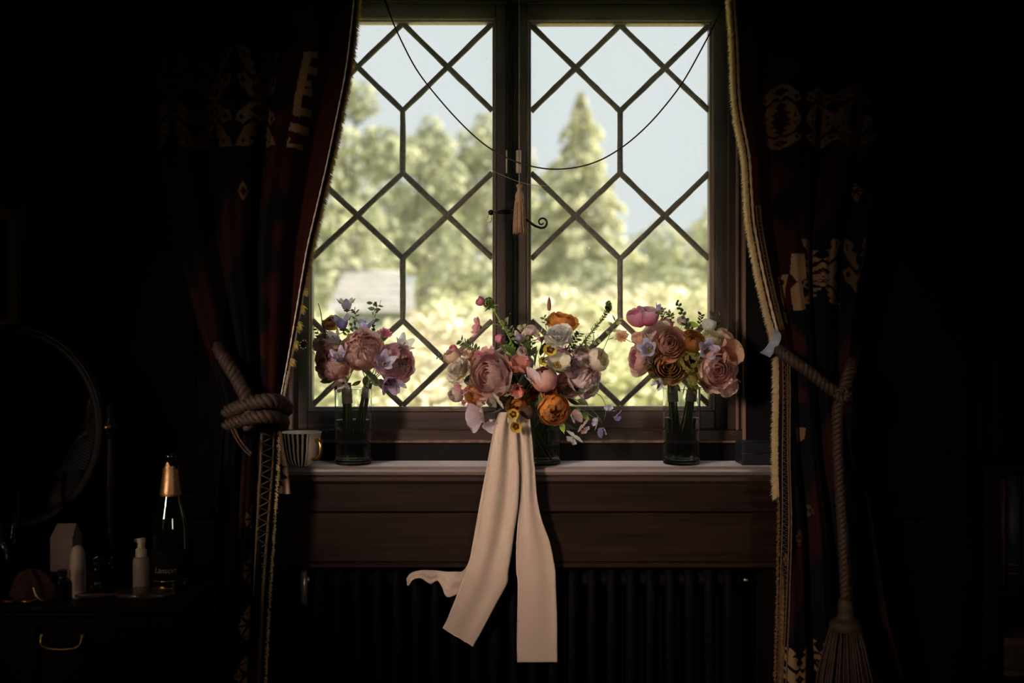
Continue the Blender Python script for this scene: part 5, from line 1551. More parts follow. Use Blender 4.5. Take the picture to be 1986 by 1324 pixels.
b.stem([at(978, 634, 2.615), at(960, 628, 2.615), at(946, 632, 2.62), at(938, 636, 2.62)], .0014, LEAFL)
b.sprig([at(935, 690, 2.63), at(915, 672, 2.64), at(893, 660, 2.645)], 16, 14 * K, LEAFG, 'leafy sprig above the cream rose', seed=11)
b.sprig([at(890, 705, 2.64), at(872, 694, 2.65), at(848, 692, 2.655)], 10, 9 * K, LEAFV, 'pale sprig reaching left', seed=12)
b.sprig([at(1010, 700, 2.62), at(1005, 665, 2.625), at(990, 640, 2.63), at(976, 622, 2.635)], 14, 13 * K, LEAFV, 'variegated sprig by the mullion', seed=13, wide=.55)
b.sprig([at(1020, 695, 2.62), at(1018, 660, 2.62), at(1012, 632, 2.63)], 12, 13 * K, LEAFV, seed=14, wide=.55)
b.sprig([at(985, 700, 2.615), at(980, 675, 2.615), at(972, 655, 2.62)], 12, 13 * K, LEAFG, seed=15, wide=.5)
b.sprig([at(1000, 705, 2.61), at(995, 685, 2.61), at(985, 668, 2.61)], 10, 14 * K, LEAFL, seed=16, wide=.4)
b.sprig([at(1035, 690, 2.62), at(1032, 665, 2.625), at(1040, 640, 2.63)], 10, 12 * K, LEAFG, seed=17)
b.bell(at(1010, 652, 2.60), 13 * K, (-.1, -.3, 1), 'greymauve', 'furry grey-mauve bell by the mullion')
b.bud(at(1006, 655, 2.585), 6 * K, (0, -.5, .8), 'violet', None)
b.tulip(at(1012, 682, 2.60), 10 * K, (.2, -.8, .4), 'blush', None, name='flower_bud')
b.tulip(at(1030, 640, 2.62), 11 * K, (.1, -.5, .8), 'blush', 'pale pink bud behind the carnation', name='flower_bud')
b.sprig([at(1060, 640, 2.63), at(1057, 625, 2.63), at(1055, 614, 2.63)], 5, 11 * K, LEAFG, seed=18)
b.sprig([at(1095, 690, 2.60), at(1110, 668, 2.60), at(1125, 645, 2.61)], 14, 12 * K, LEAFG, 'leafy sprig right of the carnation', seed=19, wide=.55)
b.sprig([at(1120, 690, 2.63), at(1135, 668, 2.635), at(1160, 655, 2.64)], 10, 13 * K, LEAFV, seed=20, wide=.6)
b.sprig([at(1098, 722, 2.60), at(1118, 682, 2.60), at(1150, 640, 2.605), at(1172, 612, 2.61), at(1180, 590, 2.61)], 56, 7.5 * K, LEAFG, 'long spiky green stem reaching up to the right', 'euphorbia_spike', seed=21, wide=.35, up=.9, r=.0022, t0=.35)
b.cluster(at(1180, 595, 2.61), 7 * K, LEAFG, 'green tip of the spiky stem', 'spike_tip', 40, .0055, squash=(.8, .8, 1.6))
b.sprig([at(1165, 690, 2.64), at(1180, 655, 2.645), at(1190, 630, 2.65), at(1196, 618, 2.65)], 7, 15 * K, LEAFV, seed=22, wide=.45)
b.stem([at(1066, 640, 2.64), at(1064, 618, 2.645), at(1065, 604, 2.645)], .0006)
mb = MB().lathe([(0, -13 * K), (3.2 * K, -11 * K), (4 * K, -3 * K), (3.4 * K, 6 * K), (1.6 * K, 12 * K), (0, 15 * K)], 10, at(1065, 590, 2.645), False)
o = put('bunnytail_grass', mb, plain('grass_head', (0.22, 0.12, 0.07), 0.9, bump=.8, scale=900), b.o); o['label'] = 'brown grass head above the orange rose'
for k in range(16):
    b.stem([at(1018, 800, 2.66), at(960 + k * 11, 760, 2.65), at(925 + k * 15, 710 - 20 * math.sin(k), 2.645)], .0015, n=8)
for k in range(10):
    b.stem([at(1040 + k * 4, 805, 2.66), at(1036 + k * 4.5, 845, 2.665), at(1030 + k * 5.2, 883, 2.66)], .0016, GREEN if k % 2 else LEAFG, n=6)
for k in range(6):
    b.leaf(at(1040 + k * 5, 822, 2.645), 20 * K, (math.sin(k * 2), -.2, -.8), LEAFK if k % 2 else LEAFG)

# the ribbon: knot and three tails
SILK = thin('ivory_silk', (0.64, 0.52, 0.43), (0.56, 0.44, 0.375), 0.45, 0.6, 0.02, vein=3)
rb = None
def strip(pairs, n=110, m=24, amp=.004, ph=0.0, folds=1.5):
    A = spline([P(a, b_, y) for a, b_, c, d, y in pairs], n); B = spline([P(c, d, y) for a, b_, c, d, y in pairs], n)
    rows = []
    for i in range(n):
        t = i / (n - 1)
        rows.append([A[i].lerp(B[i], k / m) + Vector((0, amp * (1.5 - 1.3 * t) * math.sin(folds * 2 * PI * (k / m) ** (1 + .4 * t) + ph + 2.2 * t) * math.sin(PI * k / m) ** .5 if 0 < k < m else 0, 0)) for k in range(m + 1)])
    return MB().grid(rows)
mb = MB()
kn = [P(970, 806, 2.585), P(985, 802, 2.562), P(1006, 803, 2.562), P(1022, 808, 2.585)]
mb.grid([[p + Vector((0, -.004 * math.cos(j * 1.1 + i), -j * .006)) for i, p in enumerate(spline(kn, 12))] for j in range(5)])
rb = put('ribbon', mb, SILK, b.o); rb['label'] = 'ivory silk ribbon with three long tails'
def rput(mb):
    o = put('ribbon_tail', mb, SILK, rb); sd = o.modifiers.new('t', 'SOLIDIFY'); sd.thickness = .0005
    return o
rput(strip([(998, 796, 1026, 796, 2.575), (1000, 824, 1029, 824, 2.565), (1004, 870, 1033, 868, 2.568), (1009, 910, 1037, 908, 2.570), (1009, 960, 1040, 955, 2.574), (1004, 1010, 1050, 1005, 2.578), (1001, 1060, 1066, 1050, 2.580), (1001, 1105, 1076, 1098, 2.582), (1004, 1130, 1078, 1130, 2.58), (1003, 1190, 1080, 1185, 2.583), (1002, 1240, 1081, 1237, 2.583), (1003, 1284, 1081, 1284, 2.583)], amp=.004, ph=.5, folds=1.1))
rput(strip([(1004, 800, 1020, 800, 2.585), (1008, 832, 1030, 832, 2.573), (1014, 880, 1035, 880, 2.578), (1016, 915, 1038, 915, 2.583), (1030, 950, 1041, 955, 2.585), (1038, 975, 1042, 978, 2.585)], amp=.002, n=40))
rput(strip([(968, 800, 1008, 796, 2.572), (959, 826, 1003, 822, 2.560), (948, 880, 1006, 880, 2.562), (940, 930, 1008, 930, 2.566), (932, 980, 1005, 985, 2.572), (924, 1030, 998, 1030, 2.576), (913, 1075, 992, 1075, 2.576), (903, 1105, 986, 1108, 2.572), (893, 1135, 984, 1130, 2.574), (880, 1168, 966, 1164, 2.578), (867, 1200, 938, 1217, 2.580), (858, 1218, 917, 1254, 2.581)], amp=.0055, ph=1.2, folds=1.5))
rput(strip([(978, 800, 1000, 798, 2.585), (960, 826, 985, 824, 2.572), (949, 880, 985, 884, 2.577), (937, 940, 978, 950, 2.580), (926, 1000, 975, 1012, 2.582), (918, 1045, 972, 1060, 2.584), (910, 1085, 945, 1105, 2.584), (898, 1106, 905, 1140, 2.582), (882, 1108, 869, 1158, 2.576), (866, 1108, 857, 1138, 2.582), (850, 1106, 848, 1126, 2.586), (835, 1105, 834, 1132, 2.580), (820, 1105, 816, 1121, 2.574), (803, 1108, 801, 1124, 2.580), (794, 1113, 794, 1134, 2.585), (788, 1122, 790, 1136, 2.586)], n=130, amp=.002, ph=.2))

# ---- posies in the right-hand vase
b = Bouquet('posy', at(1305, 745, YV), 'posy of brown, cream and fuchsia roses on the left in the right vase', 'posies in the glass vases')
b.handle(at(1303, 740, YV - .006), at(1310, 838, YV - .012), .0125, 12, 1.3, 4, (.17, .40))
b.tulip(at(1236, 614, 2.64), 21 * K, (-.45, -.35, .85), 'fuchsia', 'fuchsia rose at the upper left')
b.tulip(at(1258, 612, 2.63), 20 * K, (.15, -.4, .9), 'fuchsia', 'fuchsia rose with a pale rim beside the first', inner='sweetpink')
b.rose(at(1271, 645, 2.62), 26 * K, (-.5, -.55, .6), 'cream', 'cream rose behind the brown-pink one', 'blush')
b.tulip(at(1292, 628, 2.66), 14 * K, (.3, -.3, 1), 'hotpink', 'hot pink edge of a rose behind')
b.rose(at(1299, 665, 2.585), 29 * K, (.05, -1, .15), 'brownrose', 'brown-pink garden rose facing the room')
b.rose(at(1298, 708, 2.61), 35 * K, (-.1, -1, -.3), 'brown', 'large brown rose, lowest in front')
b.rose(at(1236, 697, 2.63), 27 * K, (-.95, -.4, .1), 'dusty', 'pink rose turned to the left', 'deeprose')
b.tulip(at(1239, 656, 2.65), 14 * K, (-.3, -.4, .8), 'salmon', 'salmon bud')
b.frilly(at(1205, 651, 2.64), 15 * K, (-.3, -.9, .3), 'salmon', 'pale salmon scabious standing out on the left', 'scabious', ((11, 1.0, .1), (9, .8, .5), (7, .5, .9)), wide=.5, rf=.1, inner='peach')
b.bell(at(1256, 676, 2.59), 16 * K, (-.35, -.9, .2), 'lavender', 'lavender bellflower beside the pink rose')
b.bell(at(1279, 598, 2.65), 10 * K, (.5, -.2, .8), 'violet', 'small violet flower above the fuchsia roses')
b.bell(at(1278, 742, 2.62), 12 * K, (-.5, -.4, -.7), 'lilac', 'pale lilac bell hanging at the rim')
b.sprig([at(1292, 640, 2.65), at(1288, 615, 2.655), at(1280, 600, 2.655)], 10, 9 * K, LEAFG, seed=31)
b.sprig([at(1300, 640, 2.65), at(1302, 615, 2.655), at(1295, 605, 2.655)], 10, 9 * K, LEAFG, seed=32)
b.stem([at(1208, 654, 2.64), at(1222, 662, 2.64), at(1240, 672, 2.64), at(1270, 720, 2.65)], .0012)
b.sprig([at(1270, 715, 2.60), at(1256, 695, 2.60), at(1254, 715, 2.60)], 7, 11 * K, LEAFK, seed=33)
for k, (px, py, dx, dz, m_) in enumerate(((1285, 740, -.7, -.7, LEAFK), (1298, 745, 0, -1, LEAFK), (1310, 742, .4, -.9, LEAFK), (1275, 725, -.9, -.3, LEAFK), (1270, 612, .6, .5, LEAFL), (1290, 615, .9, .2, LEAFL), (1262, 705, -.6, -.6, LEAFG))):
    b.leaf(at(px, py, 2.63), 22 * K, (dx, -.3, dz), m_, roll=k)
for k in range(7):
    b.stem([at(1303, 745, YV), at(1285 + k * 6, 720, 2.65), at(1262 + k * 10, 690, 2.65)], .0014)

b = Bouquet('posy', at(1340, 745, YV), 'posy of coral, rust and green flowers on the right in the right vase', 'posies in the glass vases')
b.handle(at(1345, 740, YV), at(1330, 838, YV + .006), .0135, 13, 1.3, 5, (.17, .38))
b.ranunculus(at(1342, 660, 2.60), 24 * K, (0, -.8, .6), 'rust', 'rust ranunculus at the top centre')
b.cluster(at(1338, 702, 2.60), 26 * K, pm('lime'), 'green flower head under the rust ranunculus', n=150, fl=.006, seed=4)
b.cluster(at(1352, 735, 2.61), 20 * K, pm('lime'), 'lower green flower head', n=110, fl=.006, seed=5)
b.cluster(at(1375, 748, 2.63), 10 * K, pm('lime'), 'small green flower head at the rim', n=50, fl=.0055, seed=6)
b.bell(at(1373, 678, 2.575), 17 * K, (0, -1, .15), 'lavender', 'lavender bellflower facing the room')
b.rose(at(1384, 655, 2.61), 20 * K, (.25, -.6, .7), 'yellowcream', 'yellow-cream rose at the upper right')
b.tulip(at(1375, 629, 2.63), 14 * K, (.25, -.2, 1), 'white', 'white pointed bud above the cream rose', name='flower_bud')
b.poppy(at(1403, 690, 2.62), 40 * K, (.55, -.85, .3), 'salmon', 'large coral-orange bloom on the right', 'poppy', 7, el=.5)
b.rose(at(1390, 717, 2.595), 39 * K, (.30, -.95, -.15), 'dusty', 'large dusty pink bloom at the lower right')
b.poppy(at(1403, 738, 2.63), 34 * K, (.45, -.6, -.6), 'dusty', 'pink petals hanging below', 'poppy', 5, el=.6)
b.tulip(at(1404, 652, 2.65), 16 * K, (.5, -.4, .7), 'peach', 'pale peach rose at the right edge')
b.spike([at(1340, 650, 2.64), at(1330, 622, 2.645), at(1320, 600, 2.65), at(1312, 585, 2.65)], 14, 9 * K, LEAFG, 'green bud spike at the top', seed=7)
b.tulip(at(1322, 622, 2.64), 9 * K, (-.2, -.5, .8), 'blush', 'pale bud on the spike', name='flower_bud')
b.sprig([at(1345, 650, 2.63), at(1335, 632, 2.63), at(1322, 632, 2.63)], 10, 11 * K, LEAFK, seed=41)
b.sprig([at(1350, 650, 2.64), at(1358, 628, 2.645), at(1360, 610, 2.65)], 10, 10 * K, LEAFK, seed=42)
b.sprig([at(1380, 645, 2.65), at(1388, 622, 2.655), at(1384, 606, 2.66)], 12, 10 * K, LEAFK, seed=43)
b.sprig([at(1388, 640, 2.65), at(1392, 620, 2.655), at(1400, 608, 2.66)], 8, 10 * K, LEAFK, seed=44)
b.leaf(at(1330, 628, 2.64), 30 * K, (1, -.1, -.1), LEAFL, wide=.5, label='bright green leaf')
for k, (px, py, dx, dz) in enumerate(((1330, 745, -.4, -.9), (1345, 745, .2, -1), (1360, 740, .8, -.6), (1320, 730, -.8, -.4), (1372, 700, .9, -.3), (1365, 690, .7, .2), (1318, 690, -.5, .5), (1365, 725, .9, 0))):
    b.leaf(at(px, py, 2.625), 24 * K, (dx, -.35, dz), LEAFK, roll=k)
b.head('foliage_core', at(1345, 705, 2.655), 1, (0, 0, 1), None, cached(('foliage_core',), None))
for k in range(7):
    b.stem([at(1343, 745, YV), at(1330 + k * 7, 720, 2.65), at(1325 + k * 12, 690, 2.65)], .0015)
# ------------------------------------------------------------------ things on the sill
def cup_and_lines():
    Y = 2.63
    c = Vector((X(584, Y), Y, SILLZ + .0006))
    t = thing('striped_cup', c, 'cream cup with dark stripes and gold handle, on the sill by the left curtain', 'cup')
    m, nt, out = nodes('striped_glaze')
    bs = nt.nodes.new('ShaderNodeBsdfPrincipled'); bs.inputs['Roughness'].default_value = .18
    tc = nt.nodes.new('ShaderNodeTexCoord'); sp = nt.nodes.new('ShaderNodeSeparateXYZ'); L(nt, tc.outputs['Object'], sp.inputs[0])
    an = nt.nodes.new('ShaderNodeMath'); an.operation = 'ARCTAN2'; L(nt, sp.outputs['Y'], an.inputs[0]); L(nt, sp.outputs['X'], an.inputs[1])
    n = nt.nodes.new('ShaderNodeTexNoise'); n.inputs['Scale'].default_value = 40; L(nt, tc.outputs['Object'], n.inputs['Vector'])
    ns = nt.nodes.new('ShaderNodeMath'); ns.operation = 'MULTIPLY_ADD'; ns.inputs[1].default_value = .05; L(nt, n.outputs['Fac'], ns.inputs[0]); L(nt, an.outputs[0], ns.inputs[2])
    mu = nt.nodes.new('ShaderNodeMath'); mu.operation = 'MULTIPLY'; mu.inputs[1].default_value = 26; L(nt, ns.outputs[0], mu.inputs[0])
    si = nt.nodes.new('ShaderNodeMath'); si.operation = 'SINE'; L(nt, mu.outputs[0], si.inputs[0])
    gt = nt.nodes.new('ShaderNodeMath'); gt.operation = 'GREATER_THAN'; gt.inputs[1].default_value = -.25; L(nt, si.outputs[0], gt.inputs[0])
    # no stripes around the handle
    ab = nt.nodes.new('ShaderNodeMath'); ab.operation = 'SUBTRACT'; ab.inputs[1].default_value = -.55; L(nt, an.outputs[0], ab.inputs[0])
    a2 = nt.nodes.new('ShaderNodeMath'); a2.operation = 'ABSOLUTE'; L(nt, ab.outputs[0], a2.inputs[0])
    g2 = nt.nodes.new('ShaderNodeMath'); g2.operation = 'GREATER_THAN'; g2.inputs[1].default_value = .42; L(nt, a2.outputs[0], g2.inputs[0])
    mm = nt.nodes.new('ShaderNodeMath'); mm.operation = 'MULTIPLY'; L(nt, gt.outputs[0], mm.inputs[0]); L(nt, g2.outputs[0], mm.inputs[1])
    mx = nt.nodes.new('ShaderNodeMixRGB'); mx.inputs['Color1'].default_value = (.62, .52, .40, 1); mx.inputs['Color2'].default_value = (.012, .013, .028, 1)
    L(nt, mm.outputs[0], mx.inputs['Fac']); L(nt, mx.outputs[0], bs.inputs['Base Color']); L(nt, bs.outputs[0], out.inputs[0])
    k = Y / FPX
    h = Z(838, Y) - c.z
    R = 40 * k
    prof = [(0, .002), (R * .42, .0015), (R * .45, 0), (R * .50, .001), (R * .62, .006), (R * .76, .020), (R * .88, .045), (R * .96, h * .85), (R, h)]
    put('cup_body', MB().lathe([(max(a, 1e-5), z) for a, z in prof], 56, c, False), m, t)
    IN = plain('cup_glaze_inside', (0.80, 0.74, 0.68), .2, var=.04)
    put('cup_inside', MB().lathe([(R, h), (R - .001, h + .0012), (R - .0028, h), (R * .90, h * .82), (R * .72, .018), (R * .4, .007), (1e-5, .006)], 56, c, False), IN, t)
    pts = [c + Vector((R * .80, -R * .45, h * .78)), c + Vector((R * .98, -R * .62, h * .80)), c + Vector((R * 1.08, -R * .72, h * .62)), c + Vector((R * 1.04, -R * .70, h * .38)), c + Vector((R * .86, -R * .60, h * .24)), c + Vector((R * .66, -R * .42, h * .22))]
    put('handle', MB().tube(spline(pts, 22), [.0052 - .0012 * math.sin(PI * i / 21) for i in range(22)], 10), GOLD, t)
cup_and_lines()

t = thing('jewel_box', (X(1475, 2.66), 2.66, SILLZ), 'small flat dark box with a gold band, on the sill by the right curtain', 'box')
BOXM = plain('navy_leather', (0.012, 0.014, 0.022), .35, var=.2)
bx0, bx1, by0, by1 = X(1439, 2.635), X(1512, 2.635), 2.635, 2.715
zt_, zm = Z(858, 2.635), Z(879, 2.635)
put('box_base', MB().box((bx0, by0, SILLZ + .0004), (bx1, by1, zm - .001), .0015), BOXM, t, False)
put('gold_band', MB().box((bx0 + .001, by0 + .001, zm - .001), (bx1 - .001, by1 - .001, zm + .0012)), GOLD, t, False)
put('box_lid', MB().box((bx0, by0, zm + .0012), (bx1, by1, zt_), .0015), BOXM, t, False)

# ---- window fittings and the cords in front
t = thing('casement_fastener', P(985, 412, 2.735), 'black iron casement fastener with a scroll handle on the middle mullion', 'window latch')
Yf = 2.728
mb = MB()
for r in ((985, 388, 998, 432), (981, 398, 986, 424), (978, 404, 982, 420)):
    mb.box((X(r[0], Yf), Yf, Z(r[3], Yf)), (X(r[2], Yf), Yf + .012, Z(r[1], Yf)), .0015)
put('back_plate', mb, IRON, t, False)
mb = MB().tube([P(986, 411, Yf), P(972, 411, Yf - .006), P(964, 412, Yf - .010), P(958, 412, Yf - .012)], [.0062, .006, .0036, .003], 10)
put('bolt', mb, IRON, t)
put('knob', MB().blob(P(952, 412, Yf - .013), .0078, 16, 10), IRON, t)
put('pull_ring', MB().tube([P(949.5, 423, Yf - .014) + Vector((.0055 * math.cos(a), .002 * math.sin(a), .0115 * math.sin(a))) for a in np.linspace(0, 2 * PI, 25)], .0011, 6, False), GOLD, t)
sc = [P(990, 405, Yf - .004), P(1008, 414, Yf - .010), P(1022, 426, Yf - .014), P(1036, 437, Yf - .015), P(1049, 442, Yf - .015)]
cx, cy = 1051, 431
sp_ = []
for k in range(22):
    a = PI / 2 - k * .36; r_ = 11.5 * (1 - k / 27)
    sp_.append(P(cx + r_ * math.cos(a), cy + r_ * math.sin(a), Yf - .015))
allp = spline(sc, 14) + sp_[1:]
put('scroll_handle', MB().tube(allp, [.0042 - .0022 * i / (len(allp) - 1) for i in range(len(allp))], 8), IRON, t)

PALEP = plain('pale_catch_plastic', (0.55, 0.48, 0.38), .5)
for px0, px1, lab in ((981, 984, 'thin pale catch strip on the left casement edge'), (1001, 1011, 'pale catch plate with two screws right of the mullion')):
    t = thing('window_catch', P((px0 + px1) / 2, 312, 2.738), lab, 'window catch')
    put('plate', MB().box((X(px0, 2.733), 2.733, Z(335, 2.733)), (X(px1, 2.733), 2.7403, Z(291, 2.733)), .001), PALEP, t, False)
    if px1 > 1000:
        for py in (297, 329):
            put('screw', MB().lathe([(.0025, 0), (.0025, .001), (.001, .0016)], 10).__class__().blob(P(1006, py, 2.7325), .0022, 8, 6), BRASS, t)

CORD = plain('brown_cord', (0.05, 0.028, 0.020), .6, 0, .3, 200)
t = thing('hanging_cord', P(985, 0, 2.66), 'thin brown cord looping down across both casements', 'cord')
pts = [(742, -14), (757, 30), (775, 72), (808, 135), (850, 190), (900, 245), (945, 284), (990, 309), (1030, 322), (1072, 328), (1120, 324), (1165, 310), (1210, 283), (1252, 247), (1290, 205), (1325, 158), (1358, 100), (1385, 48), (1402, 10), (1412, -14)]
cp_ = spline([P(a, b_, 2.70 - .05 * math.sin(PI * i / 19)) for i, (a, b_) in enumerate(pts)], 110)
put('cord', MB().tube(cp_, .0020, 6), CORD, t)
for p in (cp_[0], cp_[-1]):
    put('screw_eye', MB().tube([p + Vector((.005 * math.cos(a), 0, .005 + .005 * math.sin(a))) for a in np.linspace(0, 2 * PI, 13)] + [p + Vector((.004, .06, .006))], .0012, 6), IRON, t)

t = thing('blind_pull', P(1007, 350, 2.70), 'beige blind-pull tassel hanging on a twisted cord before the mullion', 'tassel')
TASM = plain('tassel_beige', (0.40, 0.25, 0.155), .7, 0, .25, 300)
mb = MB(); rope_into(mb, [P(1007, -30, 2.705), P(1007, 160, 2.705), P(1007, 357, 2.705)], .0022, 150, strands=2)
put('pull_cord', mb, plain('grey_cord', (.34, .29, .25), .8), t)
c = P(1007.5, 357, 2.705); k = 2.705 / FPX
put('tassel_head', MB().lathe([(2 * k, 0), (6 * k, -1 * k), (6.5 * k, -3 * k), (4.2 * k, -8 * k), (4.5 * k, -13 * k), (7.5 * k, -18 * k), (8.5 * k, -24 * k), (8 * k, -31 * k), (9.5 * k, -35 * k), (8 * k, -37 * k)], 20, c), TASM, t)
mb = MB(); tassel_skirt(mb, c + Vector((0, 0, -34 * k)), Z(454, 2.705), 8.5 * k, 12.5 * k, 70, .0016, 8)
o = put('tassel_skirt', mb, TASM, t); o['kind'] = 'stuff'
t = thing('guide_thread', P(985, 345, 2.74), 'fine pale thread stretched slack across the mullion', 'thread')
put('thread', MB().tube(spline([P(955, 331, 2.725), P(975, 340, 2.722), P(1005, 352, 2.716), P(1035, 359, 2.722), P(1062, 360, 2.725)], 20), .0007, 5), PALEP, t)

# ------------------------------------------------------------------ the radiator in its niche
rad = thing('radiator', (0.04, 2.66, 0), 'black cast-iron column radiator under the window apron', 'radiator')
def section_mesh():
    mb = MB()
    for yy in (-.032, .032):
        mb.tube(spline([(0, yy * .3, .11), (0, yy * .8, .125), (0, yy, .16), (0, yy, .40), (0, yy, .635), (0, yy * .8, .672), (0, yy * .3, .688)], 22), .0135, 10)
    mb.tube([(-.0262, 0, .665), (.0262, 0, .665)], .019, 12); mb.tube([(-.0262, 0, .135), (.0262, 0, .135)], .019, 12)
    me = mb.mesh('radiator_section'); me.materials.append(RADM); return me
sm = section_mesh()
n = 22
xs0, xs1 = X(600, 2.63), X(1432, 2.63)
for k in range(n):
    o = link('radiator_section', sm, rad); o.location = (xs0 + (xs1 - xs0) * (k + .5) / n - .04, 0, 0)
for xx in (xs0 + .03, xs1 - .03):
    put('foot', MB().box((xx - .02, 2.625, .0), (xx + .02, 2.695, .12), .006), RADM, rad, False)
NICK = plain('worn_nickel', (0.45, 0.36, 0.28), .35, .8)
put('end_plug', MB().tube([(xs1 - .004, 2.66, .665), (xs1 + .018, 2.66, .665)], [.016, .013], 12), RADM, rad)
put('bleed_valve', MB().tube([(xs1 + .016, 2.655, .665), (xs1 + .030, 2.650, .665)], [.0045, .0035], 10), NICK, rad)
v = put('valve', MB().tube([(xs0 - .020, 2.655, .60), (xs0 - .020, 2.655, .645), (xs0 - .020, 2.655, .69)], [.009, .0105, .009], 12).tube([(xs0 - .02, 2.655, .665), (xs0 + .004, 2.66, .665)], .008, 10), NICK, rad)
put('pipe', MB().tube([(xs0 - .020, 2.655, .60), (xs0 - .020, 2.655, 0)], .008, 10), RADM, rad)

# ------------------------------------------------------------------ dressing table with its mirror
TT = .726
tx0, tx1, ty0, ty1 = -1.78, -.725, 2.16, 2.47
TW = wood('walnut', (0.005, 0.0026, 0.002), (0.013, 0.007, 0.0045), 'X', .42, bump=.15, spec=.25)
dt = thing('dressing_table', ((tx0 + tx1) / 2, 2.31, 0), 'dark wooden dressing table with a brass drop handle, left of the curtain', 'dressing table')
mb = MB(); mb.box((tx0, ty0, TT - .014), (tx1, ty1, TT), .005); mb.box((tx0 + .008, ty0 + .008, TT - .026), (tx1 - .008, ty1, TT - .013), .004)
put('table_top', mb, TW, dt, False)
put('case', MB().box((tx0 + .02, ty0 + .03, TT - .24), (tx1 - .02, ty1 - .005, TT - .026), .003), TW, dt, False)
for a0, a1 in ((tx0 + .04, -1.40), (-1.38, -1.04 - .0), (-1.02, tx1 - .035)):
    d = put('drawer', MB().box((a0, ty0 + .018, TT - .215), (a1, ty0 + .05, TT - .045), .004), TW, dt, False)
    cx = (a0 + a1) / 2
    if a0 > -1.1:
        cx = X(121, 2.17)
    kx = 39 / FPX * 2.17
    zc = Z(1233, 2.17)
    hb = MB()
    for sx in (-1, 1):
        hb.blob((cx + sx * kx, ty0 + .012, zc), .0062, 12, 8)
        hb.lathe([(.010, 0), (.009, .002), (.004, .003)], 14, (0, 0, 0)) if False else None
    put('handle_boss', hb, BRASS, d)
    put('drop_handle', MB().tube(spline([(cx - kx, ty0 + .006, zc), (cx - kx * .95, ty0 + .001, zc - .016), (cx - kx * .5, ty0, zc - .025), (cx + kx * .5, ty0, zc - .025), (cx + kx * .95, ty0 + .001, zc - .016), (cx + kx, ty0 + .006, zc)], 24), .0024, 7), BRASS, d)
for xx in (tx0 + .05, tx1 - .05):
    for yy in (ty0 + .06, ty1 - .04):
        put('leg', MB().lathe([(.018, 0), (.016, .05), (.022, .10), (.018, .16), (.026, .40), (.022, .46), (.028, .488)], 14, (xx, yy, 0)), TW, dt)

mc = Vector((X(28, 2.43), 2.43, Z(828, 2.43)))
kk = 2.43 / FPX
mir = thing('toilet_mirror', (mc.x, mc.y, TT), 'round swing mirror in a dark frame standing on the dressing table', 'mirror')
MIRM, nt, out = nodes('mirror_silver')
gs = nt.nodes.new('ShaderNodeBsdfGlossy'); gs.inputs['Roughness'].default_value = .01; gs.inputs['Color'].default_value = (.85, .85, .85, 1)
L(nt, gs.outputs[0], out.inputs[0])
rxm, rzm = 158 * kk, 178 * kk
mb = MB(); cc = [mc + Vector((rxm * math.cos(a), 0, rzm * math.sin(a))) for a in np.linspace(0, 2 * PI, 72, endpoint=False)]
mb.prism(cc, (0, .004, 0))
put('mirror_glass', mb, MIRM, mir, False)
ring = []
for a in np.linspace(0, 2 * PI, 97):
    d = Vector((math.cos(a), 0, math.sin(a) * rzm / rxm))
    row = []
    for r_, y_ in ((.985, .003), (1.0, -.008), (1.03, -.012), (1.06, -.008), (1.075, -.013), (1.10, -.012), (1.12, -.004), (1.12, .014), (.985, .012), (.985, .003)):
        row.append(mc + Vector((d.x * rxm * r_, y_, d.z * rxm * r_)))
    ring.append(row)
put('mirror_frame', MB().grid(ring), TW, mir)
for sx in (-1, 1):
    xx = mc.x + sx * rxm * 1.17
    put('post', MB().lathe([(.014, 0), (.016, .02), (.009, .04), (.013, .08), (.009, .12), (.012, .22), (.009, mc.z - TT - .03), (.016, mc.z - TT), (.009, mc.z - TT + .02), (.012, mc.z - TT + .04), (.0, mc.z - TT + .06)], 14, (xx, mc.y + .005, TT + .001)), TW, mir)
    put('pivot_knob', MB().blob((xx, mc.y - .014, mc.z), .009, 12, 8), BRASS, mir)
put('base_rail', MB().box((mc.x - rxm * 1.17, mc.y - .02, TT + .0005), (mc.x + rxm * 1.17, mc.y + .03, TT + .02), .004), TW, mir, False)

# ---- things on the dressing table
def lth(name, prof, px, Y, mat, label, cat, z0=TT + .0004, n=32, **kw):
    pass
CHG = glass_mat('bottle_green_glass', (0.02, 0.05, 0.02), 1.5, .02)
c = Vector((X(331, 2.34), 2.34, TT + .0004)); k = 2.34 / FPX
t = thing('champagne_bottle', c, 'dark champagne bottle with torn gold foil on the dressing table', 'bottle')
GB = plain('dark_green_bottle', (0.002, 0.0032, 0.0016), .06, 0, .1, spec=.7, coat=.5)
zz = lambda py: Z(py, 2.34) - c.z
hb = zz(880)
put('bottle_body', MB().lathe([(1e-5, .004), (.030, .002), (.040, .001), (.043, .005), (.0435, .02), (.0435, zz(1040)), (.042, zz(1020)), (.037, zz(1000)), (.029, zz(978)), (.0235, zz(960)), (.020, zz(940)), (.0165, zz(910)), (.0150, zz(890)), (.0155, zz(884)), (.0145, hb), (.010, hb), (.010, hb - .02), (1e-5, hb - .02)], 40, c, False), GB, t)
FOIL = plain('gold_foil', (0.50, 0.29, 0.145), .42, 1, .15, 120, bump=.5)
rows = []
for j, (r_, py) in enumerate(((.0245, 960), (.0252, 957), (.0236, 950), (.0212, 935), (.0190, 920), (.0180, 910), (.0176, 902))):
    rows.append([c + Vector((r_ * math.cos(a), r_ * math.sin(a), zz(py) + (.006 * math.sin(a * 3) + .004 * math.sin(a * 7 + 1) if j == 6 else 0))) for a in np.linspace(0, 2 * PI, 49)])
put('foil', MB().grid(rows), FOIL, t)
put('foil_band', MB().lathe([(.0262, 0), (.0268, .0015), (.0262, .003)], 40, c + Vector((0, 0, zz(973))), False), GOLD, t)
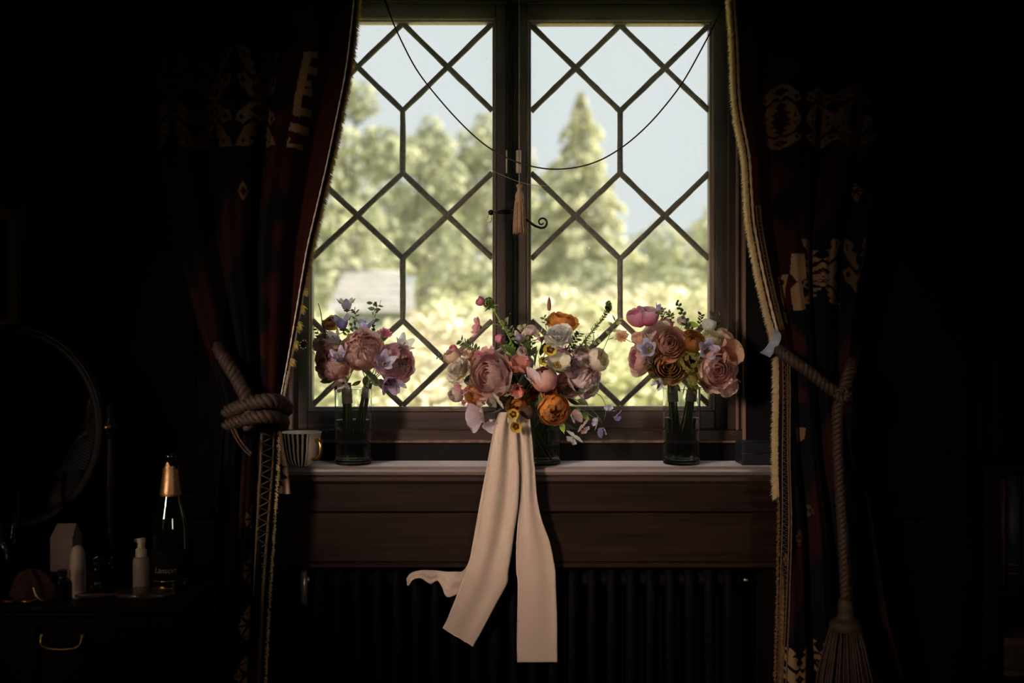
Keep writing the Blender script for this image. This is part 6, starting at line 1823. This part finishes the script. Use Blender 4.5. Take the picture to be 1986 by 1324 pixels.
ang = np.linspace(PI * 1.02, PI * 1.98, 40)
LAB = plain('black_label', (.004, .004, .004), .7, spec=.04)
put('label', MB().grid([[c + Vector((.0440 * math.cos(a), .0440 * math.sin(a), z_)) for a in ang] for z_ in (zz(1122), zz(1062))]), LAB, t)
put('label_line', MB().grid([[c + Vector((.0443 * math.cos(a), .0443 * math.sin(a), z_)) for a in ang] for z_ in (zz(1119.5), zz(1117.5))]), GOLD, t)
def lettering(txt, size, mat, parent, cyl_c, r, zmid, a_mid, shear=.35):
    """flat lettering wrapped round the bottle"""
    cu = bpy.data.curves.new('lettering', 'FONT'); cu.body = txt; cu.size = size; cu.shear = shear; cu.align_x = 'CENTER'
    tmp = bpy.data.objects.new('tmp', cu); C.objects.link(tmp)
    bpy.context.view_layer.update()
    dg = bpy.context.evaluated_depsgraph_get()
    me = bpy.data.meshes.new_from_object(tmp.evaluated_get(dg))
    bpy.data.objects.remove(tmp)
    mb = MB()
    for v_ in me.vertices:
        a = a_mid + v_.co.x / r
        mb.vert(cyl_c + Vector((r * math.cos(a), r * math.sin(a), zmid + v_.co.y)))
    for p in me.polygons: mb.face(*p.vertices)
    return put('lettering', mb, mat, parent, False)
LET = plain('label_silver', (.20, .14, .11), .6, 0, .05)
lettering('Lanson', .0185, LET, t, c, .0444, zz(1103), -PI / 2)

WHT = plain('white_plastic', (.40, .30, .23), .5, 0, .06)
CARD = plain('carton_card', (.22, .155, .13), .7, 0, .12)
PRN = plain('faint_print', (.22, .15, .13), .7)
c = Vector((X(151, 2.235), 2.235, TT + .0004)); k = 2.235 / FPX
t = thing('white_bottle', c, 'white round-topped toiletry bottle on the dressing table', 'bottle')
put('bottle_body', MB().lathe([(1e-5, 0), (14 * k, 0), (15 * k, .003), (15 * k, .008), (14.4 * k, .009), (15 * k, .011), (15 * k, 45 * k), (14.2 * k, 75 * k), (12 * k, 90 * k), (8 * k, 98 * k), (1e-5, 101 * k)], 32, c, False), WHT, t)
put('label', MB().grid([[c + Vector((15.3 * k * math.cos(a), 15.3 * k * math.sin(a), z_)) for a in np.linspace(-PI * .48, -PI * .12, 12)] for z_ in (15 * k, 55 * k)]), PRN, t)

c = Vector((X(121, 2.28), 2.28, TT + .0004)); k = 2.28 / FPX
t = thing('carton', c, 'tall pale folded carton behind the white bottle', 'box')
x0, x1, d_ = c.x - 24 * k, c.x + 20 * k, 40 * k
hT, hS = Z(1018, 2.28) - c.z, Z(1043, 2.28) - c.z
put('carton_body', MB().box((x0, c.y, c.z), (x1, c.y + d_, c.z + hS), .0008), CARD, t, False)
A = [(x0, c.y, c.z + hS), (x1, c.y, c.z + hS), (x1, c.y + d_, c.z + hS), (x0, c.y + d_, c.z + hS)]
mb = MB(); R0 = [(x0 + .006, c.y + d_ * .5 - .001, c.z + hT), (x1 - .002, c.y + d_ * .5 - .001, c.z + hT), (x1 - .002, c.y + d_ * .5 + .001, c.z + hT), (x0 + .006, c.y + d_ * .5 + .001, c.z + hT)]
i = [mb.vert(p) for p in A + R0]
for q in ((0, 1, 5, 4), (1, 2, 6, 5), (2, 3, 7, 6), (3, 0, 4, 7), (4, 5, 6, 7)): mb.face(*[i[z_] for z_ in q])
put('folded_top', mb, CARD, t, False)

c = Vector((X(121, 2.215), 2.215, TT + .0004)); k = 2.215 / FPX
t = thing('dark_vial', c, 'small dark glass vial in front of the carton', 'bottle')
put('vial_body', MB().lathe([(1e-5, 0), (13 * k, 0), (14 * k, .003), (14 * k, 36 * k), (8 * k, 42 * k), (7.5 * k, 46 * k)], 24, c, False), plain('dark_glass', (.008, .006, .006), .08, 0, .1), t)
put('vial_cap', MB().lathe([(9 * k, 46 * k), (9 * k, 57 * k), (8 * k, 58 * k), (1e-5, 58 * k)], 20, c, False), plain('black_cap', (.02, .012, .01), .3), t)

CLG = glass_mat('toiletry_glass', (.9, .9, .92), 1.47)
for j, (px, pyt, hw, Y, lab) in enumerate(((200, 1078, 24, 2.33, 'short clear glass jar with a faceted stopper beside the white bottle'),)):
    c = Vector((X(px, Y), Y, TT + .0004)); k = Y / FPX; h = Z(pyt, Y) - c.z
    t = thing('glass_jar', c, lab, 'jar')
    put('jar_body', MB().lathe([(1e-5, .0005), (hw * k * .9, 0), (hw * k, .003), (hw * k, h * .62), (hw * k * .7, h * .68), (hw * k * .7, h * .70), (hw * k * .62, h * .70), (hw * k * .62, h * .66), (hw * k * .88, h * .58), (hw * k * .88, .008), (1e-5, .007)], 12, c, False), CLG, t, False)
    put('stopper', MB().lathe([(1e-5, h * .71), (hw * k * .7, h * .71), (hw * k * .9, h * .80), (hw * k * .8, h * .94), (hw * k * .4, h), (1e-5, h)], 10, c, False), CLG, t, False)
    put('jar_label', MB().box((c.x - .008, c.y - hw * k - .0012, c.z + .012), (c.x + .008, c.y - hw * k - .0002, c.z + .018)), PRN, t, False)

c = Vector((X(274, 2.31), 2.31, TT + .0004)); k = 2.31 / FPX
t = thing('pump_bottle', c, 'small pump bottle with a pale collar next to the champagne', 'bottle')
zz2 = lambda py: Z(py, 2.31) - c.z
put('bottle_body', MB().lathe([(1e-5, 0), (14 * k, 0), (15.5 * k, .002), (15.5 * k, zz2(1088)), (14 * k, zz2(1080)), (8 * k, zz2(1077)), (1e-5, zz2(1077))], 28, c, False), CARD, t)
put('collar', MB().lathe([(10 * k, zz2(1080)), (10.5 * k, zz2(1078)), (10.5 * k, zz2(1064)), (7 * k, zz2(1062)), (6 * k, zz2(1050))], 20, c, False), WHT, t)
mb = MB().lathe([(7.5 * k, zz2(1052)), (8 * k, zz2(1050)), (8 * k, zz2(1044)), (7 * k, zz2(1043)), (1e-5, zz2(1043))], 18, c, False)
mb.box((c.x - 13 * k, c.y - .004, c.z + zz2(1050)), (c.x, c.y + .004, c.z + zz2(1044)), .001)
put('pump_head', mb, WHT, t)

# hand mirror lying on its face
t = thing('hand_mirror', (X(262, 2.235), 2.235, TT + .0004), 'flat dark hand mirror lying in front of the pump bottle', 'hand mirror')
cN = Vector((X(300, 2.25), 2.245, TT + .0004))
HM = plain('dark_bakelite', (.05, .03, .025), .25, coat=.3)
mb = MB(); pr = [(1e-5, .0), (.050, 0), (.056, .004), (.056, .009), (.052, .013), (1e-5, .0135)]
mb.lathe(pr, 40, (0, 0, 0), False)
mb.v = [(cN.x - .02 + x * 1.25, cN.y + y * .72, cN.z + z_) for x, y, z_ in mb.v]
put('mirror_disc', mb, HM, t)
mb = MB().tube([(cN.x - .07, cN.y - .010, cN.z + .0075), (cN.x - .10, cN.y - .018, cN.z + .0075), (cN.x - .15, cN.y - .026, cN.z + .0075), (cN.x - .165, cN.y - .028, cN.z + .0075)], [.006, .0055, .007, .003], 10)
put('handle', mb, HM, t)

# champagne flute
Yg_ = 2.26
c = Vector((X(14, Yg_), Yg_, TT + .0004)); k = Yg_ / FPX
zz3 = lambda py: Z(py, Yg_) - c.z
t = thing('champagne_flute', c, 'champagne flute at the left end of the dressing table', 'glass')
hw = 25 * k
put('flute', MB().lathe([(1e-5, .0), (hw * 1.1, 0), (hw * 1.1, .0015), (.012, .003), (.0045, .012), (.0035, zz3(1085)), (.006, zz3(1066)), (hw * .6, zz3(1050)), (hw * .92, zz3(1020)), (hw, zz3(990)), (hw * .93, zz3(951)), (hw * .89, zz3(951)), (hw * .955, zz3(990)), (hw * .87, zz3(1020)), (hw * .54, zz3(1047)), (1e-5, zz3(1055))], 36, c, False), CLG, t)

# crumpled velvet pouch and little dishes
c = Vector((X(60, 2.23), 2.23, TT + .0004))
t = thing('velvet_pouch', c, 'crumpled reddish brown pouch in front of the mirror', 'pouch')
VEL = plain('brown_velvet', (.07, .028, .02), .9, 0, .3, 60)
mb = MB(); rnd = random.Random(4)
rows = []
for j in range(13):
    th = PI * .5 * j / 12; row = []
    for i in range(37):
        a = 2 * PI * i / 36
        r_ = .048 * math.cos(th) * (1 + .16 * math.sin(3 * a + 1) + .10 * math.sin(7 * a + 2 * th) + .06 * math.sin(13 * a))
        row.append(c + Vector((r_ * math.cos(a), r_ * .7 * math.sin(a), .058 * math.sin(th) * (1 + .15 * math.sin(4 * a)) + .0)))
    rows.append(row)
mb.grid(rows)
put('pouch_body', mb, VEL, t)
put('drawstring', MB().tube(spline([c + Vector((.02, -.03, .03)), c + Vector((.03, -.036, .012)), c + Vector((.045, -.038, .003)), c + Vector((.055, -.02, .002))], 16), .0015, 6), BRASS, t)
for px, lab in ((20, 'tiny brass lid lying near the flute'), (55, 'small brass-rimmed dish before the pouch')):
    c = Vector((X(px, 2.185), 2.185, TT + .0004))
    t = thing('trinket_dish', c, lab, 'dish')
    put('dish', MB().lathe([(1e-5, 0), (.013, 0), (.017, .004), (.019, .009), (.018, .0095), (.0155, .005), (.012, .002), (1e-5, .002)], 28, c, False), BRASS if px > 30 else plain('copper', (.35, .16, .08), .35, 1), t)

# ---- framed picture on the wall, left
Yp = YW - .012
t = thing('framed_picture', (X(-10, Yp), Yp, Z(650, Yp)), 'framed picture with a gilt mount on the left wall', 'picture')
def rect(mb, a, y0, y1, bev=.003): mb.box((X(a[0], Yp), y0, Z(a[3], Yp)), (X(a[2], Yp), y1, Z(a[1], Yp)), bev); return mb
FR = plain('black_picture_frame', (.012, .008, .006), .35)
mb = MB()
for r in ((-130, 384, -110, 652), (38, 384, 58, 652), (-110, 384, 38, 404), (-110, 634, 38, 652)): rect(mb, r, Yp - .018, Yp + .01, .005)
put('frame', mb, FR, t, False)
put('frame_edge', rect(rect(MB(), (56, 385, 60, 651), Yp - .014, Yp + .01, .001), (-132, 385, -129, 651), Yp - .014, Yp + .01, .001), plain('brown_frame_edge', (.035, .02, .011), .6, spec=.1), t, False)
GM = plain('gilt_mount', (.34, .20, .075), .75, 0.0, .3, 40)
mb = MB()
for r in ((-112, 402, -88, 640), (16, 402, 40, 640), (-88, 402, 16, 426), (-88, 620, 16, 640)): rect(mb, r, Yp - .006, Yp + .006, .001)
put('gilt_mount', mb, GM, t, False)
put('picture_sheet', rect(MB(), (-90, 424, 18, 622), Yp - .001, Yp + .004, 0), plain('dark_painting', (.02, .014, .010), .6, 0, .6, 9), t, False)

# ------------------------------------------------------------------ bookcase on the right
bcw = wood('bookcase_oak', (0.003, 0.0016, 0.0012), (0.007, 0.0035, 0.0025), 'Z', .6, spec=.1)
bX0, bX1, bY0, bY1 = X(1911, 2.28), X(1911, 2.28) + .75, 2.28, 2.58
bc = thing('bookcase', ((bX0 + bX1) / 2, 2.43, 0), 'dark bookcase against the wall at the right edge', 'bookcase')
zs = [.08, Z(1325, 2.28) - .006, Z(1140, 2.28) - .02, Z(930, 2.28) + .012]
for xx in (bX0, bX1 - .035):
    put('side_panel', MB().box((xx, bY0, 0), (xx + .035, bY1, zs[3] + .02), .003), bcw, bc, False)
for z_ in zs:
    put('shelf', MB().box((bX0 + .0352, bY0 + .004, z_), (bX1 - .0352, bY1 - .012, z_ + .018), .002), bcw, bc, False)
put('back_panel', MB().box((bX0 + .01, bY1 - .0115, .05), (bX1 - .01, bY1, zs[3] + .018)), bcw, bc, False)
x = bX0 + .038
rnd = random.Random(9)
cols = [('reddish brown', (.07, .02, .014), .020), ('dark blue', (.014, .018, .035), .034), ('maroon', (.05, .012, .010), .028), ('black', (.01, .01, .012), .036), ('tan', (.09, .055, .03), .025), ('dark green', (.012, .025, .014), .03), ('brown', (.045, .025, .015), .03), ('grey', (.04, .04, .04), .026), ('navy', (.012, .014, .03), .03)]
pos_ = ('first', 'second', 'third', 'fourth', 'fifth', 'sixth', 'seventh', 'eighth', 'ninth')
for j, (cn, cc_, th) in enumerate(cols):
    zb = zs[2] + .0184; hh = (zs[3] - zb) * (.985 - .06 * rnd.random()); dep = .17 + .03 * rnd.random()
    t = thing('book', (x + th / 2, bY0 + .02 + dep / 2, zb), '%s book, %s from the left on the upper shelf of the bookcase' % (cn, pos_[j]), 'book', 'books on the upper shelf')
    m_ = plain('cover_' + cn.replace(' ', '_'), cc_, .55)
    mb = MB(); mb.box((x, bY0 + .022, zb), (x + .003, bY0 + .02 + dep, zb + hh), .0008); mb.box((x + th - .003, bY0 + .022, zb), (x + th, bY0 + .02 + dep, zb + hh), .0008)
    mb.tube([(x + th / 2, bY0 + .024, zb), (x + th / 2, bY0 + .024, zb + hh)], th / 2 - .0002, 14)
    put('cover', mb, m_, t)
    put('pages', MB().box((x + .003, bY0 + .026, zb + .003), (x + th - .003, bY0 + .014 + dep, zb + hh - .004)), PALEP, t, False)
    for q in (.12, .2, .8):
        put('spine_band', MB().tube([(x + th / 2, bY0 + .024, zb + hh * q), (x + th / 2, bY0 + .024, zb + hh * q + .003)], th / 2 + .0004, 14), plain('band_gilt', (.10, .06, .025), .5, .6), t)
    x += th + .0015
xa = bX0 + .05
for j, (w_, h_, c_, nm) in enumerate(((.16, .020, (.09, .05, .035), 'pale brown book lying on top of the lower stack'), (.17, .052, (.05, .035, .03), 'thick worn book in the middle of the lower stack'), (.19, .016, (.07, .045, .035), 'thin book at the bottom of the lower stack'))[::-1]):
    zb = zs[1] + .0184 + (0, .0164, .0688)[j]
    t = thing('book', (xa + w_ / 2, bY0 + .1, zb), nm, 'book', 'books lying on the lower shelf')
    m_ = plain('flat_cover', c_, .6)
    mb = MB(); mb.box((xa, bY0 + .01, zb), (xa + w_, bY0 + .2, zb + .003), .0008); mb.box((xa, bY0 + .01, zb + h_ - .003), (xa + w_, bY0 + .2, zb + h_), .0008); mb.box((xa, bY0 + .01, zb + .002), (xa + w_, bY0 + .014, zb + h_ - .002))
    put('cover', mb, m_, t, False)
    put('pages', MB().box((xa + .002, bY0 + .0142, zb + .003), (xa + w_ - .004, bY0 + .196, zb + h_ - .003)), PALEP, t, False)
# ------------------------------------------------------------------ the seated person seen in the round mirror
def person():
    bx, by = -1.42, 1.10
    t = thing('person', (bx, by, 0), 'seated person with long fair hair in a striped T-shirt, seen reflected in the round mirror', 'person')
    SK = plain('skin', (.55, .33, .25), .55, 0, .05)
    J = {'pelvis': (0, 0, .50), 'waist': (0, -.01, .64), 'chest': (0, 0, .80), 'collar': (0, -.01, .93), 'neck': (0, .0, 1.01), 'head0': (0, .02, 1.07), 'head1': (0, .025, 1.15), 'crown': (0, .01, 1.225),
         'shl': (-.165, 0, .935), 'ell': (-.285, .06, .69), 'wrl': (-.16, .27, .60), 'hal': (-.12, .33, .59),
         'shr': (.165, 0, .935), 'elr': (.27, .06, .69), 'wrr': (.14, .27, .60), 'har': (.10, .33, .59),
         'hil': (-.09, .02, .49), 'knl': (-.12, .43, .50), 'anl': (-.12, .40, .10), 'tol': (-.13, .52, .04),
         'hir': (.09, .02, .49), 'knr': (.12, .43, .50), 'anr': (.12, .40, .10), 'tor': (.13, .52, .04)}
    R = dict(pelvis=(.14, .11), waist=(.115, .09), chest=(.13, .095), collar=(.08, .06), neck=(.048, .048), head0=(.070, .078), head1=(.090, .102), crown=(.072, .080),
             shl=(.052, .05), ell=(.038, .038), wrl=(.026, .024), hal=(.034, .018), hil=(.085, .08), knl=(.058, .058), anl=(.038, .042), tol=(.036, .026))
    for a in ('sh', 'el', 'wr', 'ha', 'hi', 'kn', 'an', 'to'): R[a + 'r'] = R[a + 'l']
    E = [('pelvis', 'waist'), ('waist', 'chest'), ('chest', 'collar'), ('collar', 'neck'), ('neck', 'head0'), ('head0', 'head1'), ('head1', 'crown')]
    for s in 'lr': E += [('collar', 'sh' + s), ('sh' + s, 'el' + s), ('el' + s, 'wr' + s), ('wr' + s, 'ha' + s), ('pelvis', 'hi' + s), ('hi' + s, 'kn' + s), ('kn' + s, 'an' + s), ('an' + s, 'to' + s)]
    ks = list(J)
    V = [J[k] for k in ks]; ED = [(ks.index(a), ks.index(b)) for a, b in E]; rr = [R[k] for k in ks]
    for s in 'lr':      # five fingers on each hand, curled over the knee
        sg = -1 if s == 'l' else 1
        hb = Vector(J['ha' + s])
        for f, (dx, ln) in enumerate(((-.026, .060), (-.009, .070), (.009, .068), (.025, .054), (-.04 * -sg * 0 + sg * -.04, .045))):
            b0 = hb + Vector((dx, .012 if f < 4 else -.015, .0)); d = Vector((dx * .5, 1, -.25 if f < 4 else -.1)).normalized() if f < 4 else Vector((-sg * .8, .7, -.1)).normalized()
            p1, p2, p3 = b0 + d * ln * .45, b0 + d * ln * .8 + Vector((0, 0, -.008)), b0 + d * ln + Vector((0, 0, -.02))
            i0 = len(V)
            V += [tuple(b0), tuple(p1), tuple(p2), tuple(p3)]; rr += [(.0095, .0095), (.009, .009), (.008, .008), (.007, .007)]
            ED += [(ks.index('ha' + s), i0), (i0, i0 + 1), (i0 + 1, i0 + 2), (i0 + 2, i0 + 3)]
    me = bpy.data.meshes.new('body'); me.from_pydata(V, ED, []); me.update()
    o = link('body', me, t); me.materials.append(SK)
    sm_ = o.modifiers.new('skin', 'SKIN'); sm_.use_smooth_shade = True
    for i, r_ in enumerate(rr): me.skin_vertices[0].data[i].radius = r_
    me.skin_vertices[0].data[0].use_root = True
    o.modifiers.new('sub', 'SUBSURF').levels = 2; o.modifiers['sub'].render_levels = 2
    B = Vector((bx, by, 0))
    # face
    EYE = plain('eye_white', (.7, .68, .65), .2); IRI = plain('iris', (.05, .08, .12), .2); LIP = plain('lips', (.45, .16, .14), .4)
    for sx in (-1, 1):
        e = put('eye', MB().blob(B + Vector((sx * .030, .098, 1.135)), .0105, 12, 8), EYE, t)
        put('iris', MB().blob(B + Vector((sx * .030, .1045, 1.135)), .0052, 10, 6), IRI, e)
        put('ear', MB().tube(spline([B + Vector((sx * .078, .02, 1.15)), B + Vector((sx * .088, .005, 1.145)), B + Vector((sx * .085, .0, 1.12)), B + Vector((sx * .077, .012, 1.10))], 10), [.006, .009, .010, .010, .009, .009, .008, .008, .007, .005], 8), SK, t)
        put('eyebrow', MB().tube(spline([B + Vector((sx * .016, .108, 1.152)), B + Vector((sx * .032, .108, 1.158)), B + Vector((sx * .046, .098, 1.152))], 8), .003, 6), plain('brow', (.25, .15, .06), .8), t)
    put('nose', MB().tube([B + Vector((0, .104, 1.14)), B + Vector((0, .116, 1.12)), B + Vector((0, .122, 1.105)), B + Vector((0, .108, 1.098))], [.006, .009, .012, .009], 10), SK, t)
    put('mouth', MB().tube(spline([B + Vector((-.022, .098, 1.078)), B + Vector((-.008, .108, 1.080)), B + Vector((.008, .108, 1.080)), B + Vector((.022, .098, 1.078))], 12), [.002] + [.0055] * 10 + [.002], 8), LIP, t)
    # striped T-shirt: body and two short sleeves, the stripes follow the knit
    m, nt, out = nodes('striped_jersey')
    uv = nt.nodes.new('ShaderNodeTexCoord'); sp = nt.nodes.new('ShaderNodeSeparateXYZ'); L(nt, uv.outputs['UV'], sp.inputs[0])
    mu = nt.nodes.new('ShaderNodeMath'); mu.operation = 'MULTIPLY'; mu.inputs[1].default_value = 1 / .0105; L(nt, sp.outputs['Y'], mu.inputs[0])
    fr = nt.nodes.new('ShaderNodeMath'); fr.operation = 'FRACT'; L(nt, mu.outputs[0], fr.inputs[0])
    gt = nt.nodes.new('ShaderNodeMath'); gt.operation = 'GREATER_THAN'; gt.inputs[1].default_value = .52; L(nt, fr.outputs[0], gt.inputs[0])
    mx = nt.nodes.new('ShaderNodeMixRGB'); mx.inputs['Color1'].default_value = (.72, .64, .64, 1); mx.inputs['Color2'].default_value = (.02, .02, .035, 1)
    L(nt, gt.outputs[0], mx.inputs[0])
    bs = nt.nodes.new('ShaderNodeBsdfPrincipled'); bs.inputs['Roughness'].default_value = .9; L(nt, mx.outputs[0], bs.inputs['Base Color']); L(nt, bs.outputs[0], out.inputs[0])
    mb = MB()
    def loft(secs, n=40):
        ids = []
        for (c, ax, ay, v_) in secs:
            ids.append([mb.vert(B + Vector((c[0] + ax * math.cos(2 * PI * i / n), c[1] + ay * math.sin(2 * PI * i / n), c[2])), (i / n, v_)) for i in range(n + 1)])
        for a, b_ in zip(ids, ids[1:]):
            for i in range(n): mb.face(a[i], a[i + 1], b_[i + 1], b_[i])
    loft([((0, 0, z_), ax, ay, z_) for z_, ax, ay in ((.47, .165, .135), (.56, .15, .125), (.66, .14, .118), (.78, .158, .122), (.86, .175, .115), (.92, .18, .095), (.955, .150, .08), (.98, .095, .07), (.99, .07, .062))])
    for sg, s in ((-1, 'l'), (1, 'r')):
        a, e = Vector(J['sh' + s]), Vector(J['el' + s])
        a = a + Vector((-sg * .02, 0, .0))
        pts = [a.lerp(e, f) for f in (0, .12, .3, .5, .64)]
        rad = [.050, .062, .063, .060, .060]
        d = (e - a).normalized(); n1 = d.cross(Vector((0, 1, 0))).normalized(); n2 = d.cross(n1)
        ids = []
        for p, r_, f in zip(pts, rad, (0, .12, .3, .5, .64)):
            ids.append([mb.vert(B + p + (n1 * math.cos(2 * PI * i / 24) + n2 * math.sin(2 * PI * i / 24)) * r_, (i / 24, f * (e - a).length)) for i in range(25)])
        for q, w_ in zip(ids, ids[1:]):
            for i in range(24): mb.face(q[i], q[i + 1], w_[i + 1], w_[i])
    o = put('striped_shirt', mb, m, t); o['label'] = 'dark and pale striped T-shirt'
    # trousers and shoes
    JE = plain('dark_trousers', (.02, .022, .035), .9, 0, .2, 80)
    mb = MB()
    mb.tube([B + Vector((0, -.06, .49)), B + Vector((0, .02, .50)), B + Vector((0, .10, .50))], [.13, .165, .10], 20)
    for s in 'lr':
        mb.tube(spline([B + Vector(J['hi' + s]), B + (Vector(J['hi' + s]) + Vector(J['kn' + s])) / 2 + Vector((0, 0, .005)), B + Vector(J['kn' + s]), B + Vector(J['kn' + s]) + Vector((0, .0, -.12)), B + Vector(J['an' + s]) + Vector((0, 0, .04))], 18), [.105 - .0025 * i for i in range(18)], 16)
    put('trousers', mb, JE, t)
    for s in 'lr':
        c = B + Vector(J['an' + s])
        put('shoe', MB().tube(spline([c + Vector((0, -.05, -.055)), c + Vector((0, .02, -.05)), c + Vector((0, .10, -.06)), c + Vector((0, .165, -.07))], 10), [.03, .042, .046, .045, .043, .04, .038, .036, .034, .022], 14), plain('dark_shoe', (.015, .012, .012), .4), t)
    # long fair hair: a cap and falling strands
    HA = thin('fair_hair', (.55, .34, .10), (.70, .46, .16), .35, .45, .4)
    mb = MB(); rnd = random.Random(12)
    for k in range(420):
        a = rnd.uniform(.0, 2 * PI)
        sa, ca = math.sin(a), math.cos(a)
        if sa > .55: a = -a; sa = -sa
        top = B + Vector((.02 * ca, .01 + .02 * sa, 1.252))
        side = B + Vector((.098 * ca, .015 + .11 * sa, 1.17 + rnd.uniform(-.02, .02)))
        low = B + Vector((ca * rnd.uniform(.10, .165), .0 + .115 * sa + (.05 if sa > -.2 else 0), 1.06 + rnd.uniform(-.02, .03)))
        end = B + Vector((ca * rnd.uniform(.09, .155), .02 + .12 * sa + (.09 if sa > -.2 else -.02), rnd.uniform(.94, 1.0)))
        pts = spline([top, side, low, end], 9)
        w_ = .006
        tg = Vector((-sa, ca, 0)) * w_
        mb.grid([[p - tg * (1 - .6 * i / 8), p + Vector((ca, sa, 0)) * .002, p + tg * (1 - .6 * i / 8)] for i, p in enumerate(pts)])
    o = put('hair', mb, HA, t); o['kind'] = 'stuff'; o['label'] = 'long fair hair'
    st = thing('stool', (bx, by - .02, 0), 'round wooden stool under the seated person seen in the mirror', 'stool')
    put('seat', MB().lathe([(1e-5, .36), (.17, .36), (.185, .368), (.185, .385), (.175, .392), (1e-5, .392)], 32, (bx, by - .02, 0), False), TW, st)
    for k in range(4):
        a = PI / 4 + k * PI / 2
        put('leg', MB().tube([(bx + .12 * math.cos(a), by - .02 + .12 * math.sin(a), .362), (bx + .17 * math.cos(a), by - .02 + .17 * math.sin(a), 0)], [.018, .014], 10), TW, st)
person()
